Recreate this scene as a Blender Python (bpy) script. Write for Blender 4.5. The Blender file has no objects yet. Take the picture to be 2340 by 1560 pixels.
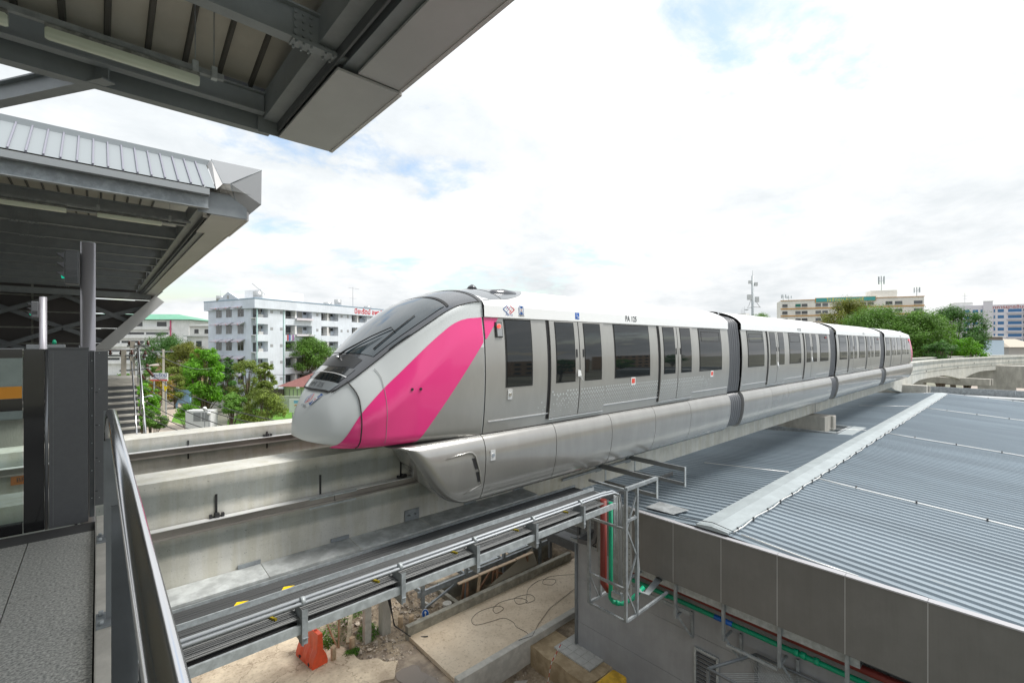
import bpy, math, random
from mathutils import Vector, Matrix, noise
R = math.radians
rnd = random.Random(7)
SC = bpy.context.scene
COL = SC.collection

# ---------------------------------------------------------------- camera, sky, sun, exposure
# world: X runs along the monorail track, Y across it away from the platform, Z up. Street level z = 0, eye level z = 10.
EYE = 10.0
cam = bpy.data.cameras.new('camera')
cam.sensor_width = 36.0
cam.lens = 16.2
cam.shift_y = 0.0026
cam.clip_start = 0.05
cam.clip_end = 3000.0
co = bpy.data.objects.new('camera', cam)
co.location = (0, 0, EYE)
co.rotation_euler = (R(90), 0, R(-41.93))
COL.objects.link(co)
SC.camera = co

SUN_EL, SUN_AZ = 60.0, -38.0            # elevation; azimuth measured from +X towards +Y
sd = Vector((math.cos(R(SUN_EL)) * math.cos(R(SUN_AZ)), math.cos(R(SUN_EL)) * math.sin(R(SUN_AZ)), math.sin(R(SUN_EL))))
sun = bpy.data.lights.new('sun', 'SUN')
sun.energy = 2.5
sun.angle = R(18)
sun.color = (1.0, 0.965, 0.91)
so = bpy.data.objects.new('sun', sun)
so.location = (0, 0, 60)
so.rotation_euler = (-sd).to_track_quat('-Z', 'Y').to_euler()
COL.objects.link(so)

world = bpy.data.worlds.new('World')
SC.world = world
world.use_nodes = True
nt = world.node_tree
nt.nodes.clear()
def wn(kind, **kw):
    n = nt.nodes.new(kind)
    for k, v in kw.items():
        setattr(n, k, v)
    return n
def wl(a, b):
    nt.links.new(a, b)
out = wn('ShaderNodeOutputWorld')
sky = wn('ShaderNodeTexSky', sky_type='NISHITA')
sky.sun_disc = False
sky.sun_elevation = R(SUN_EL)
sky.sun_rotation = R(90 - SUN_AZ)
sky.air_density = 1.4
sky.dust_density = 2.0
bg1 = wn('ShaderNodeBackground'); bg1.inputs[1].default_value = 0.15
wl(sky.outputs[0], bg1.inputs[0])
tc = wn('ShaderNodeTexCoord')
sep = wn('ShaderNodeSeparateXYZ'); wl(tc.outputs['Generated'], sep.inputs[0])
def wm(op, a, b=None, c=None):
    n = wn('ShaderNodeMath', operation=op)
    for i, v in enumerate((a, b, c)):
        if v is None: continue
        if isinstance(v, (int, float)): n.inputs[i].default_value = v
        else: wl(v, n.inputs[i])
    return n.outputs[0]
zc_ = wm('ADD', wm('MAXIMUM', sep.outputs[2], 0.0), 0.22)
cmb = wn('ShaderNodeCombineXYZ')
wl(wm('DIVIDE', sep.outputs[0], zc_), cmb.inputs[0])
wl(wm('DIVIDE', sep.outputs[1], zc_), cmb.inputs[1])
wl(wm('MULTIPLY', sep.outputs[2], 0.6), cmb.inputs[2])
def wnoise(scale, detail, rough, dist=0.0, off=(0, 0, 0)):
    mp = wn('ShaderNodeMapping'); mp.inputs['Location'].default_value = off
    wl(cmb.outputs[0], mp.inputs[0])
    n = wn('ShaderNodeTexNoise'); wl(mp.outputs[0], n.inputs['Vector'])
    n.inputs['Scale'].default_value = scale; n.inputs['Detail'].default_value = detail
    n.inputs['Roughness'].default_value = rough; n.inputs['Distortion'].default_value = dist
    return n.outputs[0]
def wramp(f, pts):
    r = wn('ShaderNodeValToRGB')
    e = r.color_ramp.elements
    e[0].position, e[0].color = pts[0][0], (*pts[0][1], 1)
    e[1].position, e[1].color = pts[-1][0], (*pts[-1][1], 1)
    for p, c in pts[1:-1]:
        q = e.new(p); q.color = (*c, 1)
    wl(f, r.inputs[0])
    return r.outputs[0]
n1 = wnoise(1.35, 9, 0.60, 0.25, (3.1, 1.7, 0.4))
n2 = wnoise(0.75, 7, 0.58, 0.15, (7.3, 2.2, 1.0))
n3 = wnoise(4.5, 6, 0.62, 0.3, (1.3, 5.2, 2.0))
shade = wm('ADD', wm('MULTIPLY', n2, 0.72), wm('MULTIPLY', n3, 0.28))
cloud = wramp(shade, [(0.36, (0.46, 0.49, 0.51)), (0.45, (0.535, 0.56, 0.575)), (0.53, (0.62, 0.635, 0.645)), (0.60, (0.68, 0.685, 0.685)), (0.72, (0.73, 0.73, 0.725))])
# the veil of cloud brightens towards the zenith; the glow term stays unlinked
dot = wn('ShaderNodeVectorMath', operation='DOT_PRODUCT')
wl(tc.outputs['Generated'], dot.inputs[0]); dot.inputs[1].default_value = sd
glow = wm('POWER', wm('MAXIMUM', dot.outputs['Value'], 0.0), 3.0)
bg2 = wn('ShaderNodeBackground'); wl(cloud, bg2.inputs[0])
wl(wm('MULTIPLY_ADD', wm('MAXIMUM', sep.outputs[2], 0.0), 0.50, 0.96), bg2.inputs[1])
gap = wm('ADD', wm('MULTIPLY', n1, 0.8), wm('MULTIPLY', n3, 0.2))

cover = wramp(gap, [(0.385, (0, 0, 0)), (0.455, (1, 1, 1))])
mx = wn('ShaderNodeMixShader')
wl(wm('MULTIPLY_ADD', cover, 0.82, 0.18), mx.inputs[0]); wl(bg1.outputs[0], mx.inputs[1]); wl(bg2.outputs[0], mx.inputs[2])
wl(mx.outputs[0], out.inputs[0])

vs = SC.view_settings
SC.display_settings.display_device = 'sRGB'
vs.view_transform = 'Standard'
vs.look = 'None'
vs.exposure = 0.62
vs.gamma = 1.0
vs.use_curve_mapping = False
SC.cycles.max_bounces = 6
SC.cycles.diffuse_bounces = 4
SC.cycles.glossy_bounces = 3
SC.cycles.transparent_max_bounces = 8
SC.cycles.use_denoising = True

# ---------------------------------------------------------------- materials
MATS = {}
def mat(name, col, rough=0.6, metal=0.0, var=0.0, vscale=3.0, vstretch=(1, 1, 1), bump=0.0, bscale=40.0,
        coat=0.0, spec=0.5, emit=None, col2=None, thr=(0.42, 0.62), island=0.0, transl=0.0, objr=0.0, drip=0.0):
    if name in MATS: return MATS[name]
    m = bpy.data.materials.new(name); m.use_nodes = True
    t = m.node_tree; b = t.nodes['Principled BSDF']; L = t.links
    b.inputs['Base Color'].default_value = (*col, 1)
    b.inputs['Roughness'].default_value = rough
    b.inputs['Metallic'].default_value = metal
    b.inputs['Coat Weight'].default_value = coat
    b.inputs['Coat Roughness'].default_value = 0.04
    b.inputs['Specular IOR Level'].default_value = spec
    if emit:
        b.inputs['Emission Color'].default_value = (*emit[0], 1); b.inputs['Emission Strength'].default_value = emit[1]
    base = None
    if var or col2 or bump:
        tcn = t.nodes.new('ShaderNodeTexCoord'); mp = t.nodes.new('ShaderNodeMapping')
        mp.inputs['Scale'].default_value = vstretch
        L.new(tcn.outputs['Object'], mp.inputs[0])
    if var or col2:
        nz = t.nodes.new('ShaderNodeTexNoise'); nz.inputs['Scale'].default_value = vscale
        nz.inputs['Detail'].default_value = 8; nz.inputs['Roughness'].default_value = 0.65
        L.new(mp.outputs[0], nz.inputs[0])
        cr = t.nodes.new('ShaderNodeValToRGB'); L.new(nz.outputs[0], cr.inputs[0])
        e = cr.color_ramp.elements
        c2 = col2 or tuple(min(1, c * (1 + var)) for c in col)
        c1 = col if col2 else tuple(c * (1 - var) for c in col)
        e[0].position, e[0].color = thr[0], (*c1, 1)
        e[1].position, e[1].color = thr[1], (*c2, 1)
        base = cr.outputs[0]
    if drip:
        mpd = t.nodes.new('ShaderNodeMapping'); mpd.inputs['Scale'].default_value = (1, 1, .07)
        tcd = t.nodes.new('ShaderNodeTexCoord'); L.new(tcd.outputs['Object'], mpd.inputs[0])
        nd = t.nodes.new('ShaderNodeTexNoise'); nd.inputs['Scale'].default_value = 7; nd.inputs['Detail'].default_value = 7; nd.inputs['Roughness'].default_value = .7
        L.new(mpd.outputs[0], nd.inputs[0])
        rd = t.nodes.new('ShaderNodeValToRGB'); L.new(nd.outputs[0], rd.inputs[0])
        rd.color_ramp.elements[0].position, rd.color_ramp.elements[0].color = .36, (1 - drip, 1 - drip, 1 - drip * 1.1, 1)
        rd.color_ramp.elements[1].position = .55
        md = t.nodes.new('ShaderNodeMix'); md.data_type = 'RGBA'; md.blend_type = 'MULTIPLY'; md.inputs[0].default_value = 1
        if base: L.new(base, md.inputs[6])
        else: md.inputs[6].default_value = (*col, 1)
        L.new(rd.outputs[0], md.inputs[7]); base = md.outputs[2]
    if objr:
        oi = t.nodes.new('ShaderNodeObjectInfo'); ho = t.nodes.new('ShaderNodeHueSaturation')
        if base: L.new(base, ho.inputs['Color'])
        else: ho.inputs['Color'].default_value = (*col, 1)
        mo = t.nodes.new('ShaderNodeMath'); mo.operation = 'MULTIPLY_ADD'
        L.new(oi.outputs['Random'], mo.inputs[0]); mo.inputs[1].default_value = 2 * objr; mo.inputs[2].default_value = 1 - objr
        L.new(mo.outputs[0], ho.inputs['Value']); base = ho.outputs[0]
    if island:
        gm = t.nodes.new('ShaderNodeNewGeometry')
        hs = t.nodes.new('ShaderNodeHueSaturation')
        if base: L.new(base, hs.inputs['Color'])
        else: hs.inputs['Color'].default_value = (*col, 1)
        ml = t.nodes.new('ShaderNodeMath'); ml.operation = 'MULTIPLY_ADD'
        L.new(gm.outputs['Random Per Island'], ml.inputs[0]); ml.inputs[1].default_value = 2 * island; ml.inputs[2].default_value = 1 - island
        L.new(ml.outputs[0], hs.inputs['Value']); base = hs.outputs[0]
    if base: L.new(base, b.inputs['Base Color'])
    if bump:
        n2_ = t.nodes.new('ShaderNodeTexNoise'); n2_.inputs['Scale'].default_value = bscale; n2_.inputs['Detail'].default_value = 6
        L.new(mp.outputs[0], n2_.inputs[0])
        bp = t.nodes.new('ShaderNodeBump'); bp.inputs['Strength'].default_value = bump; bp.inputs['Distance'].default_value = 0.02
        L.new(n2_.outputs[0], bp.inputs['Height']); L.new(bp.outputs[0], b.inputs['Normal'])
    if transl:
        tr = t.nodes.new('ShaderNodeBsdfTranslucent'); ms = t.nodes.new('ShaderNodeMixShader'); ms.inputs[0].default_value = transl
        if base: L.new(base, tr.inputs[0])
        else: tr.inputs[0].default_value = (*col, 1)
        L.new(b.outputs[0], ms.inputs[1]); L.new(tr.outputs[0], ms.inputs[2])
        L.new(ms.outputs[0], t.nodes['Material Output'].inputs[0])
    MATS[name] = m
    return m

# ---------------------------------------------------------------- geometry helpers
class G:
    """collects faces; build() links them as one mesh object"""
    def __init__(s): s.v = []; s.f = []; s.sm = []; s.mi = []
    def add(s, vs_, fs, smooth=False, mi=0):
        o = len(s.v); s.v += [tuple(p) for p in vs_]
        for f in fs: s.f.append(tuple(i + o for i in f)); s.sm.append(smooth); s.mi.append(mi)
        return s
    def box(s, x0, x1, y0, y1, z0, z1, mi=0):
        return s.add([(x0, y0, z0), (x1, y0, z0), (x1, y1, z0), (x0, y1, z0), (x0, y0, z1), (x1, y0, z1), (x1, y1, z1), (x0, y1, z1)],
                     [(0, 3, 2, 1), (4, 5, 6, 7), (0, 1, 5, 4), (1, 2, 6, 5), (2, 3, 7, 6), (3, 0, 4, 7)], mi=mi)
    def quad(s, *p, mi=0): return s.add(p, [tuple(range(len(p)))], mi=mi)
    def bar(s, p, q, w, h, up=(0, 0, 1), mi=0):
        p = Vector(p); q = Vector(q); d = (q - p).normalized(); u = Vector(up)
        if abs(d.dot(u)) > 0.99: u = Vector((1, 0, 0))
        a = d.cross(u).normalized() * (w / 2); b = a.cross(d).normalized() * (h / 2)
        c = [p - a - b, p + a - b, p + a + b, p - a + b, q - a - b, q + a - b, q + a + b, q - a + b]
        return s.add(c, [(0, 1, 2, 3), (7, 6, 5, 4), (0, 4, 5, 1), (1, 5, 6, 2), (2, 6, 7, 3), (3, 7, 4, 0)], mi=mi)
    def tube(s, pts, r, n=10, caps=True, mi=0):
        pts = [Vector(p) for p in pts]; m = len(pts)
        rr = r if isinstance(r, (list, tuple)) else [r] * m
        vs_ = []; u = None
        for i, p in enumerate(pts):
            d = (pts[min(i + 1, m - 1)] - pts[max(i - 1, 0)]).normalized()
            if u is None:
                u = Vector((0, 0, 1)) if abs(d.z) < 0.9 else Vector((1, 0, 0))
            u = (u - d * u.dot(d)).normalized(); w = d.cross(u)
            for k in range(n):
                a = 2 * math.pi * k / n
                vs_.append(p + (u * math.cos(a) + w * math.sin(a)) * rr[i])
        fs = [(i * n + k, i * n + (k + 1) % n, (i + 1) * n + (k + 1) % n, (i + 1) * n + k) for i in range(m - 1) for k in range(n)]
        s.add(vs_, fs, True, mi)
        if caps:
            o = len(s.v) - len(vs_)
            s.f.append(tuple(o + k for k in range(n))[::-1]); s.sm.append(False); s.mi.append(mi)
            s.f.append(tuple(o + (m - 1) * n + k for k in range(n))); s.sm.append(False); s.mi.append(mi)
        return s
    def prism(s, poly, a, b, axis='x', mi=0):
        """poly in the plane across `axis` extruded from a to b"""
        def P(u, v, w):
            return (w, u, v) if axis == 'x' else (u, w, v) if axis == 'y' else (u, v, w)
        n = len(poly)
        vs_ = [P(u, v, a) for u, v in poly] + [P(u, v, b) for u, v in poly]
        return s.add(vs_, [tuple(range(n))[::-1], tuple(range(n, 2 * n))] + [(i, (i + 1) % n, n + (i + 1) % n, n + i) for i in range(n)], mi=mi)
    def ibeam(s, p, q, h, w, tf=0.02, tw=0.014):
        p = Vector(p); q = Vector(q); z = Vector((0, 0, 1))
        s.bar(p + z * (h / 2 - tf / 2), q + z * (h / 2 - tf / 2), w, tf)
        s.bar(p - z * (h / 2 - tf / 2), q - z * (h / 2 - tf / 2), w, tf)
        return s.bar(p, q, tw, h - 2 * tf - 0.002)
    def grid(s, pts, smooth=True, mi=0, close=False):
        nu = len(pts); nv = len(pts[0])
        vs_ = [p for row in pts for p in row]
        fs = [(i * nv + j, i * nv + j + 1, (i + 1) * nv + j + 1, (i + 1) * nv + j) for i in range(nu - 1) for j in range(nv - 1)]
        if close: fs += [(i * nv + nv - 1, i * nv, (i + 1) * nv, (i + 1) * nv + nv - 1) for i in range(nu - 1)]
        return s.add(vs_, fs, smooth, mi)
    def mesh(s, name):
        me = bpy.data.meshes.new(name); me.from_pydata(s.v, [], s.f)
        me.polygons.foreach_set('use_smooth', s.sm); me.polygons.foreach_set('material_index', s.mi)
        me.update(); return me

def link(name, me, mats, bevel=0.0):
    o = bpy.data.objects.new(name, me); COL.objects.link(o)
    for m in (mats if isinstance(mats, (list, tuple)) else [mats]): me.materials.append(m)
    if bevel:
        b = o.modifiers.new('bevel', 'BEVEL'); b.width = bevel; b.segments = 2; b.limit_method = 'ANGLE'; b.angle_limit = R(40)
    return o
def tag(o, label=None, cat=None, group=None, kind=None):
    if label: o['label'] = label
    if cat: o['category'] = cat
    if group: o['group'] = group
    if kind: o['kind'] = kind
    return o
def thing(name, label, cat, loc=(0, 0, 0), group=None):
    o = bpy.data.objects.new(name, None); COL.objects.link(o); o.location = loc; o.empty_display_size = 0.2
    return tag(o, label, cat, group)
def part(name, g, mats, root, label=None, bevel=0.0, kind=None):
    """a mesh given in world coordinates, hung under root"""
    me = g if isinstance(g, bpy.types.Mesh) else g.mesh(name)
    o = link(name, me, mats, bevel)
    o.parent = root
    p = root; t = Matrix()
    loc = Vector((0, 0, 0))
    while p is not None:
        if p.type == 'EMPTY': loc += Vector(p.location)
        p = p.parent
    o.matrix_parent_inverse = Matrix.Translation(-loc) if root.type == 'EMPTY' else Matrix()
    if label: o['label'] = label
    if kind: o['kind'] = kind
    return o
def inst(name, me, root, loc, rot=(0, 0, 0), scale=(1, 1, 1)):
    """a part that shares mesh data, placed in world coordinates"""
    o = bpy.data.objects.new(name, me); COL.objects.link(o); o.parent = root
    if root is not None and root.type == 'EMPTY': o.matrix_parent_inverse = Matrix.Translation(-Vector(root.location))
    o.location = loc; o.rotation_euler = rot; o.scale = scale
    return o
def single(name, g, mats, label, cat, group=None, bevel=0.0):
    return tag(link(name, g.mesh(name), mats, bevel), label, cat, group)
def struct(name, g, mats, bevel=0.0):
    return tag(link(name, g.mesh(name), mats, bevel), kind='structure')
def dup(root, d, label=None, rz=0.0):
    """copy of a thing moved by d, with copies of its parts and sub-parts"""
    c = root.copy(); COL.objects.link(c); c.location = Vector(root.location) + Vector(d); c.rotation_euler.z += rz
    if label: c['label'] = label
    for ch in list(root.children):
        e = ch.copy(); COL.objects.link(e); e.parent = c
        for gch in list(ch.children):
            k = gch.copy(); COL.objects.link(k); k.parent = e
    return c
def text_geo(body, size, fn, ext=0.0, bold=0.0, spacing=1.0, shear=0.0, xs=1.0):
    """lettering as mesh; fn maps flat (u, v) metres to a point of the surface it is printed on"""
    cu = bpy.data.curves.new('lettering', 'FONT'); cu.body = body; cu.size = size; cu.align_x = 'CENTER'; cu.align_y = 'CENTER'
    cu.offset = bold; cu.space_character = spacing; cu.shear = shear; cu.resolution_u = 3
    ob = bpy.data.objects.new('lettering', cu); COL.objects.link(ob)
    bpy.context.view_layer.update()
    me = bpy.data.meshes.new_from_object(ob.evaluated_get(bpy.context.evaluated_depsgraph_get()))
    bpy.data.objects.remove(ob)
    g = G(); g.add([fn(v.co.x * xs, v.co.y) for v in me.vertices], [tuple(p.vertices) for p in me.polygons])
    return g
def plane_fn(o, u, v, off=(0, 0, 0)):
    o = Vector(o) + Vector(off); u = Vector(u); v = Vector(v)
    return lambda a, b: o + u * a + v * b
def lerp(t, tab):
    if t <= tab[0][0]: return tab[0][1]
    for (a, b), (c, d) in zip(tab, tab[1:]):
        if t <= c: return b + (d - b) * (t - a) / (c - a)
    return tab[-1][1]
def smooth_tab(tab):
    """monotone cubic through a table"""
    xs = [a for a, _ in tab]; ys = [b for _, b in tab]; n = len(xs)
    dl = [(ys[i + 1] - ys[i]) / (xs[i + 1] - xs[i]) for i in range(n - 1)]
    m = [dl[0]] + [0 if dl[i - 1] * dl[i] <= 0 else 2 * dl[i - 1] * dl[i] / (dl[i - 1] + dl[i]) for i in range(1, n - 1)] + [dl[-1]]
    def f(x):
        if x <= xs[0]: return ys[0]
        if x >= xs[-1]: return ys[-1]
        i = max(k for k in range(n - 1) if xs[k] <= x); h = xs[i + 1] - xs[i]; t = (x - xs[i]) / h
        return (2 * t**3 - 3 * t**2 + 1) * ys[i] + (t**3 - 2 * t**2 + t) * h * m[i] + (-2 * t**3 + 3 * t**2) * ys[i + 1] + (t**3 - t**2) * h * m[i + 1]
    return f

M_conc = mat('concrete', (0.40, 0.385, 0.345), 0.85, var=0.14, vscale=2.2, vstretch=(1, 1, 0.35), bump=0.3, bscale=30)
M_concw = mat('pale_concrete', (0.50, 0.485, 0.44), 0.85, var=0.12, vscale=3.0, bump=0.2)
M_galv = mat('galvanised_steel', (0.40, 0.435, 0.45), 0.5, 0.25, var=0.15, vscale=9)
M_galvd = mat('dull_galvanised_steel', (0.27, 0.295, 0.31), 0.55, 0.2, var=0.18, vscale=5)
M_steel = mat('grey_painted_steel', (0.16, 0.175, 0.185), 0.5, 0.0, var=0.08, vscale=4)
M_steeld = mat('dark_painted_steel', (0.085, 0.092, 0.098), 0.5, 0.0, var=0.08, vscale=4)
M_chrome = mat('polished_stainless_steel', (0.70, 0.70, 0.71), 0.17, 1.0)
M_black = mat('black_rubber', (0.018, 0.018, 0.02), 0.55)
M_white = mat('white_paint', (0.78, 0.79, 0.79), 0.4)
M_green = mat('green_pipe_paint', (0.0, 0.30, 0.155), 0.4)
M_red = mat('dark_red_pipe_paint', (0.19, 0.028, 0.022), 0.45)
M_pinkp = mat('pink_paint', (0.80, 0.045, 0.24), 0.28, coat=0.5)
M_wood = mat('bare_timber', (0.42, 0.31, 0.2), 0.8, var=0.2, vscale=6)

# ---------------------------------------------------------------- the ground
def gh(x, y):
    """height of the building site's soil"""
    n = noise.noise(Vector((x * 0.9, y * 0.9, 0))) * 0.10 + noise.noise(Vector((x * 3.1, y * 3.1, 5))) * 0.04
    z = -0.05 + n * 0.35
    def blob(cx, cy, rx, ry, h):
        d = ((x - cx) / rx) ** 2 + ((y - cy) / ry) ** 2
        return h * math.exp(-d * 1.6) * (1 + 1.6 * n)
    if 6.3 < x < 14 and 14.15 < y < 21: z += blob(9.0, 17.0, 1.6, 1.6, 0.75) + blob(7.4, 15.9, 1.3, 0.9, 0.28) + abs(n) * 1.2
    if 7.2 < x < 11.9 and 4 < y < 11.1:
        k = min(1, (x - 7.2) / 0.25, (11.1 - y) / 0.02)
        z = z * (1 - k) - k * (0.78 - abs(n) * 0.8)
    if 10.2 < x < 16.6 and 14.2 < y < 15.75: z = -0.85 + n * 0.3
    return z
def gmat():
    m = bpy.data.materials.new('site_soil'); m.use_nodes = True; t = m.node_tree; b = t.nodes['Principled BSDF']
    tcn = t.nodes.new('ShaderNodeTexCoord')
    def nz(s, d=8):
        n = t.nodes.new('ShaderNodeTexNoise'); n.inputs['Scale'].default_value = s; n.inputs['Detail'].default_value = d
        n.inputs['Roughness'].default_value = 0.68; t.links.new(tcn.outputs['Object'], n.inputs[0]); return n
    a = nz(0.9); c = nz(9.0)
    r1 = t.nodes.new('ShaderNodeValToRGB'); t.links.new(a.outputs[0], r1.inputs[0]); e = r1.color_ramp.elements
    e[0].position, e[0].color = 0.40, (0.21, 0.165, 0.12, 1); e[1].position, e[1].color = 0.60, (0.46, 0.375, 0.27, 1)
    r2 = t.nodes.new('ShaderNodeValToRGB'); t.links.new(c.outputs[0], r2.inputs[0]); e = r2.color_ramp.elements
    e[0].position, e[0].color = 0.35, (0.55, 0.53, 0.5, 1); e[1].position, e[1].color = 0.65, (1, 1, 1, 1)
    mm = t.nodes.new('ShaderNodeMix'); mm.data_type = 'RGBA'; mm.blend_type = 'MULTIPLY'; mm.inputs[0].default_value = 1
    t.links.new(r1.outputs[0], mm.inputs[6]); t.links.new(r2.outputs[0], mm.inputs[7]); t.links.new(mm.outputs[2], b.inputs[0])
    b.inputs['Roughness'].default_value = 0.85
    bp = t.nodes.new('ShaderNodeBump'); bp.inputs['Strength'].default_value = 0.8; bp.inputs['Distance'].default_value = 0.05
    t.links.new(c.outputs[0], bp.inputs['Height']); t.links.new(bp.outputs[0], b.inputs['Normal'])
    return m
M_soil = gmat()
M_far = mat('town_ground', (0.17, 0.17, 0.13), 0.9, var=0.3, vscale=0.08)
g = G()
xs = [-8 + 0.16 * i for i in range(176)]; ys = [4.0 + 0.16 * i for i in range(120)]
g.grid([[(x, y, gh(x, y)) for y in ys] for x in xs])
x1, y1 = xs[-1], ys[-1]
for a, b_, c, d in ((-1500, 1500, -1500, 4.0), (-1500, 1500, y1, 1500), (-1500, -8, 4.0, y1), (x1, 1500, 4.0, y1)):
    g.quad((a, c, -0.06), (b_, c, -0.06), (b_, d, -0.06), (a, d, -0.06), mi=1)
struct('ground', g, [M_soil, M_far])

def slabmat(name, c1, c2, sc=1.3, crack=True):
    m = bpy.data.materials.new(name); m.use_nodes = True; t = m.node_tree; b = t.nodes['Principled BSDF']
    tcn = t.nodes.new('ShaderNodeTexCoord'); n = t.nodes.new('ShaderNodeTexNoise'); n.inputs['Scale'].default_value = sc; n.inputs['Detail'].default_value = 10
    n.inputs['Roughness'].default_value = 0.7; t.links.new(tcn.outputs['Object'], n.inputs[0])
    r1 = t.nodes.new('ShaderNodeValToRGB'); t.links.new(n.outputs[0], r1.inputs[0]); e = r1.color_ramp.elements
    e[0].position, e[0].color = 0.38, (*c1, 1); e[1].position, e[1].color = 0.6, (*c2, 1)
    n3_ = t.nodes.new('ShaderNodeTexNoise'); n3_.inputs['Scale'].default_value = 14; n3_.inputs['Detail'].default_value = 6; t.links.new(tcn.outputs['Object'], n3_.inputs[0])
    r3 = t.nodes.new('ShaderNodeValToRGB'); t.links.new(n3_.outputs[0], r3.inputs[0]); e = r3.color_ramp.elements
    e[0].position, e[0].color = 0.27, (0.68, 0.64, 0.60, 1); e[1].position, e[1].color = 0.45, (1, 1, 1, 1)
    mm = t.nodes.new('ShaderNodeMix'); mm.data_type = 'RGBA'; mm.blend_type = 'MULTIPLY'; mm.inputs[0].default_value = 1
    t.links.new(r1.outputs[0], mm.inputs[6]); t.links.new(r3.outputs[0], mm.inputs[7]); last = mm.outputs[2]
    if crack:
        v = t.nodes.new('ShaderNodeTexVoronoi'); v.feature = 'DISTANCE_TO_EDGE'; v.inputs['Scale'].default_value = 0.55
        ad = t.nodes.new('ShaderNodeVectorMath'); ad.operation = 'MULTIPLY_ADD'; t.links.new(n.outputs[1], ad.inputs[0]); ad.inputs[1].default_value = (1.6, 1.6, 0)
        t.links.new(tcn.outputs['Object'], ad.inputs[2]); t.links.new(ad.outputs[0], v.inputs[0])
        r4 = t.nodes.new('ShaderNodeValToRGB'); t.links.new(v.outputs[0], r4.inputs[0]); e = r4.color_ramp.elements
        e[0].position, e[0].color = 0.003, (0.35, 0.3, 0.25, 1); e[1].position, e[1].color = 0.012, (1, 1, 1, 1)
        m5 = t.nodes.new('ShaderNodeMix'); m5.data_type = 'RGBA'; m5.blend_type = 'MULTIPLY'; m5.inputs[0].default_value = 0.8
        t.links.new(last, m5.inputs[6]); t.links.new(r4.outputs[0], m5.inputs[7]); last = m5.outputs[2]
    t.links.new(last, b.inputs[0]); b.inputs['Roughness'].default_value = 0.8
    return m
M_sand = slabmat('sandy_concrete', (0.44, 0.355, 0.26), (0.66, 0.56, 0.42))
M_sand2 = slabmat('sand_dusted_slab', (0.56, 0.455, 0.33), (0.70, 0.59, 0.45), 0.8, False)
M_kerb = mat('stained_kerb', (0.30, 0.285, 0.235), 0.85, var=0.22, vscale=3, bump=0.2)
def irregular(pts, z, n=10, amp=0.12):
    o = []
    for (a, b_), (c, d) in zip(pts, pts[1:] + pts[:1]):
        for i in range(n):
            t = i / n; x = a + (c - a) * t; y = b_ + (d - b_) * t
            k = noise.noise(Vector((x * 2.3, y * 2.3, 3))) * amp
            o.append((x + k, y + k * 0.8, z))
    return o
def slab(name, pts, z0, z1, m, amp=0.12):
    p = irregular(pts, z1, 12, amp); n = len(p); g = G()
    g.add(p + [(a, b_, z0) for a, b_, _ in p], [tuple(range(n))] + [(i, i + n, (i + 1) % n + n, (i + 1) % n) for i in range(n)])
    return struct(name, g, m)
slab('yard_pavement', [(-6, 13.2), (4.6, 13.2), (6.6, 12.6), (7.0, 13.2), (6.2, 14.1), (5.9, 15.5), (4.9, 17.6), (3.6, 22.5), (-7, 22.5)], -0.3, 0.02, M_sand, .2)
g = G().box(7.85, 19.0, 11.3, 13.95, -0.6, 0.10)
struct('ramp_slab', g, M_sand2)
g = G().box(7.85, 19.0, 11.06, 11.30, -0.95, 0.16)
struct('ramp_edge_wall', g, M_concw, 0.015)
g = G().box(7.8, 16.2, 13.95, 14.15, -0.95, 0.42)
struct('far_kerb', g, M_kerb, 0.02)
g = G().box(10.2, 16.6, 15.75, 15.93, -0.95, 0.35).box(10.1, 10.26, 14.2, 15.74, -0.95, 0.2)
struct('trench_wall', g, M_kerb, 0.015)
M_puddle = mat('muddy_water', (0.16, 0.12, 0.085), 0.06, spec=0.6)
def puddle(name, cx, cy, rx, ry, z, m=M_puddle):
    p = []
    for i in range(36):
        a = 2 * math.pi * i / 36; k = 1 + 0.35 * noise.noise(Vector((math.cos(a) * 1.5 + cx, math.sin(a) * 1.5, cy)))
        p.append((cx + rx * k * math.cos(a), cy + ry * k * math.sin(a), z))
    return struct(name, G().quad(*p), m)
puddle('puddle', 7.05, 12.35, 0.42, 0.5, -0.012)
puddle('puddle', 7.35, 11.75, 0.18, 0.3, -0.018)
slab('mud_patch', [(6.5, 10.6), (7.9, 10.6), (7.85, 14.0), (6.4, 14.3), (6.0, 13.2)], -0.3, -0.03, mat('wet_mud', (0.19, 0.145, 0.105), 0.5, col2=(0.36, 0.29, 0.21), vscale=2.2, bump=0.6, bscale=12), 0.2)

# drain grate in the mud
t = thing('drain_grate', 'black slotted drain grate set in a pale concrete collar in the mud', 'drain', (7.1, 11.05, 0))
part('collar', G().box(6.75, 7.45, 10.85, 11.35, -0.2, 0.05), M_sand2, t)
part('frame', G().box(6.85, 7.35, 10.9, 11.28, 0.0, 0.056), M_black, t)
me = G().box(-0.014, 0.014, -0.17, 0.17, 0, 0.012).mesh('slat'); me.materials.append(M_steel)
for i in range(10): inst('slat', me, t, (6.88 + i * 0.049, 11.09, 0.058))

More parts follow.
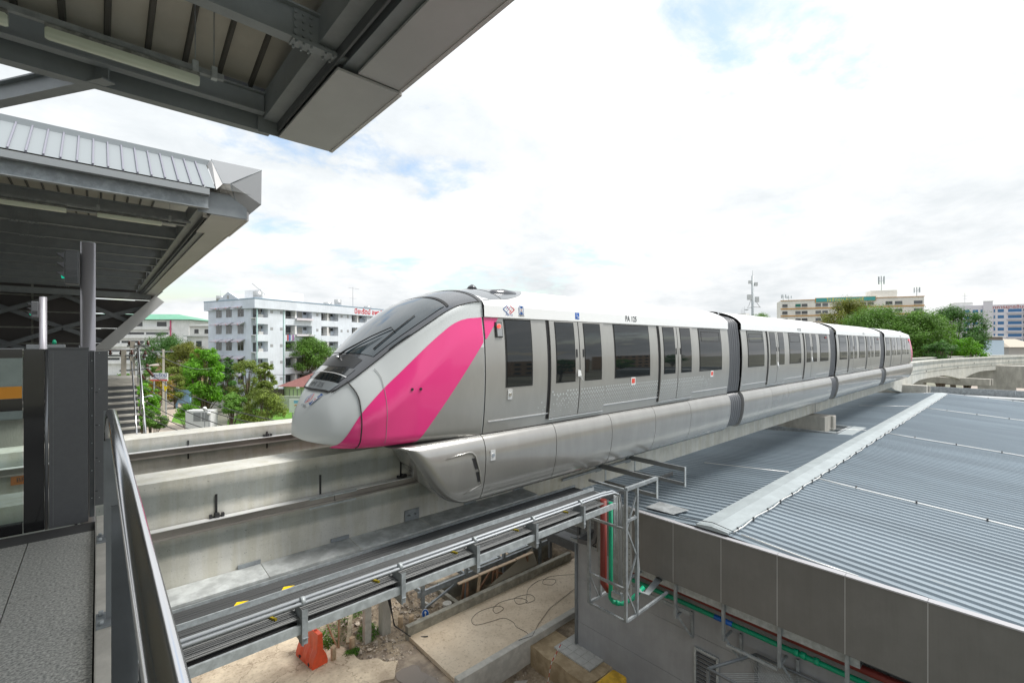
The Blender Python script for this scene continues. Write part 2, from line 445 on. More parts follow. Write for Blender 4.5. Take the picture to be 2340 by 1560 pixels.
# ---------------------------------------------------------------- building site things
def stone_mesh(seed, r=1.0):
    q = random.Random(seed); g = G()
    base = [(1, 1, 1), (1, 1, -1), (1, -1, 1), (1, -1, -1), (-1, 1, 1), (-1, 1, -1), (-1, -1, 1), (-1, -1, -1)]
    k = q.uniform(.7, 1.4); v = [tuple(c * r * q.uniform(0.25, 1.0) * (k, 1, 1 / k)[i] for i, c in enumerate(p)) for p in base]
    g.add(v, [(0, 4, 6, 2), (3, 2, 6, 7), (7, 6, 4, 5), (5, 1, 3, 7), (1, 0, 2, 3), (5, 4, 0, 1)])
    return g
M_stone = mat('broken_stone', (0.42, 0.36, 0.295), 0.9, var=0.25, vscale=5, island=0.35, bump=0.4)
M_chunk = mat('broken_concrete', (0.46, 0.44, 0.40), 0.9, var=0.15, vscale=7, bump=0.3)
g = G(); q = random.Random(3)
def scatter(x0, x1, y0, y1, n, s0, s1):
    for i in range(n):
        x, y = q.uniform(x0, x1), q.uniform(y0, y1); s = s0 * (s1 / s0) ** (q.random() ** 1.8)
        st = stone_mesh(q.random()); z = gh(x, y) + s * 0.15
        rot = Matrix.Rotation(q.uniform(0, 6.28), 3, (q.random(), q.random(), 1))
        g.add([tuple(rot @ Vector(p) * s + Vector((x, y, z))) for p in st.v], st.f)
scatter(6.3, 10.0, 14.3, 18.5, 1500, 0.010, 0.085)
scatter(6.2, 7.8, 13.3, 14.6, 160, 0.012, 0.06)
scatter(7.5, 11.0, 8.0, 11.0, 380, 0.015, 0.09)
scatter(6.4, 7.8, 11.3, 14.2, 260, 0.008, 0.035)
scatter(2.0, 6.6, 12.6, 14.4, 160, 0.006, 0.025)
scatter(10.2, 11.2, 11.6, 13.7, 14, 0.008, 0.02)
o = link('rubble', g.mesh('rubble'), M_stone); tag(o, 'loose brown rubble and grit strewn over the dug-up soil', 'rubble', kind='stuff')
big = [(8.5, 16.6, .26, 'largest pale stone on top of the soil heap'), (8.9, 17.6, .22, 'rough grey stone at the back of the soil heap'), (9.3, 15.2, .19, 'brown stone beside the end of the trench wall'),
       (6.9, 14.5, .13, 'squarish tan stone beside the timber post'), (6.5, 14.0, .10, 'small tan stone at the edge of the wet mud')]
for i, (x, y, s, lb) in enumerate(big):
    st = stone_mesh(40 + i, s); gg = G(); gg.add([(a + x, b_ + y, c * 0.7 + gh(x, y) + s * 0.3) for a, b_, c in st.v], st.f)
    single('stone', gg, M_chunk if i < 3 else M_stone, lb, 'stone', 'stones lying on the dug-up soil', 0.015)
chunks = [(9.75, 10.55, .36, .2, .09, 20, 'large flat concrete slab piece leaning against the ramp wall'), (9.3, 10.25, .2, .13, .07, 60, 'broken concrete block next to the large flat piece'),
          (9.65, 9.75, .26, .16, .08, -20, 'pale concrete piece below the crossing warning tape'), (9.2, 9.55, .22, .14, .09, 35, 'tilted concrete block in the middle of the pit'),
          (8.95, 9.0, .30, .17, .09, 10, 'long concrete block nearest the bottom of the pit'), (10.1, 8.95, .30, .16, .1, -50, 'concrete block beside the foot of the grey wall'),
          (9.75, 8.7, .2, .15, .08, 15, 'small concrete block close to the fallen white cup'), (8.5, 10.6, .24, .12, .06, 80, 'pale slab piece lying by the blue square sign'),
          (10.35, 10.0, .14, .12, .08, 33, 'smallest concrete lump under the sand ledge')]
for i, (x, y, a, b_, c, rz, lb) in enumerate(chunks):
    st = stone_mesh(90 + i, 1.0); rot = Matrix.Rotation(R(rz), 3, 'Z') @ Matrix.Rotation(R(q.uniform(-14, 14)), 3, 'X')
    gg = G(); gg.add([tuple(rot @ Vector((p[0] * a, p[1] * b_, p[2] * c)) * 1.15 + Vector((x, y, gh(x, y) + c))) for p in st.v], st.f)
    single('concrete_chunk', gg, M_chunk, lb, 'rubble', 'broken concrete pieces in the pit', 0.01)
# sand ledge and tiled floor beside the grey wall
slab('sand_ledge', [(10.75, 8.6), (14.0, 8.6), (14.0, 11.06), (10.75, 11.06)], -0.9, -0.08, mat('dirty_sand', (0.33, 0.25, 0.15), 0.9, col2=(0.46, 0.36, 0.23), vscale=3, bump=0.5, bscale=14), 0.08)
t = tag(bpy.data.objects.new('tiled_floor', None), kind='structure'); COL.objects.link(t); t.location = (11.6, 9.6, -0.08)
me = G().box(0, 0.29, 0, 0.29, 0, 0.05).mesh('tile'); me.materials.append(mat('grey_floor_tile', (0.46, 0.46, 0.44), 0.4, var=0.06, vscale=5))
for i in range(6):
    for j in range(5): inst('tile', me, t, (11.25 + i * 0.3, 8.95 + j * 0.3, -0.075))

# orange barrier
def barrier(loc, rz):
    t = thing('plastic_barrier', 'orange plastic water-filled road barrier standing on the sandy slab', 'barrier', loc)
    prof = [(-.25, 0), (-.25, .12), (-.2, .3), (-.10, .48), (-.075, 1.0), (.075, 1.0), (.10, .48), (.2, .3), (.25, .12), (.25, 0)]
    g = G(); n = 14; rot = Matrix.Rotation(R(rz), 3, 'Z')
    rows = []
    for i in range(n + 1):
        y = -0.55 + 1.1 * i / n; groove = 0.82 if i in (4, 5, 9, 10) else 1.0
        rows.append([tuple(rot @ Vector((u * (groove if 0.1 < w < 0.95 else 1), y, w)) + Vector(loc)) for u, w in prof])
    g.grid(rows, smooth=False); k = len(prof)
    g.f.append(tuple(range(k))[::-1]); g.f.append(tuple(n * k + i for i in range(k))); g.sm += [False] * 2; g.mi += [0] * 2
    part('shell', g, mat('orange_plastic', (0.78, 0.10, 0.035), 0.4, var=0.08, vscale=4), t, bevel=0.015)
    g = G(); c = Vector(loc) + rot @ Vector((0, -0.25, 1.0)); g.tube([c, c + Vector((0, 0, .03))], 0.05)
    part('filler_cap', g, mat('orange_cap', (0.5, 0.06, 0.03), 0.5), t)
    for s in (-1, 1):
        c = Vector(loc) + rot @ Vector((0, s * 0.3, 0.07)); a = rot @ Vector((0.255, 0, 0)); g = G()
        g.tube([c - a, c + a], 0.055); part('forklift_hole', g, M_black, t)
barrier((5.05, 15.15, 0.02), 8)

# concrete stub posts, stakes, timber
g = G().box(6.62, 6.85, 14.7, 14.92, -0.3, 3.3); single('concrete_post', g, M_concw, 'slim square concrete post rising behind the cable trays', 'post', 'concrete posts on the site', 0.012)
g = G().box(7.2, 7.52, 14.62, 14.92, -0.3, 3.3); single('concrete_post', g, M_conc, 'thicker concrete post with black cables hanging beside it', 'post', 'concrete posts on the site', 0.012)
g = G()
for k in range(3):
    g.tube([(7.18 + 0.03 * k, 14.5, 3.2 - k * .4), (7.22 + 0.05 * k, 14.35, 1.6), (7.45, 14.2 + 0.04 * k, 0.5), (7.95, 13.95 - 0.05 * k, 0.03), (8.3, 13.5, 0.13)], 0.018, 6)
single('power_cable', g, M_black, 'black cables hanging down the thicker concrete post to the ground', 'cable')
for i, (x, y, h, lb) in enumerate([(5.55, 14.65, .42, 'short round stake right behind the orange barrier'), (6.2, 14.75, .40, 'short round stake halfway between barrier and posts'), (7.95, 14.75, .40, 'left one of the two pile stumps by the kerb end'), (8.3, 14.6, .35, 'right one of the two pile stumps by the kerb end')]):
    single('pile_stump', G().tube([(x, y, -0.2), (x, y, h)], 0.085, 12), M_wood, lb, 'stump', 'round pile stumps in the soil')
single('timber_beam', G().bar((6.15, 14.95, 0.12), (6.75, 16.1, 0.75), 0.13, 0.11), mat('weathered_timber', (0.46, 0.40, 0.28), 0.8, var=0.2, vscale=7), 'weathered squared timber lying tilted on the rubble', 'timber', bevel=0.01)
single('timber_stake', G().bar((5.9, 15.1, 0), (5.93, 15.12, 1.25), 0.07, 0.05), M_wood, 'thin upright stake beside the orange barrier', 'stake')
single('timber_stake', G().bar((5.85, 15.1, 0.05), (5.6, 15.6, 0.95), 0.05, 0.04), M_wood, 'thin leaning stake crossing the upright one', 'stake')
g = G().bar((9.2, 16.6, 0.3), (9.05, 16.9, 1.0), 0.05, 0.05); single('steel_stake', g, M_steeld, 'thin dark stake stuck in the soil heap', 'stake')

# little round arrow sign, blue square sign, fallen notice boards
M_blue = mat('sign_blue', (0.01, 0.12, 0.50), 0.4)
def flat_sign(name, c, ux, uz, w, h, label, face, rim=0.012, round_=False):
    c = Vector(c); ux = Vector(ux).normalized(); uz = Vector(uz).normalized(); nrm = ux.cross(uz)
    t = thing(name, label, 'sign', tuple(c))
    if round_:
        pts = [(math.cos(a) * w / 2, math.sin(a) * h / 2) for a in [i * 2 * math.pi / 24 for i in range(24)]]
    else: pts = [(-w / 2, -h / 2), (w / 2, -h / 2), (w / 2, h / 2), (-w / 2, h / 2)]
    n = len(pts); P = lambda a, b_, d: c + ux * a + uz * b_ + nrm * d
    g = G(); g.add([P(a, b_, 0) for a, b_ in pts] + [P(a, b_, -0.015) for a, b_ in pts], [tuple(range(n)), tuple(range(n, 2 * n))[::-1]] + [(i, i + n, (i + 1) % n + n, (i + 1) % n) for i in range(n)])
    part('board', g, M_white, t)
    g = G(); g.add([P(a * (1 - rim * 2 / w), b_ * (1 - rim * 2 / h), 0.002) for a, b_ in pts], [tuple(range(n))]); part('face', g, face, t)
    return t, P
t, P = flat_sign('arrow_sign', (8.72, 14.35, 0.35), (0.85, -0.5, 0), (0, 0.1, 1), 0.26, 0.34, 'small round blue sign with a white arrow propped by the kerb', M_blue, round_=True)
g = G(); g.quad(P(-.015, -.11, .004), P(.015, -.11, .004), P(.015, .03, .004), P(-.015, .03, .004)).quad(P(-.05, .03, .004), P(.05, .03, .004), P(0, .11, .004)); part('arrow', g, M_white, t)
t, P = flat_sign('square_sign', (8.62, 9.95, 0.0), (0.78, -0.5, 0.25), (-.1, .35, .9), 0.46, 0.42, 'blue square sign with white markings on a black stake in the pit', M_blue)
part('lettering', text_geo('45', 0.24, lambda a, b_: P(a, b_, .004), bold=.004), M_white, t)
part('stake', G().tube([(8.7, 9.85, -0.9), (8.68, 9.95, -0.2)], 0.02), M_black, t)
t, P = flat_sign('notice_board', (8.28, 9.8, -0.3), (0.7, -0.55, 0.35), (-.15, .45, .85), 0.42, 0.46, 'blue board with white lines fallen below the blue square sign', M_blue)
for k in range(6): part('printed_line', G().quad(P(-.13, .11 - k * .045, .004), P(.13, .11 - k * .045, .004), P(.13, .13 - k * .045, .004), P(-.13, .13 - k * .045, .004)), M_white, t)
t, P = flat_sign('blank_board', (8.55, 9.1, -0.55), (0.9, -0.4, 0.1), (.2, .7, .6), 0.42, 0.4, 'plain lilac board lying face up in the pit', mat('lilac_board', (0.55, 0.54, 0.66), 0.4))
# warning tape, red and white pieces
t = thing('warning_tape', 'red and white warning tape strung across the pit to the ledge', 'tape', (10.0, 9.9, -0.4))
tp = [(8.85, 9.75, -0.28), (9.6, 9.65, -0.50), (10.2, 9.75, -0.42), (10.55, 9.9, 0.05), (11.15, 10.05, 0.28)]
def on(tp, s):
    L = len(tp) - 1; i = min(int(s * L), L - 1); k = s * L - i; return Vector(tp[i]).lerp(Vector(tp[i + 1]), k)
for k in range(22):
    a, b_ = on(tp, k / 22), on(tp, (k + 1) / 22)
    part('tape_piece', G().bar(a, b_, 0.004, 0.05), mat('tape_red', (.6, .02, .02), .5) if k % 2 else M_white, t)
single('paper_cup', G().tube([(9.9, 8.45, -0.62), (9.98, 8.3, -0.56)], [0.06, 0.08], 10), M_white, 'fallen white cup beside the concrete blocks', 'cup')
single('hose', G().tube([(9.0 + .5 * math.cos(a) * (1 + a / 30), 8.3 + .35 * math.sin(a), -0.62 + a * .005) for a in [i * .35 for i in range(40)]], 0.02, 6), M_black, 'coiled black hose at the bottom of the pit', 'hose')

# cable on the ramp slab
cp = [(15.8, 12.5), (14.9, 13.2), (14.2, 13.55), (13.7, 13.35), (13.9, 13.0), (14.3, 13.2), (13.8, 13.6), (13.0, 13.45), (12.5, 13.05), (12.2, 12.75), (12.6, 12.7), (12.7, 13.1), (12.1, 13.3), (11.9, 12.9), (12.3, 12.8), (12.2, 13.2), (11.5, 13.45),
      (11.0, 13.3), (10.9, 13.0), (11.3, 13.05), (11.2, 13.35), (10.5, 13.5), (10.0, 13.3), (9.9, 12.95), (10.4, 12.75), (10.9, 12.6), (11.0, 12.2), (10.9, 11.9), (10.95, 11.5), (10.9, 11.2)]
sm = []
for i in range(len(cp) - 1):
    p0, p1, p2, p3 = (Vector((*cp[max(0, min(len(cp) - 1, i + k))], 0.112)) for k in (-1, 0, 1, 2))
    for s in range(5):
        u = s / 5; sm.append(0.5 * ((2 * p1) + (p2 - p0) * u + (2 * p0 - 5 * p1 + 4 * p2 - p3) * u * u + (3 * p1 - p0 - 3 * p2 + p3) * u ** 3))
single('loose_cable', G().tube(sm, 0.0065, 5), M_black, 'thin black cable lying in loops on the ramp slab', 'cable')
single('loose_cable', G().tube([(10.4, 11.25, 0.17), (10.9, 11.1, 0.18), (11.6, 11.5, 0.12), (12.6, 11.9, 0.12), (14.5, 12.2, .12)], 0.007, 5), M_black, 'straight black cable crossing the pale ramp edge', 'cable')

# timber trestle, tilted board and pail at the trench
M_form = mat('reddish_formwork_timber', (0.24, 0.13, 0.075), 0.8, var=0.2, vscale=6)
t = thing('timber_trestle', 'timber trestle with a plank walkway over the trench', 'trestle', (12.2, 14.9, 0))
xsT = [10.5, 12.0, 13.5]
for x in xsT[:2] + [13.7]:
    for s in (-1, 1):
        part('leg', G().bar((x, 14.50 + s * .22, -0.85), (x + .12, 14.50 + s * .1, 0.85), 0.07, 0.07), M_form, t)
part('brace', G().bar((10.6, 14.62, -0.6), (11.9, 14.62, 0.7), 0.05, 0.07), M_form, t)
part('brace', G().bar((13.6, 14.62, -0.2), (12.0, 14.6, 0.75), 0.05, 0.07), M_form, t)
for i in range(4):
    part('plank', G().box(10.2 + i * 1.0, 11.16 + i * 1.0, 14.36, 14.50, 0.86 + .01 * (i % 2), 0.90 + .01 * (i % 2)), mat('pale_plank', (.55, .42, .29), .8), t)
part('diagonal_plank', G().bar((10.9, 14.2, -0.2), (11.3, 14.5, 0.8), 0.12, 0.03), M_wood, t)
single('leaning_panel', G().add([(11.4, 14.22, 0.38), (14.2, 14.22, 0.40), (14.25, 14.55, 0.98), (14.3, 14.58, 0.98), (14.3, 14.25, 0.40), (11.5, 14.25, 0.36)], [(0, 1, 2), (5, 3, 4), (0, 5, 4, 1), (1, 4, 3, 2), (0, 2, 3, 5)]), mat('panel_board', (.30, .27, .21), .7), 'grey board leaning on the kerb in front of the trestle', 'board')
single('pail', G().tube([(9.75, 14.5, 0.0), (9.75, 14.5, 0.3)], [0.13, 0.17], 14), M_concw, 'pale open pail standing at the end of the kerb', 'pail')
single('safety_vest', G().add([(10.0, 16.1, 1.0), (10.3, 16.0, .95), (10.35, 16.2, 1.02), (10.1, 16.3, 1.05), (10.15, 16.1, 1.08)], [(0, 1, 4), (1, 2, 4), (2, 3, 4), (3, 0, 4)]), mat('fluorescent_yellow', (.6, .85, .02), .6), 'fluorescent yellow vest dropped on the soil heap', 'vest')
# galvanised platform frame over the trench
t = thing('steel_platform_frame', 'galvanised steel platform frame under the cable trays', 'frame', (12, 15.5, 0))
for y in (15.0, 16.1): part('rail', G().bar((8.8, y, .72), (17.5, y, .72), 0.09, 0.2), M_galvd, t)
for x in (9.0, 11.0, 13.0, 15.2, 17.2):
    part('cross_bar', G().bar((x, 15.05, .72), (x, 16.05, .72), 0.08, 0.16), M_galvd, t)
    part('post', G().box(x - .06, x + .06, 14.94, 15.06, -0.9, 1.7), M_galvd, t)
for x in (11.2, 13.4): part('grating', G().box(x, x + 1.6, 15.1, 16.0, .83, .86), M_galv, t)
part('brace', G().bar((9.0, 15.0, 0.1), (10.6, 15.0, .6), 0.07, 0.07), M_galvd, t)
# block wall with separate blocks
t = tag(bpy.data.objects.new('block_wall', None), 'low grey block wall behind the steel platform frame', 'wall'); COL.objects.link(t); t.location = (16, 16.4, 0)
me = G().box(0.006, 0.384, 0, 0.14, 0.006, 0.184).mesh('block'); me.materials.append(mat('concrete_block', (.30, .30, .29), .9, var=.2, vscale=4))
for r in range(8):
    for i in range(9): inst('block', me, t, (14.6 + i * .39 + (.19 if r % 2 else 0), 16.0, r * .19))
part('mortar', G().box(14.65, 18.2, 16.02, 16.12, 0, 1.5), M_kerb, t)
# weeds: leafy ground cover
def weed_patch(name, pts, n, h, col, label):
    g = G(); q = random.Random(len(name) + n)
    for i in range(n):
        cx, cy, rx, ry = q.choice(pts); a = q.uniform(0, 6.28); r = math.sqrt(q.random())
        x = cx + rx * r * math.cos(a); y = cy + ry * r * math.sin(a); z = gh(x, y) if 4 < y < 23 and -8 < x < 20 else 0
        hh = h * q.uniform(.3, 1) * (1.1 - .6 * r); az = q.uniform(0, 6.28); w = hh * q.uniform(.2, .45)
        dx, dy = math.cos(az) * w, math.sin(az) * w; lx, ly = -dy * q.uniform(.3, 1.2), dx * q.uniform(.3, 1.2)
        zz = z + hh * q.uniform(.1, .6)
        g.quad((x - dx / 2, y - dy / 2, zz), (x + lx, y + ly, zz + hh * .15), (x + dx / 2, y + dy / 2, zz + .02), (x - lx * .3, y - ly * .3, zz + hh * .4))
    o = link(name, g.mesh(name), mat('weed_' + name, col, .7, island=.4, transl=.25)); tag(o, label, 'weeds', kind='stuff')
weed_patch('weeds', [(5.8, 15.9, .75, .8), (6.9, 15.1, .4, .45), (6.1, 14.6, .3, .2), (7.0, 16.4, .6, .5), (5.6, 15.5, .4, .4)], 4200, .22, (.10, .22, .03), 'bright green weeds growing between the rubble and barrier')

# ---------------------------------------------------------------- guideway beams
def z_(v): return EYE + v
def beam_mat():
    m = bpy.data.materials.new('stained_beam_concrete'); m.use_nodes = True; t = m.node_tree; b = t.nodes['Principled BSDF']
    tcn = t.nodes.new('ShaderNodeTexCoord')
    def nz(scale, st, d=8, r=.65):
        mp = t.nodes.new('ShaderNodeMapping'); mp.inputs['Scale'].default_value = st; t.links.new(tcn.outputs['Object'], mp.inputs[0])
        n = t.nodes.new('ShaderNodeTexNoise'); n.inputs['Scale'].default_value = scale; n.inputs['Detail'].default_value = d; n.inputs['Roughness'].default_value = r
        t.links.new(mp.outputs[0], n.inputs[0]); return n.outputs[0]
    def ramp(f, a, c1, b_, c2):
        r = t.nodes.new('ShaderNodeValToRGB'); e = r.color_ramp.elements; e[0].position, e[0].color = a, (*c1, 1); e[1].position, e[1].color = b_, (*c2, 1)
        t.links.new(f, r.inputs[0]); return r.outputs[0]
    def mul(a, b_, k=1.0):
        n = t.nodes.new('ShaderNodeMix'); n.data_type = 'RGBA'; n.blend_type = 'MULTIPLY'
        if isinstance(k, float): n.inputs[0].default_value = k
        else: t.links.new(k, n.inputs[0])
        t.links.new(a, n.inputs[6])
        if isinstance(b_, tuple): n.inputs[7].default_value = (*b_, 1)
        else: t.links.new(b_, n.inputs[7])
        return n.outputs[2]
    base = ramp(nz(1.1, (1, 1, 1)), .38, (.49, .49, .455), .62, (.62, .615, .57))
    streak = ramp(nz(5.5, (1, 1, .10), 6), .40, (.91, .895, .84), .56, (1, 1, 1))
    pores = ramp(nz(34, (1, 1, 1), 4, .8), .30, (.35, .37, .38), .39, (1, 1, 1))
    c = mul(mul(base, streak), pores, .9)
    # tyre wear bands that run along the beam face
    sp = t.nodes.new('ShaderNodeSeparateXYZ'); t.links.new(tcn.outputs['Object'], sp.inputs[0])
    wob = nz(2.4, (1, 1, 1), 6)
    def band(z0, z1, s):
        def mn(op, a, b2):
            n = t.nodes.new('ShaderNodeMath'); n.operation = op
            for i, v in enumerate((a, b2)):
                if isinstance(v, (int, float)): n.inputs[i].default_value = v
                else: t.links.new(v, n.inputs[i])
            return n.outputs[0]
        d = mn('ABSOLUTE', mn('SUBTRACT', sp.outputs[2], (z0 + z1) / 2), 0)
        d = mn('ADD', mn('DIVIDE', d, (z1 - z0) / 2), mn('MULTIPLY', wob, .9))
        r = t.nodes.new('ShaderNodeValToRGB'); e = r.color_ramp.elements; e[0].position, e[0].color = .68 * .8, (s, s, s, 1); e[1].position, e[1].color = .98, (0, 0, 0, 1)
        e[0].position = .62
        n2 = mn('MULTIPLY', d, .6); t.links.new(n2, r.inputs[0]); return r.outputs[0]
    c = mul(c, (.50, .54, .56), band(z_(-2.45), z_(-2.06), .98))
    c = mul(c, (.55, .59, .60), band(z_(-3.06), z_(-2.80), .85))
    t.links.new(c, b.inputs[0]); b.inputs['Roughness'].default_value = .85
    bp = t.nodes.new('ShaderNodeBump'); bp.inputs['Strength'].default_value = .25; bp.inputs['Distance'].default_value = .01
    t.links.new(nz(40, (1, 1, 1), 4), bp.inputs['Height']); t.links.new(bp.outputs[0], b.inputs['Normal'])
    return m
M_beam = beam_mat()
def path(yc, x0, x1, step=2.0):
    """centre line: straight to x = 56, then curving towards the right"""
    pts = []; x = x0
    while x < min(x1, 56): pts.append((x, yc)); x += step if x > 0 else 8
    r = 215.0 + (yc - 8.47); s = 0
    while 56 + s < x1:
        a = s / 215.0; pts.append((56 + r * math.sin(a), yc - r * (1 - math.cos(a)))); s += 1.5
    return pts
ZT = z_(-1.94)
def beam(yc, x0, x1, label, piers):
    t = thing('guideway_beam', label, 'beam', (0, yc, z_(-4)), 'concrete beams of the elevated track')
    pts = path(yc, x0, x1); g = G(); rows = []; low = []
    L = 0
    for i, (x, y) in enumerate(pts):
        a = pts[min(i + 1, len(pts) - 1)]; b_ = pts[max(i - 1, 0)]; d = Vector((a[0] - b_[0], a[1] - b_[1], 0)).normalized(); n = Vector((d.y, -d.x, 0))
        dp = min(abs(x - p) for p in piers); zb = ZT - 2.02 - (0.9 * max(0, 1 - dp / 9.0) ** 1.5 if x > 54 else 0)
        w = 0.345
        sec = [(w, ZT), (w, zb), (-w, zb), (-w, ZT)]
        if x > 50: sec = [(w, ZT), (w, ZT - 1.25), (w - .05, ZT - 1.3), (w - .05, zb), (-w + .05, zb), (-w + .05, ZT - 1.3), (-w, ZT - 1.25), (-w, ZT)]
        else: sec = [(w, ZT), (w, ZT - 1.25), (w - .003, ZT - 1.3), (w - .003, zb), (-w + .003, zb), (-w + .003, ZT - 1.3), (-w, ZT - 1.25), (-w, ZT)]
        rows.append([(x + n.x * u, y + n.y * u, v) for u, v in sec])
    g.grid([r + [r[0]] for r in rows], smooth=False)
    part('beam_body', g, M_beam, t)
    return t, pts
near, ptsn = beam(8.47, -40, 175, 'near concrete guideway beam that carries the monorail train', [31, 60, 88, 116, 144])
far, ptsf = beam(12.45, -40, 175, 'far empty concrete guideway beam behind the train', [31, 60, 88, 116, 144])
# contact rails on the faces
def rail(t, ptsl, face, zc, x0, x1):
    g = G()
    for dz, w, h in ((0.055, .10, .022), (0, .04, .09), (-.055, .10, .03)):
        g.box(x0, x1, face - .115 - w / 2 + .03, face - .115 + w / 2 + .03, zc + dz - h / 2, zc + dz + h / 2)
    part('contact_rail', g, mat('worn_aluminium_rail', (.30, .28, .26), .45, .5, var=.2, vscale=3, vstretch=(.3, 1, 1)), t)
    part('rail_cap', G().box(x0, x1, face - .155, face - .02, zc + .068, zc + .078), mat('bright_aluminium', (.75, .76, .77), .35, .4), t)
rail(near, ptsn, 8.125, z_(-2.66), -30, 3.05); rail(near, ptsn, 8.125, z_(-2.66), 3.06, 55)
rail(far, ptsf, 12.105, z_(-2.27), -30, 55)
part('rail_splice', G().box(2.62, 3.42, 7.93, 7.965, z_(-2.60), z_(-2.575)).box(2.62, 3.42, 7.965, 7.985, z_(-2.76), z_(-2.735)), M_galv, near)
gs = G().box(-.014, .014, -.018, .0, -.2, .2).mesh('insert_slot'); gs.materials.append(M_black)
gi = G().box(-.085, .085, -.04, 0, -.02, .035).box(-.03, .03, -.07, 0, .02, .08).box(-.095, -.06, -.06, 0, .02, .07).box(.06, .095, -.06, 0, .02, .07).mesh('insulator'); gi.materials.append(M_black)
for k in range(-6, 5):
    x = 1.32 + 1.53 * k
    inst('insert_slot', gs, near, (x, 8.125, z_(-2.45)))
    if k % 2 == 0: inst('insulator', gi, near, (x, 8.10, z_(-2.60)))
for k in range(-6, 6):
    x = 1.45 + 1.55 * k
    inst('insert_slot', gs, far, (x, 12.105, z_(-2.28)))
    if k % 2 == 1: inst('insulator', gi, far, (x - .0, 12.08, z_(-2.21)))
me = G().box(-.05, .05, -.04, 0, -.06, .06).mesh('fixing'); me.materials.append(M_black)
for k in range(0, 14):
    i = 30 + k * 5
    for pts, bt in ((ptsn, near), (ptsf, far)):
        if i + 1 < len(pts):
            x, y = pts[i]; a = math.atan2(pts[i + 1][1] - y, pts[i + 1][0] - x)
            if x > 57: inst('fixing', me, bt, (x + math.sin(a) * .35, y - math.cos(a) * .35, ZT - (.75 if k % 2 else 1.15)), (0, 0, a))
# expansion joint on the near beam
part('joint', G().box(30.9, 30.94, 8.118, 8.13, z_(-3.95), z_(-1.97)), M_black, near)

# piers: cross-head pairs, columns
def pier(x, y0, y1, zc, label, xw=0.85, col=True, rz=0.0, zt=-4.02, h=.86):
    t = thing('pier', label, 'pier', (x, (y0 + y1) / 2, 0), 'concrete piers under the track')
    def rt(g):
        if rz:
            c = Vector((x, y1, 0)); rot = Matrix.Rotation(R(rz), 3, 'Z'); g.v = [tuple(rot @ (Vector(p) - c) + c) for p in g.v]
        return g
    part('crosshead', rt(G().box(x - xw, x + xw * .35, y0, y1, z_(zt - h), z_(zt))), M_conc, t, bevel=.03)
    part('crosshead', rt(G().box(x + xw * .37, x + xw, y0 - .12, y1, z_(zt - h), z_(zt - .05))), M_conc, t, bevel=.03)
    part('bearing', rt(G().box(x - .4, x + .1, 8.2, 8.75, z_(zt), z_(zt + .07))), M_black, t)
    if col: part('column', rt(G().box(x - .9, x + .9, 9.6, 11.4, -.2, z_(zt - h))), M_conc, t, bevel=.05)
pier(30.6, 7.35, 13.6, 0, 'nearest pier with its cross-head end poking through the metal roof')
pier(60.2, 6.35, 13.6, 0, 'second pier just beyond the far edge of the metal roof')
pier(88.5, 3.0, 10.5, 0, 'third pier standing where the curved beams begin', rz=-5, zt=-4.6)
pier(72.0, 1.9, 12.0, 0, 'massive low cross-head behind the second pier', xw=1.3, zt=-6.1, h=1.9, col=False)
t = thing('portal_pier', 'wide portal pier with thick columns at the right edge', 'pier', (108, 0, 0), 'concrete piers under the track')
part('portal_beam', G().box(103, 105.5, -16, 10, z_(-6.6), z_(-3.3)), M_conc, t, bevel=.05)
part('column', G().box(103, 105.5, 0.9, 5.0, -.2, z_(-6.6)), M_conc, t, bevel=.05)
part('column', G().box(103, 105.5, -9.5, -6.0, -.2, z_(-6.6)), M_conc, t, bevel=.05)

# ---------------------------------------------------------------- cable trays along the near beam
ct = thing('cable_tray_rack', 'galvanised cable trays full of black cables bracketed to the near beam', 'cable tray', (4, 7.2, z_(-3.7)))
X0, X1 = -6.0, 8.9
BR = [2.02 + 1.43 * k for k in range(-4, 5)]
M_lid = mat('dusty_galvanised_lid', (.46, .485, .485), .6, .15, var=.2, vscale=4, bump=.05, objr=.08)
for a, b_ in zip([X0] + BR[:-1], BR):
    a2 = a - .1; b2 = b_ - .1
    part('tray_lid', G().add([(a2 + .004, 8.12, z_(-3.475)), (b2 - .004, 8.12, z_(-3.475)), (b2 - .004, 7.60, z_(-3.50)), (a2 + .004, 7.60, z_(-3.50)), (a2 + .004, 7.60, z_(-3.54)), (b2 - .004, 7.60, z_(-3.54))], [(0, 3, 2, 1), (3, 4, 5, 2)]), M_lid, ct)
part('tray_side', G().box(X0, X1 - .6, 7.60, 7.612, z_(-3.60), z_(-3.545)), M_galv, ct)
def tray(y0, y1, z0, z1, xe):
    g = G().box(X0, xe, y0, y0 + .006, z0, z1).box(X0, xe, y1 - .006, y1, z0, z1).box(X0, xe, y0 + .008, y1 - .008, z0 + .001, z0 + .006)
    g.box(X0, xe, y0 - .012, y0, z1 - .012, z1).box(X0, xe, y1, y1 + .012, z1 - .012, z1).box(X0, xe, y0 - .002, y0 - .0005, z0 + .02, z0 + .028)
    part('tray', g, M_galv, ct)
tray(7.04, 7.54, z_(-3.60), z_(-3.525), X1)
tray(6.60, 6.96, z_(-3.535), z_(-3.45), X1)
tray(6.66, 7.2, z_(-3.86), z_(-3.74), X1 - .2)
def cables(y0, y1, zc, n, r, xe, wob=.012):
    q = random.Random(n); g = G()
    for i in range(n):
        y = y0 + (y1 - y0) * (i + .5) / n; ph = q.uniform(0, 6)
        g.tube([(X0 + (xe - X0) * k / 30, y + wob * math.sin(k * .5 + ph), zc + q.uniform(0, .008)) for k in range(31)], r, 6)
    return g
part('cable_bundle', cables(7.08, 7.50, z_(-3.565), 12, .019, X1 - .1), mat('dusty_cable', (.045, .048, .05), .6), ct, kind=None)
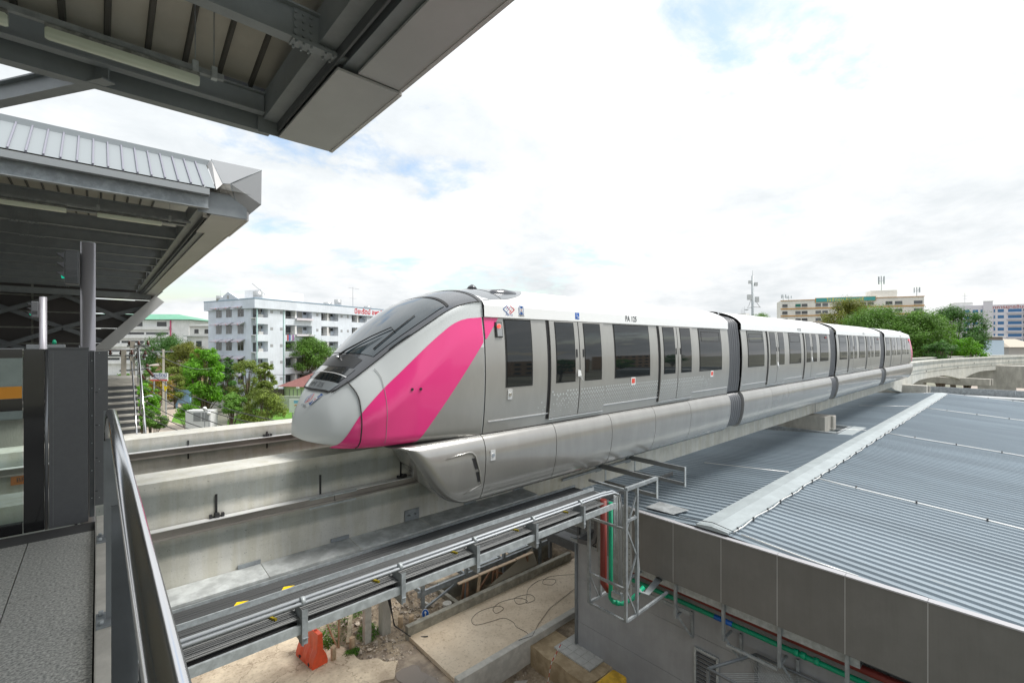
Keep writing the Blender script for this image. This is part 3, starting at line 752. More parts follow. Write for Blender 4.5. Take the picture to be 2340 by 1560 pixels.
part('cable_bundle', cables(6.66, 6.90, z_(-3.508), 6, .016, X1 - .1, .004), mat('grey_cable', (.05, .054, .056), .5), ct)
part('cable_bundle', cables(6.34, 6.62, z_(-3.60), 7, .013, X1 - .4, .0), mat('grey_conduit', (.16, .165, .165), .5, .2), ct)
part('cable_bundle', cables(6.40, 6.60, z_(-3.74), 4, .026, X1 - .4, .02), M_black, ct)
for y, z in ((6.46, -3.405), (6.395, -3.43)):
    part('conduit', G().tube([(X0, y, z_(z)), (8.5, y, z_(z)), (8.95, y, z_(z - .03)), (9.2, y + .02, z_(z - .14)), (9.28, y + .04, z_(z - .35)), (9.3, y + .05, z_(-5.9))], .021, 12), mat('bright_conduit', (.42, .45, .48), .5, .25), ct)
part('lower_rail', G().box(X0, X1, 6.305, 6.315, z_(-3.78), z_(-3.66)).box(X0, X1, 6.315, 6.345, z_(-3.668), z_(-3.66)).box(X0, X1, 6.315, 6.345, z_(-3.78), z_(-3.772)), M_galv, ct)
part('lower_rail', G().box(X0, X1 - .3, 6.62, 6.63, z_(-3.80), z_(-3.66)).box(X0, X1 - .3, 6.60, 6.62, z_(-3.668), z_(-3.66)), M_galv, ct)
for x in BR:
    part('bracket', G().box(x - .035, x - .028, 6.27, 8.1, z_(-3.93), z_(-3.83)).box(x - .028, x + .03, 6.27, 8.1, z_(-3.84), z_(-3.832)), M_galvd, ct)
    part('hanger_post', G().add([(x - .05, 6.29, z_(-3.92)), (x + .03, 6.29, z_(-3.92)), (x + .03, 6.29, z_(-3.46)), (x - .05, 6.29, z_(-3.46)), (x - .05, 6.62, z_(-3.46)), (x - .05, 6.40, z_(-3.92))], [(0, 1, 2, 3), (3, 4, 5, 0)]).box(x - .05, x - .042, 6.27, 6.289, z_(-3.92), z_(-3.46)), M_galvd, ct)
    part('anchor_plate', G().box(x - .42, x - .10, 8.10, 8.12, z_(-3.47), z_(-3.41 if abs(x - 4.88) > .1 else -3.26)), M_galvd, ct)
    if abs(x - 4.88) < .1:
        for dx in (-.33, -.19): part('anchor_bolt', G().tube([(x + dx, 8.10, z_(-3.36)), (x + dx, 8.04, z_(-3.36))], .013, 6), M_galvd, ct)
    part('pipe_clamp', G().tube([(x - .02, 6.43, z_(-3.418)), (x + .03, 6.43, z_(-3.418))], .058, 12), M_galv, ct)
    part('cable_tie', G().bar((x - .3, 6.50, z_(-3.575)), (x - .36, 6.64, z_(-3.575)), .03, .03), mat('olive_tie', (.35, .27, .01), .5), ct)
for i, x in enumerate((1.35, 1.95)):
    part('warning_tag', G().add([(x, 7.12, z_(-3.535)), (x + .20, 7.155, z_(-3.532)), (x + .06, 7.205, z_(-3.525))], [(0, 1, 2)]), mat('tag_yellow', (.85, .60, .0), .5), ct)
g = G(); [g.tube([(8.35 - i * .008, 7.82, z_(-3.47)), (8.30, 7.86, z_(-3.46))], .01, 5) for i in (0, 3)]
part('wire_end', G().tube([(0.30, 8.05, z_(-3.45)), (0.42, 7.98, z_(-3.41)), (0.54, 7.92, z_(-3.42)), (0.62, 7.90, z_(-3.46))], .016, 6), mat('dark_wire', (.05, .035, .03), .6), ct)
me = G().tube([(0, 0, 0), (0, 0, .006)], .017, 8).mesh('bolt_hole'); me.materials.append(mat('pale_spot', (.75, .68, .5), .6))
for k in range(12): inst('bolt_hole', me, ct, (0.3 + k * .16, 6.345, z_(-3.70 - .0)))
# empty frame brackets further along
def frame_bracket(x, label):
    t = thing('frame_bracket', label, 'bracket', (x, 8.1, z_(-3.6)), 'empty steel frame brackets on the beam')
    part('base_plate', G().box(x - .12, x + .12, 8.1, 8.125, z_(-3.62), z_(-3.22)), M_galvd, t)
    g = G()
    for dx in (-.06, .06): g.tube([(x + dx, 8.1, z_(-3.30)), (x + dx, 7.98, z_(-3.30))], .015, 6)
    part('anchor_bolt', g, M_black, t)
    part('top_arm', G().box(x - .006, x + .006, 6.3, 8.09, z_(-3.52), z_(-3.40)).box(x + .007, x + .06, 6.3, 8.09, z_(-3.407), z_(-3.40)), M_steel, t)
    part('bottom_arm', G().box(x - .006, x + .006, 6.3, 7.9, z_(-3.92), z_(-3.83)).box(x + .007, x + .05, 6.3, 7.9, z_(-3.837), z_(-3.83)), M_steel, t)
    part('post', G().box(x - .006, x + .075, 6.28, 6.295, z_(-3.95), z_(-3.40)), M_galv, t)
    part('post', G().box(x - .006, x + .055, 7.88, 7.9, z_(-3.92), z_(-3.52)), M_galv, t)
frame_bracket(10.60, 'grey open frame bracket next to the vertical cable ladder')
frame_bracket(12.06, 'grey open frame bracket farther from the cable ladder')
single('rail_channel', G().bar((8.95, 8.02, z_(-3.52)), (12.1, 8.02, z_(-3.50)), .05, .06), M_galvd, 'thin steel channel linking the two open frame brackets', 'channel')
me = G().tube([(0, 0, 0), (0, -.14, 0)], .02, 6).mesh('anchor_bolt'); me.materials.append(M_black)
for k, x in enumerate((14.0, 14.35)): inst('anchor_bolt', me, near, (x, 8.125, z_(-3.1)))

# ---------------------------------------------------------------- vertical cable ladder rack
vr = thing('cable_riser_frame', 'galvanised lattice frame enclosing red and green pipes at the tray end', 'frame', (9.4, 6.8, z_(-6.5)))
def L_(p, q_, w=.055): part('frame_member', G().bar(p, q_, w, w), M_galvd, vr)
xa, xb, ya, yb, zt, zb = 9.2, 9.66, 6.25, 7.34, z_(-3.42), z_(-6.5)
for x, y, z0 in ((xa, ya, zt), (xb, ya, zt), (xa, yb, z_(-4.0)), (xb, yb, z_(-4.0))): L_((x, y, z0), (x, y, zb), .065)
for z in (zb, z_(-5.75), z_(-4.35)):
    L_((xa, ya + .04, z), (xa, yb - .04, z))
L_((xa, ya + .04, zt), (xa, yb, zt))
for z in (zb, z_(-4.15), zt): L_((xa + .04, ya, z), (xb - .04, ya, z))
L_((xb, ya, zb), (11.1, ya + .02, zb)); L_((xa, yb, zb), (11.9, yb, zb)); L_((xa, ya, zt + .02), (10.55, ya, zt + .02), .075)
for i in range(4):
    za = zb + (zt - zb - .2) * i / 4; z2 = zb + (zt - zb - .2) * (i + 1) / 4
    if i % 2: L_((xa + .03, ya, za), (xb - .03, ya, z2), .035)
    else: L_((xb - .03, ya, za), (xa + .03, ya, z2), .035)
L_((xa, yb, z_(-5.75)), (xa + .4, yb, zb), .03)
part('red_pipe', G().tube([(9.45, 7.08, z_(-3.9)), (9.45, 7.08, z_(-6.0)), (9.6, 7.06, z_(-6.2)), (10.0, 7.0, z_(-6.22))], .085, 16), M_red, vr)
part('green_pipe', G().tube([(9.42, 6.84, z_(-3.9)), (9.42, 6.84, z_(-6.28)), (9.46, 6.8, z_(-6.36)), (9.6, 6.62, z_(-6.38)), (9.85, 6.5, z_(-6.30)), (10.2, 6.4, z_(-6.1))], .052, 14), M_green, vr)
part('pipe_coupling', G().tube([(9.42, 6.84, z_(-6.16)), (9.42, 6.84, z_(-6.26))], .064, 14), M_green, vr)
part('pipe_coupling', G().tube([(9.5, 6.755, z_(-6.375)), (9.56, 6.68, z_(-6.38))], .064, 14), M_green, vr)
for k in range(5):
    part('conduit', G().tube([(9.42, 6.74 - k * .042, z_(-3.7)), (9.42, 6.74 - k * .042, z_(-6.05))], .016, 8), M_galv, vr)
part('junction_box', G().box(9.36, 9.5, 6.5, 6.78, z_(-6.2), z_(-6.05)), M_galv, vr, bevel=.008)
g = G().box(9.46, 9.47, 6.28, 6.52, z_(-6.1), z_(-3.9)); part('perforated_tray', g, mat('pale_tray', (.42, .44, .44), .5, .3), vr)
me = G()
for i in range(4): me.box(-.002, .0, -.078 + i * .048, -.058 + i * .048, -.012, .012)
me = me.mesh('perforation'); me.materials.append(M_black)
for k in range(15): inst('perforation', me, vr, (9.459, 6.40, z_(-6.0 + k * .14)))
for k in range(5):
    part('flexible_conduit', G().tube([(9.7 + .03 * k, 6.3 + .03 * k, z_(-4.2)), (9.72 + .03 * k, 6.3, z_(-5.5)), (9.85 + .03 * k, 6.32 + .02 * k, z_(-6.05)), (10.5, 6.45 + .03 * k, z_(-6.42)), (11.6, 6.7 + .03 * k, z_(-6.5 + .02 * k))], .017, 8), M_galv, vr)

# ---------------------------------------------------------------- the monorail train
YC = 8.47
TT = lambda x: math.sqrt(max(0.0, (x - 2.5) / 3.0))
_zt = smooth_tab([(0, -1.45), (.1, -1.27), (.17, -1.14), (.258, -.96), (.374, -.70), (.447, -.50), (.483, -.40), (.597, -.04), (.658, .15), (.744, .45), (.80, .64), (.856, .82), (.913, .97), (1, 1.13), (1.18, 1.25), (1.3, 1.27)])
_zs = smooth_tab([(0, -1.45), (.1, -1.34), (.17, -1.23), (.258, -1.07), (.374, -.84), (.447, -.68), (.483, -.60), (.597, -.29), (.658, -.08), (.744, .20), (.80, .385), (.856, .57), (.913, .70), (1, .79), (1.1, .81)])
_zb = smooth_tab([(0, -1.45), (.04, -1.53), (.1, -1.59), (.2, -1.64), (.35, -1.66), (.6, -1.68), (1, -1.73), (1.5, -1.735)])
_wm = smooth_tab([(0, 0), (.06, .12), (.13, .24), (.192, .39), (.258, .68), (.332, 1.02), (.40, 1.22), (.462, 1.36), (.569, 1.51), (.65, 1.57), (.72, 1.60)])
def wmax(x): return _wm(TT(x))
_ws = smooth_tab([(0, 0), (.06, .08), (.13, .16), (.192, .25), (.258, .38), (.374, .68), (.447, .86), (.483, .94), (.597, 1.08), (.658, 1.19), (.744, 1.36), (.80, 1.44), (.856, 1.49), (.913, 1.50), (1, 1.50)])
def wsh(x):
    return min(_ws(TT(x)), wmax(x))
def side_y(x, z):
    """half width of the body at height z (relative to the eye)"""
    zb, zs = _zb(TT(x)), _zs(TT(x)); w = wmax(x)
    k = min(1.0, (x - 2.5) / 1.6)
    y = w - .085 * k * min(1.6, ((z + .55) / 1.1) ** 2)
    if x < 6.2:
        s = (z - zb) / max(1e-4, zs - zb); s0 = .22 + .50 * max(0, min(1, (x - 2.9) / 2)); u = max(0.0, min(1.0, (s - s0) / (1 - s0))); u = u ** 1.7
        y = y + (min(y, wsh(x)) - y) * u
    d = (z - zb) / .16
    if d < 1 and x < 5.6: y -= .16 * (1 - math.sqrt(max(0, 1 - (1 - max(0, d)) ** 2))) * min(1, w) * (1 if x < 4.2 else max(0, (5.6 - x) / 1.4))
    return max(y, 0.0)
def crown(x, a):
    t = TT(x); zs, zt = _zs(t), _zt(t)
    y = wsh(x) * a if x < 6 else 1.5 * a
    return y, zs + (zt - zs) * max(0, 1 - a ** 2.2) ** .75
class Car:
    """maps the train's own coordinates (x from the nose, half width, z) to the world"""
    def __init__(s, x0, sx): s.x0, s.sx = x0, sx
    def P(s, x, y, z, sd=-1): return (s.x0 + s.sx * x, YC + sd * y, EYE + z)
fw = Car(0, 1); bw = Car(59.4, -1)
M_body = mat('silver_body_paint', (.40, .395, .375), .3, .45, var=.04, vscale=2.5, vstretch=(1, 1, .3), coat=.35)
M_skirt = mat('silver_skirt_paint', (.36, .355, .34), .22, .5, var=.05, vscale=2.0, vstretch=(1, 1, .3), coat=.4)
M_roofw = mat('white_roof_paint', (.86, .87, .87), .35, coat=.3)
M_shell = mat('pale_grey_nose_paint', (.60, .635, .64), .38, .0, coat=.35)
M_mask = mat('dark_grey_mask', (.055, .06, .07), .22, .1, coat=.6)
M_glass = mat('tinted_window_glass', (.008, .011, .013), .03, 0, spec=.7)
M_seam = mat('black_seam_rubber', (.02, .02, .02), .6)
M_trim = mat('bright_trim', (.8, .8, .8), .25, .5)
def nrm(fn, u, v, e=.012):
    a = Vector(fn(u + e, v)) - Vector(fn(u - e, v)); b_ = Vector(fn(u, v + e)) - Vector(fn(u, v - e))
    n = a.cross(b_); return n.normalized() if n.length > 1e-9 else Vector((0, -1, 0))
def side_fn(car, off=0.0, sd=-1):
    def f0(x, z): return Vector(car.P(x, side_y(x, z), z, sd))
    def f(x, z):
        p = f0(x, z)
        if off:
            n = nrm(f0, x, z)
            if n.y * sd < 0: n = -n
            p = p + n * off
        return p
    return f
def side_patch(car, x0, x1, z0, z1, off, nx=None, nz=14, sd=-1, rim=True):
    """curved panel lying on the body side; x0/x1 may be functions of z"""
    X0_ = x0 if callable(x0) else (lambda z: x0); X1_ = x1 if callable(x1) else (lambda z: x1)
    nx = nx or max(2, int(abs(X1_(z0) - X0_(z0)) / .5) + 1)
    f = side_fn(car, off, sd); fi = side_fn(car, -.02, sd)
    rows = []
    for i in range(nz + 1):
        z = z0 + (z1 - z0) * i / nz
        rows.append([f(X0_(z) + (X1_(z) - X0_(z)) * j / nx, z) for j in range(nx + 1)])
    g = G(); g.grid(rows)
    if rim:
        for idx in (0, nx):
            g.grid([[rows[i][idx], fi(X0_(z0 + (z1 - z0) * i / nz) + (X1_(z0 + (z1 - z0) * i / nz) - X0_(z0 + (z1 - z0) * i / nz)) * idx / nx, z0 + (z1 - z0) * i / nz)] for i in range(nz + 1)], smooth=False)
        for iz in (0, nz):
            z = z0 + (z1 - z0) * iz / nz
            g.grid([[rows[iz][j], fi(X0_(z) + (X1_(z) - X0_(z)) * j / nx, z)] for j in range(nx + 1)], smooth=False)
    return g
def crown_fn(car, off=0.0):
    def f0(x, a):
        y, z = crown(x, abs(a)); return Vector(car.P(x, y * (1 if a >= 0 else -1), z))
    def f(x, a):
        p = f0(x, a)
        if off:
            aa = max(-.97, min(.97, a)); n = nrm(f0, x, aa, .01)
            if n.z < 0: n = -n
            p = p + n * off
        return p
    return f
def crown_patch(car, t0, t1, a0, a1, off, nt_=16, na=24):
    """patch of the nose's crown between two lines t0(a), t1(a)"""
    T0 = t0 if callable(t0) else (lambda a: t0); T1 = t1 if callable(t1) else (lambda a: t1)
    f = crown_fn(car, off); rows = []
    for i in range(nt_ + 1):
        r = []
        for j in range(na + 1):
            a = a0 + (a1 - a0) * j / na; t = T0(a) + (T1(a) - T0(a)) * i / nt_
            r.append(f(2.5 + 3 * t * t, a))
        rows.append(r)
    return G().grid(rows)
train = thing('monorail_train', 'four-car silver monorail train with white roof and a pink-striped nose', 'train', (2.5, YC, z_(-1.94)))
TP = lambda name, g, m, label=None: part(name, g, m, train, label)

XL = smooth_tab([(-1.75, 2.79), (-1.63, 2.88), (-1.17, 3.14), (-.84, 3.42), (-.5, 3.77), (-.18, 4.11), (.05, 4.37), (.2, 4.56), (.33, 4.74), (.43, 4.95), (.49, 5.2), (.515, 5.5)])
XR = lambda z: 4.04 + (z + 1.72) * .808
ZL = .525     # underside of the roof fascia

def nose(car, label_side):
    # shell: rings from tip to cab seam
    ts = [0.0, .02, .045, .07, .1, .13, .16, .2, .24] + [.27 + .0215 * i for i in range(35)]
    ts = [t for t in ts if t < 1.0] + [1.0]
    rows = []
    for t in ts:
        x = 2.5 + 3 * t * t; zb, zs = _zb(t), _zs(t); ring = []
        for sd in (-1, 1):
            half = [(side_y(x, zb + .001) * k, zb) for k in (0, .35, .7)]
            half += [(side_y(x, zb + (zs - zb) * s), zb + (zs - zb) * s) for s in [.0, .015, .035, .06, .09, .13, .18, .25, .33, .41, .5, .58, .66, .73, .78, .83, .88, .92, .96, 1.0]]
            half += [crown(x, a) for a in (.985, .96, .92, .87, .8, .72, .62, .5, .38, .25, .12)]
            half = [(y, z) for y, z in half]
            ring.append([car.P(x, y, z, sd) for y, z in half])
        top = car.P(x, 0, _zt(t))
        rows.append(ring[0] + [top] + ring[1][::-1][:-1])
    g = G().grid([r + [r[0]] for r in rows])
    TP('nose_shell', g, M_shell)
    # silver and pink livery
    z0_, z1_ = -1.725, ZL - .005
    for sd in (-1, 1):
        zlim = lambda z: 5.5
        TP('silver_side_panel', side_patch(car, lambda z: min(5.46, XR(z)), 5.46, _zb(1) + .01, -.06, .006, nx=18, nz=30, sd=sd, rim=False), M_body)
        g = side_patch(car, XL, lambda z: min(XR(z), 5.455), -1.70, z1_ - .005, .010, nx=36, nz=60, sd=sd, rim=False)
        TP('pink_stripe', g, M_pinkp)
    # gill: bottom of stripe is trimmed by the shell's own lower edge
    # mask over the crown
    def t_low(a):
        a = abs(a); return .332 + .045 * a * a + (max(0, a - .90) / .085) ** 1.2 * .03
    TP('nose_mask', crown_patch(car, t_low, 1.0, -.985, .985, .010, 40, 40), M_mask)
    TP('mask_seam', crown_patch(car, lambda a: t_low(a) - .010, lambda a: t_low(a) + .002, -.985, .985, .013, 2, 60), M_seam)
    for s in (-1, 1):
        f = crown_fn(car, .018)
        TP('mask_seam', G().tube([f(2.5 + 3 * t * t, s * .988) for t in [.378 + .0259 * i for i in range(25)]], .007, 6), M_seam)
    # light grey number panel, headlight glass, black panels, windscreen
    TP('number_panel', crown_patch(car, lambda a: t_low(a) + .004, lambda a: .394 + .036 * a * a, -.90, .90, .016, 6, 32), mat('grey_number_panel', (.30, .33, .35), .2, .2, coat=1))
    TP('headlight_glass', crown_patch(car, lambda a: .395 + .036 * a * a, lambda a: .440 + .027 * a * a, -.84, .84, .017, 6, 32), M_glass)
    TP('headlight_glass', crown_patch(car, lambda a: .447 + .028 * a * a, lambda a: .474 + .05 * a * a, -.84, .84, .016, 6, 32), mat('smoked_panel', (.03, .033, .036), .1, coat=1))
    TP('panel_joint', crown_patch(car, lambda a: .4405 + .027 * a * a, lambda a: .4455 + .028 * a * a, -.86, .86, .020, 2, 32), M_trim)
    TP('black_panel', crown_patch(car, lambda a: .479 + .05 * a * a, lambda a: .548 + .01 * a * a, -.76, .76, .015, 8, 32), mat('matt_black_panel', (.03, .032, .034), .35))
    TP('windscreen', crown_patch(car, lambda a: .555 + .045 * a * a, lambda a: .892 - .035 * abs(a) ** 2.2, -.885, .885, .020, 30, 34), mat('windscreen_glass', (.02, .035, .045), .04, .1, coat=.3, spec=.8))
    TP('windscreen_edge', crown_patch(car, lambda a: .897 - .035 * abs(a) ** 2.2, lambda a: .907 - .035 * abs(a) ** 2.2, -.92, .92, .022, 2, 30), M_seam)
    for s in (-1, 1):
        TP('cab_side_window', crown_patch(car, lambda a: .64 + (.97 - abs(a)) * .3, lambda a: .73 - (.97 - abs(a)) * .8, s * .905, s * .968, .019, 10, 6), mat('windscreen_glass', (0, 0, 0)))
    for t in (.985,):
        TP('roof_joint', crown_patch(car, t, t + .006, -.985, .985, .016, 2, 40), M_seam)
    # panel seams on the side
    for sd in (-1, 1):
        f = side_fn(car, .012, sd)
        pts = [(3.25, .0 - .34), (3.34, -.42)] 
        zs1 = [-1.70 + i * .06 for i in range(19)]
        seam = [(3.13 + .07 * (z + 1.7) + (0 if z < -.95 else (z + .95) ** 2 * -.9), z) for z in zs1]
        TP('hatch_seam', G().tube([f(x, z) for x, z in seam], .010, 6), M_seam)
        TP('panel_seam', G().tube([f(3.50 + .03 * (z + 1.7) - (0 if z < -.6 else (z + .6) ** 2 * 1.6), z) for z in [-1.68 + i * .07 for i in range(19)]], .004, 5), mat('grey_seam', (.25, .25, .25), .6))
        for x in (3.93, 4.08): TP('socket', G().tube([f(x, -.76), Vector(f(x, -.76)) + Vector((0, sd * .012, 0))], .024, 12), M_seam)
    return
nose(fw, 'front'); nose(bw, 'rear')
# wiper on the front windscreen
f = crown_fn(fw, .05); f2 = crown_fn(fw, .035)
WP = lambda t, a: f(2.5 + 3 * t * t, a)
TP('wiper_arm', G().tube([WP(.537, -.03), WP(.565, .05), WP(.65, .36), WP(.709, .575)], [.022, .016, .011, .011], 8), M_black)
TP('wiper_blade', G().tube([f2(2.5 + 3 * t * t, a) for t, a in [(.609, .75), (.65, .735), (.70, .715), (.75, .695), (.785, .675)]], .010, 6), M_black)
TP('wiper_blade', G().tube([WP(.709, .575), WP(.70, .715)], .008, 6), M_black)
TP('wiper_pivot', G().tube([WP(.53, -.03), f2(2.5 + 3 * .52 ** 2, -.03)], .035, 10), M_chrome)

def body(car, xa, xb, nose_end):
    """body side, roof and fascia between xa and xb in the car's own coordinates"""
    for sd in (-1, 1):
        TP('body_side', side_patch(car, xa, xb, -1.725, ZL, 0.0, nx=int((xb - xa) / .5), nz=18, sd=sd), M_body)
        g = G().grid([[car.P(x, y, z, sd) for y, z in ((1.50, ZL), (1.555, ZL), (1.555, ZL + .015), (1.545, .75), (1.50, .815))] for x in (xa, xb)], smooth=False)
        TP('roof_fascia', g, M_roofw)
        TP('silver_trim', side_patch(car, xa + .1, xb - .05, -1.505, -1.485, .010, nx=20, nz=1, sd=sd), M_trim)
        TP('lower_seam', side_patch(car, xa, xb, -1.738, -1.722, .012, nx=20, nz=1, sd=sd, rim=False), M_seam)
    xs_ = [xa + (xb - xa) * i / 24 for i in range(25)]
    rows = []
    for x in xs_:
        r = []
        for i in range(-16, 17):
            a = i / 16; y = 1.5 * a; xx = x if nose_end else 9
            zt = _zt(TT(xx)) if nose_end else 1.27
            r.append(car.P(x, y, .815 + (zt - .815) * max(0, 1 - abs(a) ** 2.2) ** .75, -1))
        rows.append(r)
    TP('roof', G().grid(rows), M_roofw)
    TP('floor', G().box(*sorted((car.P(xa, 0, 0)[0], car.P(xb, 0, 0)[0])), YC - 1.4, YC + 1.4, z_(-1.80), z_(-1.74)), M_black)
    # raised roof equipment line
    for y0, y1 in ((-.75, -.70), (.70, .75)):
        xx = sorted((car.P(max(xa, 7.6), 0, 0)[0], car.P(xb - .4, 0, 0)[0]))
        TP('roof_rail', G().box(xx[0], xx[1], YC + y0, YC + y1, z_(1.13), z_(1.20)), M_roofw)
def equip(car, windows, doors, sd):
    for x0, x1 in windows:
        w = TP('window', side_patch(car, x0 - .035, x1 + .035, -.86, .50, .006, sd=sd), M_seam)
        part('pane', side_patch(car, x0, x1, -.83, .475, .012, sd=sd), M_glass, w)
        if x1 - x0 > 1.3 and x0 > 12:
            g = G(); ff = side_fn(car, .016, sd)
            for za, zb_ in ((.08, .10), (.38, .40)): g.grid([[ff(x, z) for x in (x0 + .12, x1 - .12)] for z in (za, zb_)])
            for xq in (x0 + .12, x1 - .14): g.grid([[ff(x, z) for x in (xq, xq + .02)] for z in (.10, .16, .24, .32, .38)])
            part('hopper_frame', g, M_seam, w)
    for xd in doors:
        TP('door_pocket_gap', side_patch(car, xd - .065, xd + .03, -1.62, ZL - .012, .010, nx=1, sd=sd), M_black)
        for k in range(2):
            a = xd + k * .975
            d = TP('door', side_patch(car, a, a + .945, -1.60, ZL - .02, .038, nx=3, sd=sd), M_body)
            part('door_window_rim', side_patch(car, a + .155, a + .805, -.85, .485, .041, nx=2, sd=sd), M_seam, d)
            part('door_window', side_patch(car, a + .175, a + .785, -.83, .465, .046, nx=2, sd=sd), M_glass, d)
            hx = a + (.83 if k == 0 else .09)
            part('door_handle', side_patch(car, hx, hx + .05, -.30, -.12, .044, nx=1, nz=3, sd=sd), M_black, d)
        TP('door_gap', side_patch(car, xd + .950, xd + .970, -1.60, ZL - .02, .030, nx=1, sd=sd), M_black)
        TP('door_sill', side_patch(car, xd, xd + 1.92, -1.635, -1.615, .04, nx=4, nz=1, sd=sd), M_trim)
SKIRT = [(-1.735, 1.50), (-1.76, 1.545), (-1.82, 1.60), (-1.95, 1.648), (-2.15, 1.665), (-2.4, 1.650), (-2.6, 1.615), (-2.8, 1.555), (-2.93, 1.49), (-3.0, 1.41), (-3.03, 1.30), (-3.03, 1.1)]
def skirts(car, xs_, sd):
    for a, b_ in zip(xs_, xs_[1:]):
        rows = [[car.P(x, y, z, sd) for z, y in SKIRT] for x in (a + .008, (a + b_) / 2, b_ - .008)]
        g = G().grid(rows)
        for x in (a + .008, b_ - .008): g.quad(*[car.P(x, y, z, sd) for z, y in SKIRT], car.P(x, 1.1, -1.735, sd))
        TP('skirt_panel', g, M_skirt)
    TP('skirt_lining', G().box(*sorted((car.P(xs_[0] + .05, 0, 0)[0], car.P(xs_[-1], 0, 0)[0])), *sorted((YC + sd * .60, YC + sd * 1.32)), z_(-2.97), z_(-1.78)), M_black)
_xf = smooth_tab([(-3.04, 5.35), (-3.0, 5.06), (-2.93, 4.86), (-2.8, 4.66), (-2.5, 4.38), (-2.15, 4.13), (-1.95, 3.99), (-1.82, 3.86), (-1.74, 3.60)])
def pod(car, sd):
    """front end of the skirt that curls round the beam"""
    rows = []
    zz = [-1.735, -1.76, -1.82, -1.9, -1.95, -2.05, -2.15, -2.3, -2.4, -2.5, -2.6, -2.7, -2.8, -2.88, -2.93, -2.97, -3.0, -3.015, -3.03]
    tab = sorted(SKIRT[:-1]); yo_ = smooth_tab([(a, b_) for a, b_ in tab])
    for z in zz:
        yo = yo_(z); xf = _xf(z); r = [(xf + .13, .42), (xf + .07, .75), (xf + .02, 1.1)]
        ry = .26; rx = .20
        for k in range(9):
            a = k / 8 * math.pi / 2; r.append((xf + rx * (1 - math.cos(a)), yo - ry + ry * math.sin(a)))
        r += [(xf + rx + .05 + (5.44 - xf - rx - .05) * k / 6, yo) for k in range(7)]
        rows.append([car.P(x, y, z, sd) for x, y in r])
    g = G().grid(rows); g.quad(*rows[-1], car.P(5.44, .45, -3.03, sd)); g.quad(*rows[0][::-1], car.P(5.44, .45, -1.735, sd))
    # the pod's inner face beside the beam
    g.grid([[r[0], car.P(5.44, .42, z, sd)] for r, z in zip(rows, zz)])
    TP('skirt_nose', g, M_skirt)
    yq = lambda z: yo_(z) + .006
    PQ = lambda x, z, o=0: Vector(car.P(x, yq(z) + o, z, sd))
    for (xa, za), (xb_, zb_) in (((5.12, -2.10), (5.20, -2.32)), ((5.215, -2.37), (5.285, -2.58))):
        TP('air_slot', G().add([PQ(xa, za), PQ(xa + .09, za - .01), PQ(xb_ + .09, zb_), PQ(xb_, zb_)], [(0, 1, 2, 3)]), M_black)
    lip = G().tube([PQ(4.55, -2.03), PQ(4.8, -2.0), PQ(5.05, -1.985), PQ(5.13, -2.0), PQ(5.2, -2.07), PQ(5.30, -2.35), PQ(5.37, -2.6), PQ(5.35, -2.66), PQ(5.2, -2.70), PQ(5.0, -2.76)], [.003, .012, .016, .018, .018, .014, .014, .016, .012, .003], 8)
    TP('recess_lip', lip, M_skirt)
for car in (fw, bw):
    body(car, 5.50, 16.33, True)
    # dark cap on the front of the roof
    f = crown_fn(car, .012); rows = []
    for i in range(13):
        x = 5.50 + 1.95 * i / 12; am = .97 * (1 - (i / 12) ** 2.4) ** .5 if i < 12 else .02
        if i < 4: am = .97 - .05 * i / 4
        rows.append([f(x, am * j / 12) for j in range(-12, 13)])
    TP('dark_roof_cap', G().grid(rows), mat('dark_roof_cap_paint', (.15, .165, .18), .25, .2, coat=.6))
    for x in (5.50, 6.05): TP('roof_joint', G().tube([f(x, j / 14) for j in range(-13, 14)], .006, 5), M_seam)
    xs_ = [5.45, 7.42, 9.44, 11.45, 13.46, 16.30]
    for sd in (-1, 1):
        skirts(car, xs_, sd); pod(car, sd)
    c = Vector(car.P(6.35, .95, 1.08, 1)); 
    for sd in (-1, 1):
        c = Vector(car.P(6.42, 1.02, 1.0, sd)); g = G()
        g.tube([c + Vector((-.42, 0, -.01)), c + Vector((-.3, 0, .035)), c + Vector((0, 0, .05)), c + Vector((.3, 0, .04)), c + Vector((.42, 0, .0))], [.03, .10, .125, .11, .04], 14)
        TP('camera_pod', g, M_mask)
    c = Vector(car.P(6.3, .1, 1.25)); TP('roof_antenna', G().tube([c, c + Vector((0, 0, .05)), c + Vector((0, 0, .10))], [.12, .09, .02], 12), M_mask)
    for sd in (-1, 1):
        f = side_fn(car, .006, sd)
        g = side_patch(car, 5.475, 5.50, -1.72, ZL, .004, nx=1, sd=sd, rim=False); TP('cab_seam', g, M_seam)
        # end of the pink stripe behind the seam
        g = side_patch(car, 5.51, lambda z: max(5.512, XR(z) + .03), .10, ZL - .012, .008, nx=4, nz=10, sd=sd, rim=False); TP('pink_stripe', g, M_pinkp)
        TP('marker_lamp_housing', side_patch(car, 5.77, 5.94, .13, .43, .03, nx=1, nz=2, sd=sd), M_seam)
        TP('marker_lamp_plate', side_patch(car, 5.80, 5.925, .15, .41, .035, nx=1, nz=2, sd=sd), mat('grey_lamp_plate', (.35, .36, .36), .3, .5))
        p = Vector(side_fn(car, .04, sd)(5.845, .345)); TP('marker_lamp', G().tube([p, p + Vector((0, sd * .02, 0))], .035, 12), mat('red_lamp', (.8, .03, .02), .4, emit=((1, .05, .03), 2.2)))
W1 = [(6.04, 6.72), (9.67, 11.23), (14.17, 15.71)]; D1 = [7.28, 11.77]
equip(fw, W1, D1, -1)
equip(fw, W1, D1, 1)
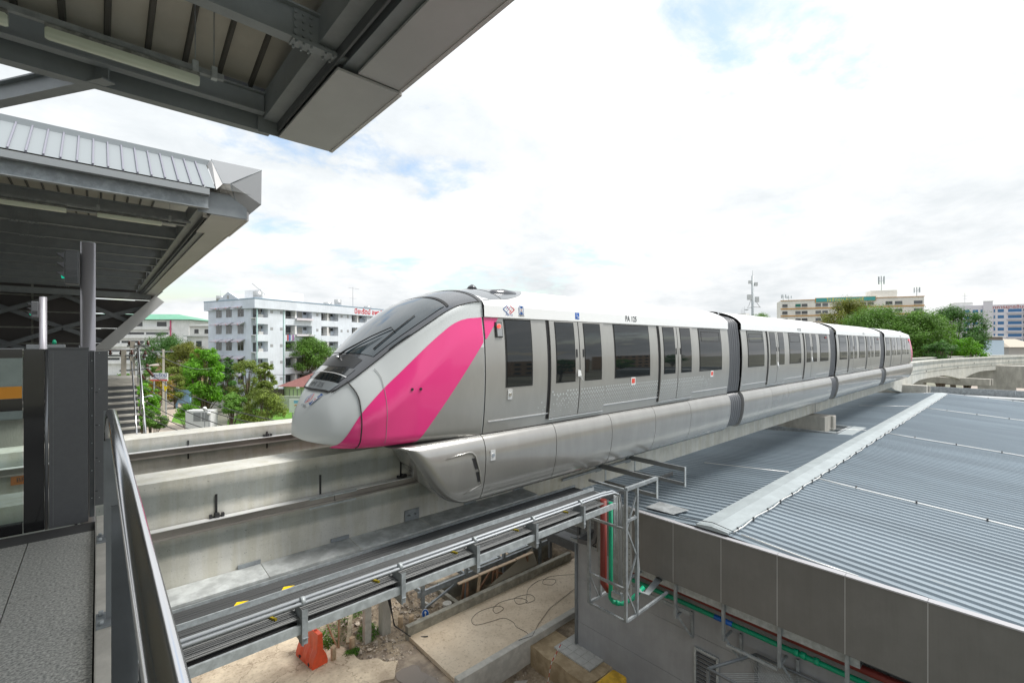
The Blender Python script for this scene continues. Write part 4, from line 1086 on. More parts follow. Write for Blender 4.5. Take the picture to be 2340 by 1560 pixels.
# rear car: mirrored, seen with door gaps on the near side
WB = [(14.6, 15.9), (10.1, 11.5), (6.05, 7.0)]; DB = [12.15, 7.65]
equip(bw, WB, DB, -1)
def mid(x0, lamp):
    car = Car(x0, 1); off = 0
    L = 11.36
    class C2(Car):
        def P(s, x, y, z, sd=-1): return (x - 20 + x0, YC + sd * y, EYE + z)
    c = C2(0, 1)
    body(c, 20, 20 + L, False)
    q = lambda v: v - 17.44 + 20
    equip(c, [(q(17.98), q(19.52)), (q(22.5), q(24.0)), (q(27.0), q(28.4))], [q(19.95), q(24.52)], -1)
    skirts(c, [20, q(20.25), q(22.14), q(24.25), q(26.31), 20 + L], -1)
    skirts(c, [20, q(22.14), 20 + L], 1)
    p = Vector(side_fn(c, .03, -1)(q(28.0), .33)); TP('marker_lamp', G().tube([p, p + Vector((0, -.02, 0))], .05, 12), mat('dull_red_lamp', (.45, .03, .03), .4))
    return c
m1 = mid(17.44, True); m2 = mid(30.10, True)
# gangway bellows: ribbed sleeves between the cars
def bellows(x0, x1):
    n = 7
    up = [(1.52, -1.70), (1.575, -1.3), (1.60, -.6), (1.585, 0), (1.54, .45), (1.5, .78), (1.38, .95), (1.15, 1.06), (.8, 1.14), (.4, 1.19), (0, 1.20)]
    lo = [(1.2, -3.0), (1.40, -2.97), (1.52, -2.85), (1.60, -2.6), (1.64, -2.3), (1.64, -2.05), (1.60, -1.9), (1.5, -1.76), (1.2, -1.74)]
    for nm, prof, both in (('bellows', up, True), ('lower_bellows', lo, False)):
        rows = []
        m = n * 8
        for i in range(m + 1):
            x = x0 + (x1 - x0) * i / m; ph = i / 8 * 2 * math.pi
            r = -.10 - .045 * (0.5 + .5 * math.cos(ph)) ** 2
            env = .05 * abs(2 * i / m - 1) ** 2
            def sh(y, z):
                s = (y + r + env) / y if y > .3 else 1
                return y * s if y > .3 else y, z + ((r + env) * (.9 if z > .7 else 0)) * (1 if y < 1.5 else .5)
            pr = [sh(y, z) for y, z in prof]
            row = [(x, YC - y, EYE + z) for y, z in pr]
            if both: row += [(x, YC + y, EYE + z) for y, z in pr[::-1][1:]]
            rows.append(row)
        TP(nm, G().grid(rows), mat('grey_bellows_rubber', (.115, .12, .13), .45, coat=.15))
    TP('gangway_core', G().box(x0, x1, YC - 1.25, YC + 1.25, z_(-1.8), z_(.85)), M_black)
for a, b_ in ((16.34, 17.43), (28.81, 30.09), (41.47, 43.06)):
    bellows(a, b_)
# lettering and marks on the fascia and body
FZ = lambda x, z: (x, YC - (1.556 - (z - ZL) * .045) - .004, EYE + z)
def fascia_text(body_, xc, zc, size, m, **kw):
    return text_geo(body_, size, lambda u, v: FZ(xc + u, zc + v), **kw)
M_ink = mat('dark_lettering', (.05, .055, .06), .5)
TP('car_number', fascia_text('PA 125', 10.42, .655, .20, M_ink, spacing=1.05, xs=.85, bold=.004), M_ink)
TP('car_number', fascia_text('PC 125', 23.9, .655, .165, M_ink, spacing=1.05, xs=.85, bold=.004), M_ink)
TP('car_number', fascia_text('PC 225', 36.5, .655, .165, M_ink, spacing=1.05, xs=.85, bold=.004), M_ink)
TP('car_number', fascia_text('PA 225', 49.5, .655, .165, M_ink, spacing=1.05, xs=.85, bold=.004), M_ink)
M_lblue = mat('logo_blue', (.02, .10, .34), .4); M_lred = mat('logo_red', (.62, .03, .05), .4)
def logos(fn, s=1.0):
    """two small emblems side by side: a double-headed lattice and a blue plate, each with a word below; fn maps (u, v)"""
    def seg(a, b_, w, m):
        a = Vector((*a, 0)); b_ = Vector((*b_, 0)); d = (b_ - a).normalized(); n = Vector((-d.y, d.x, 0)) * w / 2
        g = G(); N = 3; rows = []
        for i in range(N + 1):
            p = a.lerp(b_, i / N); rows.append([fn((p + n).x * s, (p + n).y * s), fn((p - n).x * s, (p - n).y * s)])
        g.grid(rows); TP('emblem_stroke', g, m)
    # lattice emblem centred on (-.17, .02)
    cx, cy = -.17, .03
    for (x0, y0, x1, y1, m) in ((-.03, .09, -.15, 0, M_lblue), (-.15, 0, -.03, -.09, M_lblue), (.03, .09, .15, 0, M_lred), (.15, 0, .03, -.09, M_lred),
                                (-.05, .06, .06, -.05, M_lred), (-.06, -.05, .05, .06, M_lblue), (0, .075, -.075, 0, M_lblue), (0, -.075, .075, 0, M_lred)):
        seg((cx + x0, cy + y0), (cx + x1, cy + y1), .017 if abs(x0) > .1 or abs(x1) > .1 else .010, m)
    def rect(x0, x1, y0, y1, m, nm, dz=0):
        rows = [[fn((x0 + (x1 - x0) * i / 2) * s, (y0 + (y1 - y0) * j / 3) * s) for i in range(3)] for j in range(4)]
        TP(nm, G().grid(rows), m)
    rect(.10, .24, -.06, .12, M_lblue, 'emblem_plate')
    return seg, rect
lf = lambda u, v: FZ(6.30 + u, .665 + v)
logos(lf)
lf2 = lambda u, v: Vector(FZ(6.30 + u, .665 + v)) + Vector((0, -.003, 0))
def logo_detail(fn, s=1.0):
    g = G()
    for (a, b_, c, d) in ((.115, .135, -.045, .105), (.205, .225, -.045, .105)):
        g.grid([[fn(a * s, c * s), fn(b_ * s, c * s)], [fn(a * s, d * s), fn(b_ * s, d * s)]])
    g.quad(fn(.135 * s, .09 * s), fn(.16 * s, .06 * s), fn(.205 * s, -.03 * s), fn(.18 * s, -.0 * s))
    g.quad(fn(.14 * s, .0 * s), fn(.2 * s, .0 * s), fn(.2 * s, .06 * s), fn(.14 * s, .06 * s))
    TP('emblem_letter', g, M_white)
    TP('emblem_dot', G().quad(fn(.155 * s, .01 * s), fn(.185 * s, .01 * s), fn(.185 * s, .045 * s), fn(.155 * s, .045 * s)), M_lred)
logo_detail(lf2)
TP('operator_word', text_geo('MRTA', .06, lambda u, v: FZ(6.13 + u, .585 + v), shear=.3, xs=1.2), M_lblue)
TP('operator_word', text_geo('nBm', .07, lambda u, v: FZ(6.47 + u, .585 + v), xs=1.3), M_ink)
# wheelchair pictogram
TP('wheelchair_sign', G().quad(FZ(8.17, .575), FZ(8.31, .575), FZ(8.31, .725), FZ(8.17, .725)), mat('sign_blue', (0, 0, 0)))
wf = lambda u, v: Vector(FZ(8.24 + u, .65 + v)) + Vector((0, -.003, 0))
g = G().tube([wf(.01 + .032 * math.cos(a), -.02 + .032 * math.sin(a)) for a in [2.2 + i * .42 for i in range(11)]], .005, 4)
g.quad(wf(-.022, .045), wf(-.008, .045), wf(-.004, -.005), wf(-.018, -.005)).quad(wf(-.018, -.012), wf(.028, -.012), wf(.028, .0), wf(-.018, .0)).quad(wf(.02, -.012), wf(.03, -.008), wf(.046, -.05), wf(.036, -.052)).quad(wf(-.025, .05), wf(-.005, .05), wf(-.005, .065), wf(-.025, .065))
TP('wheelchair_symbol', g, M_white)
# nose lettering, on the mask and on the chin
cf = crown_fn(fw, .026)
def nose_uv(t0, a0, su=1.0, sv=1.0, off=.026, skew=0.0):
    c = crown_fn(fw, off)
    def fn(u, v):
        t = t0 + v * sv + u * skew; x = 2.5 + 3 * t * t; return c(x, a0 + u * su / max(.3, wsh(x)))
    return fn
TP('train_number', text_geo('PM 25', .25, nose_uv(.368, .05, 1.0, .155, .022, .012), xs=1.0), M_ink)
# chin emblems on the nose
_c1 = nose_uv(.262, .46, .55, .42, .016, .04); _c2 = nose_uv(.282, .83, .42, .48, .016, .03)
cfn = lambda u, v: _c1(u + .167, v) if u < 0 else _c2(u - .167, v)
logos(lambda u, v: cfn(u, v), .98); logo_detail(lambda u, v: Vector(cfn(u, v)) + Vector((-.003, -.002, .001)), .98)
TP('operator_word', text_geo('nBm', .085, nose_uv(.222, .68, .5, .36, .018, .04), xs=1.3), M_ink)
TP('operator_word', text_geo('MRTA', .07, nose_uv(.216, .42, .55, .36, .018, .04), xs=1.1), mat('grey_lettering', (.2, .25, .3), .5))
# halftone of small triangles along the lower body
g = G(); q = random.Random(5); f1 = side_fn(fw, .014); f2_ = side_fn(fw, .046)
def on_door(x): return any(d - .0 < x < d + 1.92 for d in D1)
for r in range(11):
    z = -1.04 - r * .052; s = .040 - r * .0028
    for c in range(86):
        x = 6.75 + c * .098 + (.049 if r % 2 else 0)
        edge = min((x - 6.75) / 1.9 - r * .01, (15.0 - x) / 1.2, 1)
        if q.random() > edge * 1.35 - (0.25 if r == 0 else 0): continue
        if any(abs(x - e) < s + .01 for d in D1 for e in (d - .03, d + .96, d + 1.93)): continue
        if r > 8 and not on_door(x): continue
        f = f2_ if on_door(x) else f1; up = 1 if (r % 2 == 0) else -1
        g.add([f(x - s * .8, z + up * s * .6), f(x + s * .8, z + up * s * .6), f(x, z - up * s * .7)], [(0, 1, 2)])
o = TP('triangle_print', g, mat('pale_triangle_print', (.58, .61, .61), .4)); o['kind'] = 'stuff'
for x in (10.45, 15.0):
    TP('sticker', side_patch(fw, x - .10, x + .10, -1.07, -.87, .014, nx=1, nz=2), M_white)
    TP('sticker_print', side_patch(fw, x - .07, x + .07, -1.02, -.90, .017, nx=1, nz=2), mat('sticker_red', (.75, .08, .05), .5))
TP('key_plate', side_patch(fw, 6.06, 6.18, -1.10, -.90, .016, nx=1, nz=2), M_trim)
p = Vector(side_fn(fw, .02)(6.12, -1.0)); TP('key_switch', G().tube([p, p + Vector((0, -.012, 0))], .035, 12), M_chrome)
p = Vector(fw.P(5.62, 1.672, -2.12)); TP('key_plate', G().box(p.x - .06, p.x + .06, p.y, p.y + .01, p.z - .1, p.z + .1), M_trim)
TP('key_switch', G().tube([p + Vector((0, .002, 0)), p + Vector((0, -.014, 0))], .035, 12), M_chrome)
# taped paper scraps on the door edges
for x, z in ((8.20, -.70), (20.88, -.85), (25.43, -.72)):
    p = Vector(fw.P(x, 1.66, z)); g = G(); g.quad(p + Vector((-.05, 0, .12)), p + Vector((.03, -.01, .10)), p + Vector((.05, -.02, -.02)), p + Vector((.14, -.01, -.16)), p + Vector((.02, 0, -.05)), p + Vector((-.07, -.01, -.03)))
    TP('paper_scrap', g, M_white)

# ---------------------------------------------------------------- station building under the track: corrugated roof, fascia, wall
sb = thing('station_building', 'low station building with corrugated metal roof and brown-grey fascia', 'building', (11, 4, 0))
M_roof = mat('pale_corrugated_metal', (.25, .30, .34), .5, .15, var=.08, vscale=.5, vstretch=(1, .25, 1), objr=.05)
M_cap = mat('ridge_flashing', (.36, .405, .42), .55, .1, var=.08, vscale=2)
M_fas = mat('brown_grey_cladding', (.170, .168, .162), .5, .1, var=.06, vscale=1.2, objr=.04, drip=.06)
M_wall = mat('grey_wall_panel', (.30, .31, .325), .6, var=.07, vscale=1.0, objr=.04, drip=.06)
YR, ZR, SL = 5.28, z_(-4.67), .072
def roof_strip(x0, x1, y0, y1):
    """one profiled sheet: ribs run down the slope"""
    sec = []; x = x0; p = .29
    while x < x1 - .01:
        for dx, dz in ((0, 0), (.155, 0), (.182, .048), (.236, .048), (.262, 0)):
            sec.append((x + dx, dz))
        x += p
    sec.append((x1, 0))
    ZY = lambda y: ZR - SL * abs(y - YR)
    rows = [[(a, y, ZY(y) + dz) for a, dz in sec] for y in (y0, y1)]
    return G().grid(rows, smooth=False)
def sheet(x0, x1, y0, y1):
    part('roof_sheet', roof_strip(x0, x1, y0, y1), M_roof, sb)
xr = 11.53
while xr < 59.2:
    w = 1.16
    sheet(xr, xr + w - .001, -9.5, YR - .30)
    if 28.5 < xr < 32.0:
        pass
    else:
        sheet(xr, xr + w - .001, YR + .30, 15.0)
    xr += w
sheet(28.93, 32.41, YR + .30, 5.95); part('pier_surround', G().box(28.9, 32.45, 5.96, 15, ZR - .5, ZR - .42).box(28.9, 32.45, 5.9, 6.6, ZR - .4, ZR - .06), M_cap, sb)
for a in ((29.1, 29.25, 6.6, 15), (32.1, 32.25, 6.6, 15)): part('kerb_flashing', G().box(*a[:2], a[2], a[3], ZR - .9, ZR - .05), M_galvd, sb)
part('kerb_flashing', G().box(29.26, 32.09, 6.6, 6.74, ZR - .9, ZR - .02), M_galvd, sb)
# ridge cap: two folded flashings
part('ridge_cap', G().add([(11.5, YR, ZR + .078), (59.6, YR, ZR + .078), (59.6, YR - .40, ZR + .035), (11.5, YR - .40, ZR + .035), (11.5, YR - .41, ZR + .0), (59.6, YR - .41, ZR + .0)], [(0, 3, 2, 1), (3, 4, 5, 2)]), M_cap, sb)
part('ridge_cap', G().add([(11.5, YR + .002, ZR + .078), (59.6, YR + .002, ZR + .078), (59.6, YR + .40, ZR + .035), (11.5, YR + .40, ZR + .035), (11.5, YR + .41, ZR + .0), (59.6, YR + .41, ZR + .0)], [(0, 1, 2, 3), (3, 2, 5, 4)]), M_cap, sb)
part('ridge_end', G().quad((11.5, YR - .40, ZR - .02), (11.5, YR + .40, ZR - .02), (11.5, YR + .40, ZR + .03), (11.5, YR, ZR + .075), (11.5, YR - .40, ZR + .03)), M_cap, sb)
# lightning conductor strips laid over the roof
M_tape = mat('aluminium_tape', (.80, .80, .78), .35, .4)
for x in (18.5, 30.6, 44.8, 59.1):
    g = G(); pts = [(x + .03 * math.sin(y * 1.3), y, ZR - SL * abs(y - YR) + .075) for y in [YR - .4 - .8 * i for i in range(14)]]
    g.tube(pts, .022, 5); part('conductor_strip', g, M_tape, sb)
    me_ = [part('strip_clip', G().box(x - .03, x + .03, y - .02, y + .02, ZR - SL * abs(y - YR) + .04, ZR - SL * abs(y - YR) + .14), M_steeld, sb) for y in (3.7, 2.2, .7, -.8, -2.3)]
    part('conductor_strip', G().tube([(x, YR + .4, ZR + .07), (x, YR + 3.5, ZR + .07 - SL * 3.5)], .014, 5), M_tape, sb)
pts = []; x = 11.6
while x < 58: pts.append((x, YR - .50 + .03 * math.sin(x * 3), ZR + .07)); x += .52
part('conductor_strip', G().tube(pts, .018, 5), M_tape, sb)
for k in range(24): part('strip_clip', G().box(11.8 + k * 1.0, 11.84 + k * 1.0, YR - .53, YR - .49, ZR + .02, ZR + .13), M_steeld, sb)
part('conductor_strip', G().tube([(11.6, 4.6, ZR + .06), (11.63, 3.9, ZR + .0), (11.58, 3.0, ZR - .05), (11.66, 2.3, ZR - .11)], .016, 5), M_tape, sb)
part('conductor_strip', G().tube([(11.6, 7.3, ZR - .0), (11.63, 6.1, ZR + .04), (11.6, 5.3, ZR + .15), (11.63, 4.75, ZR + .06)], .010, 5), M_black, sb)
single('loose_sheet', G().add([(11.75, 6.45, ZR + .0), (11.8, 7.35, ZR - .04), (12.5, 7.3, ZR - .03), (12.35, 6.3, ZR + .02)], [(0, 1, 2, 3)]), mat('loose_galvanised_sheet', (.55, .58, .60), .3, .5, var=.2, vscale=3), 'loose galvanised sheet lying on the ribbed roof beside the pipe frame', 'sheet')
for (x, y, L, w) in ((13.0, 1.3, .5, .05), (12.4, .55, .22, .04), (14.1, 2.4, .6, .02), (12.71, 1.9, .9, .015)): part('rust_stain', G().quad((x, y, ZR - SL * (YR - y) + .004), (x + w, y + .02, ZR - SL * (YR - y) + .004), (x + w * .8, y - L, ZR - SL * (YR - y + L) + .004), (x + .01, y - L, ZR - SL * (YR - y + L) + .004)), mat('rust_stain', (.42, .30, .12), .8), sb)
# fascia panels with open joints, coping pieces
ZF0, ZF1 = z_(-6.36), z_(-4.77)
y = 7.55
edges = [8.80, 7.54, 6.27, 5.00, 3.74, 2.47, 1.20, -.07, -1.34, -2.6, -3.9, -5.2, -7, -9.5]
for a, b_ in zip(edges, edges[1:]):
    part('fascia_panel', G().box(11.40, 11.44, b_ + .009, a - .009, ZF0, ZF1), M_fas, sb)
    part('soffit_panel', G().box(11.45, 11.94, b_ + .006, a - .006, ZF0 + .01, ZF0 + .03), M_fas, sb)
    part('coping', G().box(11.385, 11.55, b_ + .004, a - .004, ZF1 + .002, ZF1 + .03), mat('pale_coping', (.40, .40, .42), .55, .1), sb)
for e_ in edges[1:-1]: part('joint_strip', G().box(11.406, 11.436, e_ - .0085, e_ + .0085, ZF0 + .004, ZF1 - .002), mat('pale_joint', (.50, .50, .50), .6), sb)
part('fascia_panel', G().box(11.45, 16.0, 8.79, 8.83, ZF0 + .04, ZF1), M_fas, sb)
# curved end moulding of the fascia
prof = [(8.86, -4.9), (8.86, -5.87), (8.93, -6.16), (9.12, -6.34), (9.65, -6.4), (9.65, -6.26), (9.16, -6.2), (9.02, -6.05), (8.98, -5.8), (8.98, -4.9)]
part('end_moulding', G().prism([(a, z_(b_)) for a, b_ in prof], 11.5, 14.2, 'x'), mat('charcoal_moulding', (.08, .083, .09), .5), sb)
# the main wall
XW, YW = 11.95, 10.03
rows_ = [-.9, .75, 2.2, 3.60]
for a, b_ in zip(rows_, rows_[1:]):
    part('wall_panel', G().box(XW, XW + .12, -9.5, YW, a + .004, b_ - .004), M_wall, sb)
part('wall_core', G().box(XW + .012, XW + .10, -9.4, YW - .02, -.9, 3.58), M_steel, sb)
part('wall_base', G().box(XW - .03, XW - .002, -9.5, YW, -.9, -.28), mat('rough_plinth', (.26, .225, .17), .9, var=.3, vscale=6, bump=.6), sb)
part('corner_post', G().tube([(XW - .02, YW + .03, -.9), (XW - .02, YW + .03, 3.5)], .055, 12), M_steel, sb)
part('side_wall', G().box(XW + .13, 30, YW - .12, YW, -.9, 3.58), M_wall, sb)
part('upper_rail', G().bar((XW - .2, YW + .1, z_(-6.48)), (XW - .2, 7.4, z_(-6.48)), .07, .10), M_galvd, sb)
# louvred box seen below the track
lv = thing('louvre_screen', 'grey louvre screen with a black opening under the track', 'louvre', (14.4, 11, 4))
part('frame', G().box(14.3, 14.42, 10.3, 10.42, 1.3, 5.3).box(14.3, 14.42, 11.9, 12.02, .9, 5.3).box(14.3, 14.42, 13.5, 13.62, .9, 5.3), M_steeld, lv)
for k in range(15):
    part('slat', G().box(14.34, 14.37, 10.44, 11.88, 2.3 + k * .19, 2.47 + k * .19), M_steel, lv)
    part('slat', G().box(14.34, 14.37, 12.04, 13.48, 2.3 + k * .19, 2.47 + k * .19), M_steel, lv)
part('tray', G().box(14.0, 15.8, 10.4, 13.4, 1.8, 1.9).box(14.0, 14.05, 10.4, 13.4, 1.902, 2.15), M_steeld, lv)
# pipes, brackets and trays below the fascia
pr_ = thing('pipe_run', 'green and dark red pipes carried on steel brackets under the fascia', 'pipes', (10.4, 3, z_(-6.1)))
part('green_pipe', G().tube([(11.72, 8.0, z_(-6.94)), (11.72, -9, z_(-7.0))], .06, 14), M_green, pr_)
part('blue_collar', G().tube([(11.72, 5.3, z_(-6.95)), (11.72, 4.85, z_(-6.952))], .063, 14), mat('blue_pipe_paint', (.0, .10, .42), .4), pr_)
for y in (7.2, 6.7, 3.5, 3.36, 3.1, 1.4): part('pipe_coupling', G().tube([(11.72, y, z_(-6.95)), (11.72, y - .1, z_(-6.95))], .078, 14), M_green, pr_)
part('red_pipe', G().tube([(11.80, 8.0, z_(-6.72)), (11.80, -9, z_(-6.76))], .085, 14), M_red, pr_)
part('tray', G().box(11.56, 11.58, 2.25, 8.0, z_(-6.62), z_(-6.45)).box(11.59, 11.9, 2.25, 8.0, z_(-6.62), z_(-6.61)), M_galv, pr_)
part('tray', G().box(11.6, 11.63, 5.9, 8.0, z_(-7.15), z_(-7.05)), M_galvd, pr_)
for y in edges[2:9]:
    yy = y - .02
    part('bracket_post', G().box(11.46, 11.53, yy - .035, yy + .035, z_(-7.32), z_(-6.365)), M_galvd, pr_)
    part('bracket_arm', G().bar((11.535, yy, z_(-7.27)), (XW - .02, yy, z_(-7.27)), .05, .05), M_galvd, pr_)
    part('wall_foot', G().bar((XW - .04, yy - .25, z_(-7.2)), (XW - .04, yy - .25, z_(-7.9)), .06, .05), M_galvd, pr_)
    part('diagonal_strut', G().bar((11.6, yy - .0, z_(-7.3)), (XW - .07, yy - .24, z_(-7.85)), .05, .05), M_galvd, pr_)
part('hanging_rail', G().bar((11.6, 4.95, z_(-7.45)), (11.6, 3.8, z_(-7.45)), .05, .06), M_galv, pr_)
# mesh cage
cg = thing('mesh_cage', 'steel cage covered with diamond wire mesh against the grey wall', 'cage', (10.2, 3, 2.2))
A, B, C_, D_ = Vector((11.85, 4.35, z_(-7.5))), Vector((10.5, 4.9, z_(-7.5))), Vector((11.88, 2.3, z_(-7.5))), Vector((10.5, 2.85, z_(-7.5)))
for p, q_ in ((A, B), (A, C_), (B, D_), (C_, D_)): part('top_rail', G().tube([p, q_], .035, 8), M_steel, cg)
for p in (A, B, C_, D_): part('post', G().box(p.x - .03, p.x + .03, p.y - .03, p.y + .03, -.7, p.z - .036), M_steel, cg)
g = G(); n = 26
zm = A.z - .05
for i in range(-n, n):
    for sgn in (1, -1):
        # wires across the top and front
        x0, x1 = 10.55, 11.85
        ya_ = 2.8 + (i / n) * 2.2; p = (x0, ya_, zm); q_ = (x1, ya_ + sgn * 1.2, zm)
        if 2.5 < min(ya_, ya_ + sgn * 1.2) and max(ya_, ya_ + sgn * 1.2) < 4.75: g.tube([p, q_], .005, 3, False)
o = part('wire_mesh', g, M_galv, cg); o['kind'] = 'stuff'
lp = thing('wall_louvre', 'small framed louvre mounted on the grey wall beside the cage', 'louvre', (11.9, 5.4, 1.5))
part('frame', G().box(XW - .06, XW - .01, 5.28, 5.34, z_(-9.6), z_(-8.1)).box(XW - .06, XW - .01, 5.88, 5.94, z_(-9.6), z_(-8.1)).box(XW - .06, XW - .01, 5.35, 5.87, z_(-8.16), z_(-8.1)), M_galv, lp)
for k in range(12): part('slat', G().box(XW - .04, XW - .02, 5.35, 5.87, z_(-9.5 + k * .11), z_(-9.44 + k * .11)), M_steeld, lp)
ym = thing('yellow_machine', 'dusty yellow generator cabinet at the foot of the grey wall', 'machine', (10.4, 7.6, -.7))
part('cabinet', G().box(9.9, 11.0, 7.42, 7.9, -.7, .72), mat('dusty_yellow_paint', (.55, .33, .03), .5, var=.25, vscale=3), ym, bevel=.06)
part('side_vent', G().box(9.885, 9.898, 7.5, 7.64, .25, .50), M_black, ym)
part('label_plate', G().box(9.885, 9.898, 7.72, 7.82, .4, .55), M_white, ym)
part('panel_seam', G().box(9.888, 9.899, 7.45, 7.87, .60, .61), M_black, ym)
# second roof beyond, its parapets
nb = thing('rear_roof', 'farther flat metal roof with pale parapet behind the ribbed roof', 'roof', (64, 4, 5))
part('parapet', G().box(61.6, 61.9, -30, 16, ZR - 1.5, ZR - .35), M_galvd, nb)
part('gutter', G().box(61.92, 63.3, -30, 16, ZR - .8, ZR - .30), mat('bright_sheet', (.66, .68, .68), .4, .3), nb)
for k in range(26): part('parapet_panel', G().box(63.8, 64.0, -30 + k * 1.8, -28.21 + k * 1.8, ZR - .6, ZR + .32), M_galvd, nb)
part('roof_top', G().box(64.01, 70, -30, 16, ZR - .7, ZR - .1), M_roof, nb)
part('support', G().box(62, 70, -30, 16, 0, ZR - 1.6), M_wall, nb)

# ---------------------------------------------------------------- our platform: floor, kerb, guard rail, platform doors
FL = z_(-1.60)
M_gran = mat('speckled_granite', (.20, .203, .192), .5, col2=(.70, .70, .66), vscale=70, thr=(.36, .64), objr=.05)
pf = tag(bpy.data.objects.new('platform_floor', None), kind='structure'); COL.objects.link(pf); pf.location = (-1, 2, FL)
me_c = {}
def slab_piece(x0, x1, y0, y1):
    part('paving_slab', G().box(x0 + .003, x1 - .003, y0 + .003, y1 - .003, FL - .03, FL), M_gran, pf)
ye = [-3.0, -1.8, -.6, .6, 1.8, 3.0, 4.2, 5.36]
xe = [-.02, -.42, -1.02, -1.62, -2.22, -2.82, -3.42, -4.02, -5, -6.5]
for a, b_ in zip(ye, ye[1:]):
    for c, d in zip(xe[1:], xe): slab_piece(c, d, a, b_)
part('floor_bed', G().box(-40, -.02, -6, 5.62, FL - .5, FL - .034), mat('dark_mortar', (.05, .05, .048), .9), pf)
part('far_floor', G().box(-40, -6.51, -6, 5.36, FL - .031, FL - .002), M_gran, pf)
part('edge_strip', G().box(-40, -.02, 5.365, 5.62, FL - .031, FL - .001), mat('dark_strip', (.09, .09, .09), .6), pf)
struct('platform_end_kerb', G().box(-.015, .095, -4, 5.6, FL - .6, FL + .05), M_concw, .006)
gr = thing('guard_rail', 'polished steel handrail on grey flat posts along the platform end', 'railing', (.07, 2, FL))
part('handrail', G().tube([(.075, -2, z_(-.50)), (.075, 4.45, z_(-.50)), (.07, 4.62, z_(-.515)), (.065, 4.70, z_(-.56)), (.06, 4.72, z_(-.66)), (.06, 4.72, z_(-.74))], .0275, 24), M_chrome, gr)
part('rail_joint', G().tube([(.075, 3.60, z_(-.50)), (.075, 3.606, z_(-.50))], .0282, 24), M_steel, gr)
for zr in (-.66, -.72): part('lower_rail', G().tube([(.10, -2, z_(zr)), (.10, 4.65, z_(zr))], .009, 8), M_chrome, gr)
for y in (4.90, 3.45, 2.0, .7):
    part('post', G().box(.032, .10, y - .006, y + .006, FL + .052, z_(-.53)), M_steel, gr)
    part('base_plate', G().box(-.01, .085, y - .09, y + .09, FL + .051, FL + .062), M_galvd, gr)
    for dy in (-.06, .06):
        part('anchor_bolt', G().tube([(.012, y + dy, FL + .063), (.012, y + dy, FL + .085)], .011, 6), M_galv, gr)
    part('infill_panel', G().box(.101, .104, y - 1.40, y - .02, FL + .1, z_(-.60)), mat('grey_infill', (.16, .165, .17), .35, .4), gr) if y < 2.5 else None
# platform screen doors
ps = thing('platform_screen_door', 'black framed platform door with an orange band and charcoal end cabinet', 'platform door', (-.4, 5.66, FL))
M_char = mat('charcoal_cabinet', (.115, .12, .127), .42, .25, var=.04, vscale=30)
M_psg = bpy.data.materials.new('clear_glass'); M_psg.use_nodes = True
t_ = M_psg.node_tree; b_ = t_.nodes['Principled BSDF']; tr_ = t_.nodes.new('ShaderNodeBsdfTransparent'); tr_.inputs[0].default_value = (.80, .86, .83, 1)
gl_ = t_.nodes.new('ShaderNodeBsdfGlossy'); gl_.inputs[1].default_value = .02; mx_ = t_.nodes.new('ShaderNodeMixShader'); fr_ = t_.nodes.new('ShaderNodeFresnel'); fr_.inputs[0].default_value = 1.5
t_.links.new(fr_.outputs[0], mx_.inputs[0]); t_.links.new(tr_.outputs[0], mx_.inputs[1]); t_.links.new(gl_.outputs[0], mx_.inputs[2]); t_.links.new(mx_.outputs[0], t_.nodes['Material Output'].inputs[0])
YP = 5.66; ZPT = z_(-.042)
M_blk = mat('gloss_black_frame', (.010, .010, .011), .12, coat=.6)
part('frame', G().box(-.47, -.345, YP, YP + .06, FL, ZPT), M_blk, ps, bevel=.003)
part('top_rail', G().box(-2.2, -.475, YP, YP + .06, ZPT - .075, ZPT), M_blk, ps)
part('bottom_rail', G().box(-2.2, -.475, YP, YP + .06, FL, FL + .09), M_blk, ps)
part('mid_rail', G().box(-2.2, -.475, YP, YP + .05, z_(-.56), z_(-.46)), M_blk, ps)
part('orange_band', G().box(-2.2, -.478, YP - .004, YP - .001, z_(-.455), z_(-.355)), mat('amber_film', (.75, .30, .015), .4), ps)
part('glass', G().box(-2.2, -.475, YP + .022, YP + .03, z_(-.46), ZPT - .075), M_psg, ps)
part('glass', G().box(-2.2, -.475, YP + .022, YP + .03, FL + .09, z_(-.56)), M_psg, ps)
part('edge_profile', G().tube([(-.332, YP + .0, FL), (-.332, YP + .0, ZPT)], .012, 8), mat('satin_aluminium', (.25, .26, .28), .3, .7), ps)
part('cabinet', G().box(-.318, -.065, YP - .01, YP + .34, FL, ZPT - .004), M_char, ps, bevel=.003)
part('cabinet_cap', G().box(-.322, -.062, YP - .014, YP + .345, ZPT - .003, ZPT + .012), M_char, ps)
part('cabinet_seam', G().box(-.292, -.2905, YP - .0125, YP - .0105, FL + .02, ZPT - .03), mat('grey_edge', (.3, .31, .31), .4, .4), ps)
part('hinge_profile', G().box(-.060, -.025, YP + .02, YP + .30, FL + .03, ZPT - .02), M_steeld, ps)
part('end_panel', G().box(-.022, .068, YP + .0, YP + .012, FL + .13, ZPT - .022), M_char, ps)
part('end_panel_return', G().box(.056, .068, YP + .013, YP + .3, FL + .13, ZPT - .022), M_char, ps)
for k in range(4): part('panel_clip', G().box(-.02, -.002, YP - .002, YP, z_(-.44 - .30 * k), z_(-.435 - .30 * k)), M_blk, ps)
for k in range(5): part('screw', G().tube([(.008, YP, z_(-.08 - .33 * k)), (.008, YP - .003, z_(-.08 - .33 * k))], .004, 6), M_galv, ps)
for k in range(6): part('screw', G().tube([(-.042, YP + .02, z_(-.15 - .25 * k)), (-.042, YP + .015, z_(-.15 - .25 * k))], .005, 6), M_galv, ps)
bm = thing('beam_marker', 'orange marker plate on the far beam seen through the platform door', 'marker', (-1.1, 12.09, z_(-2.45)))
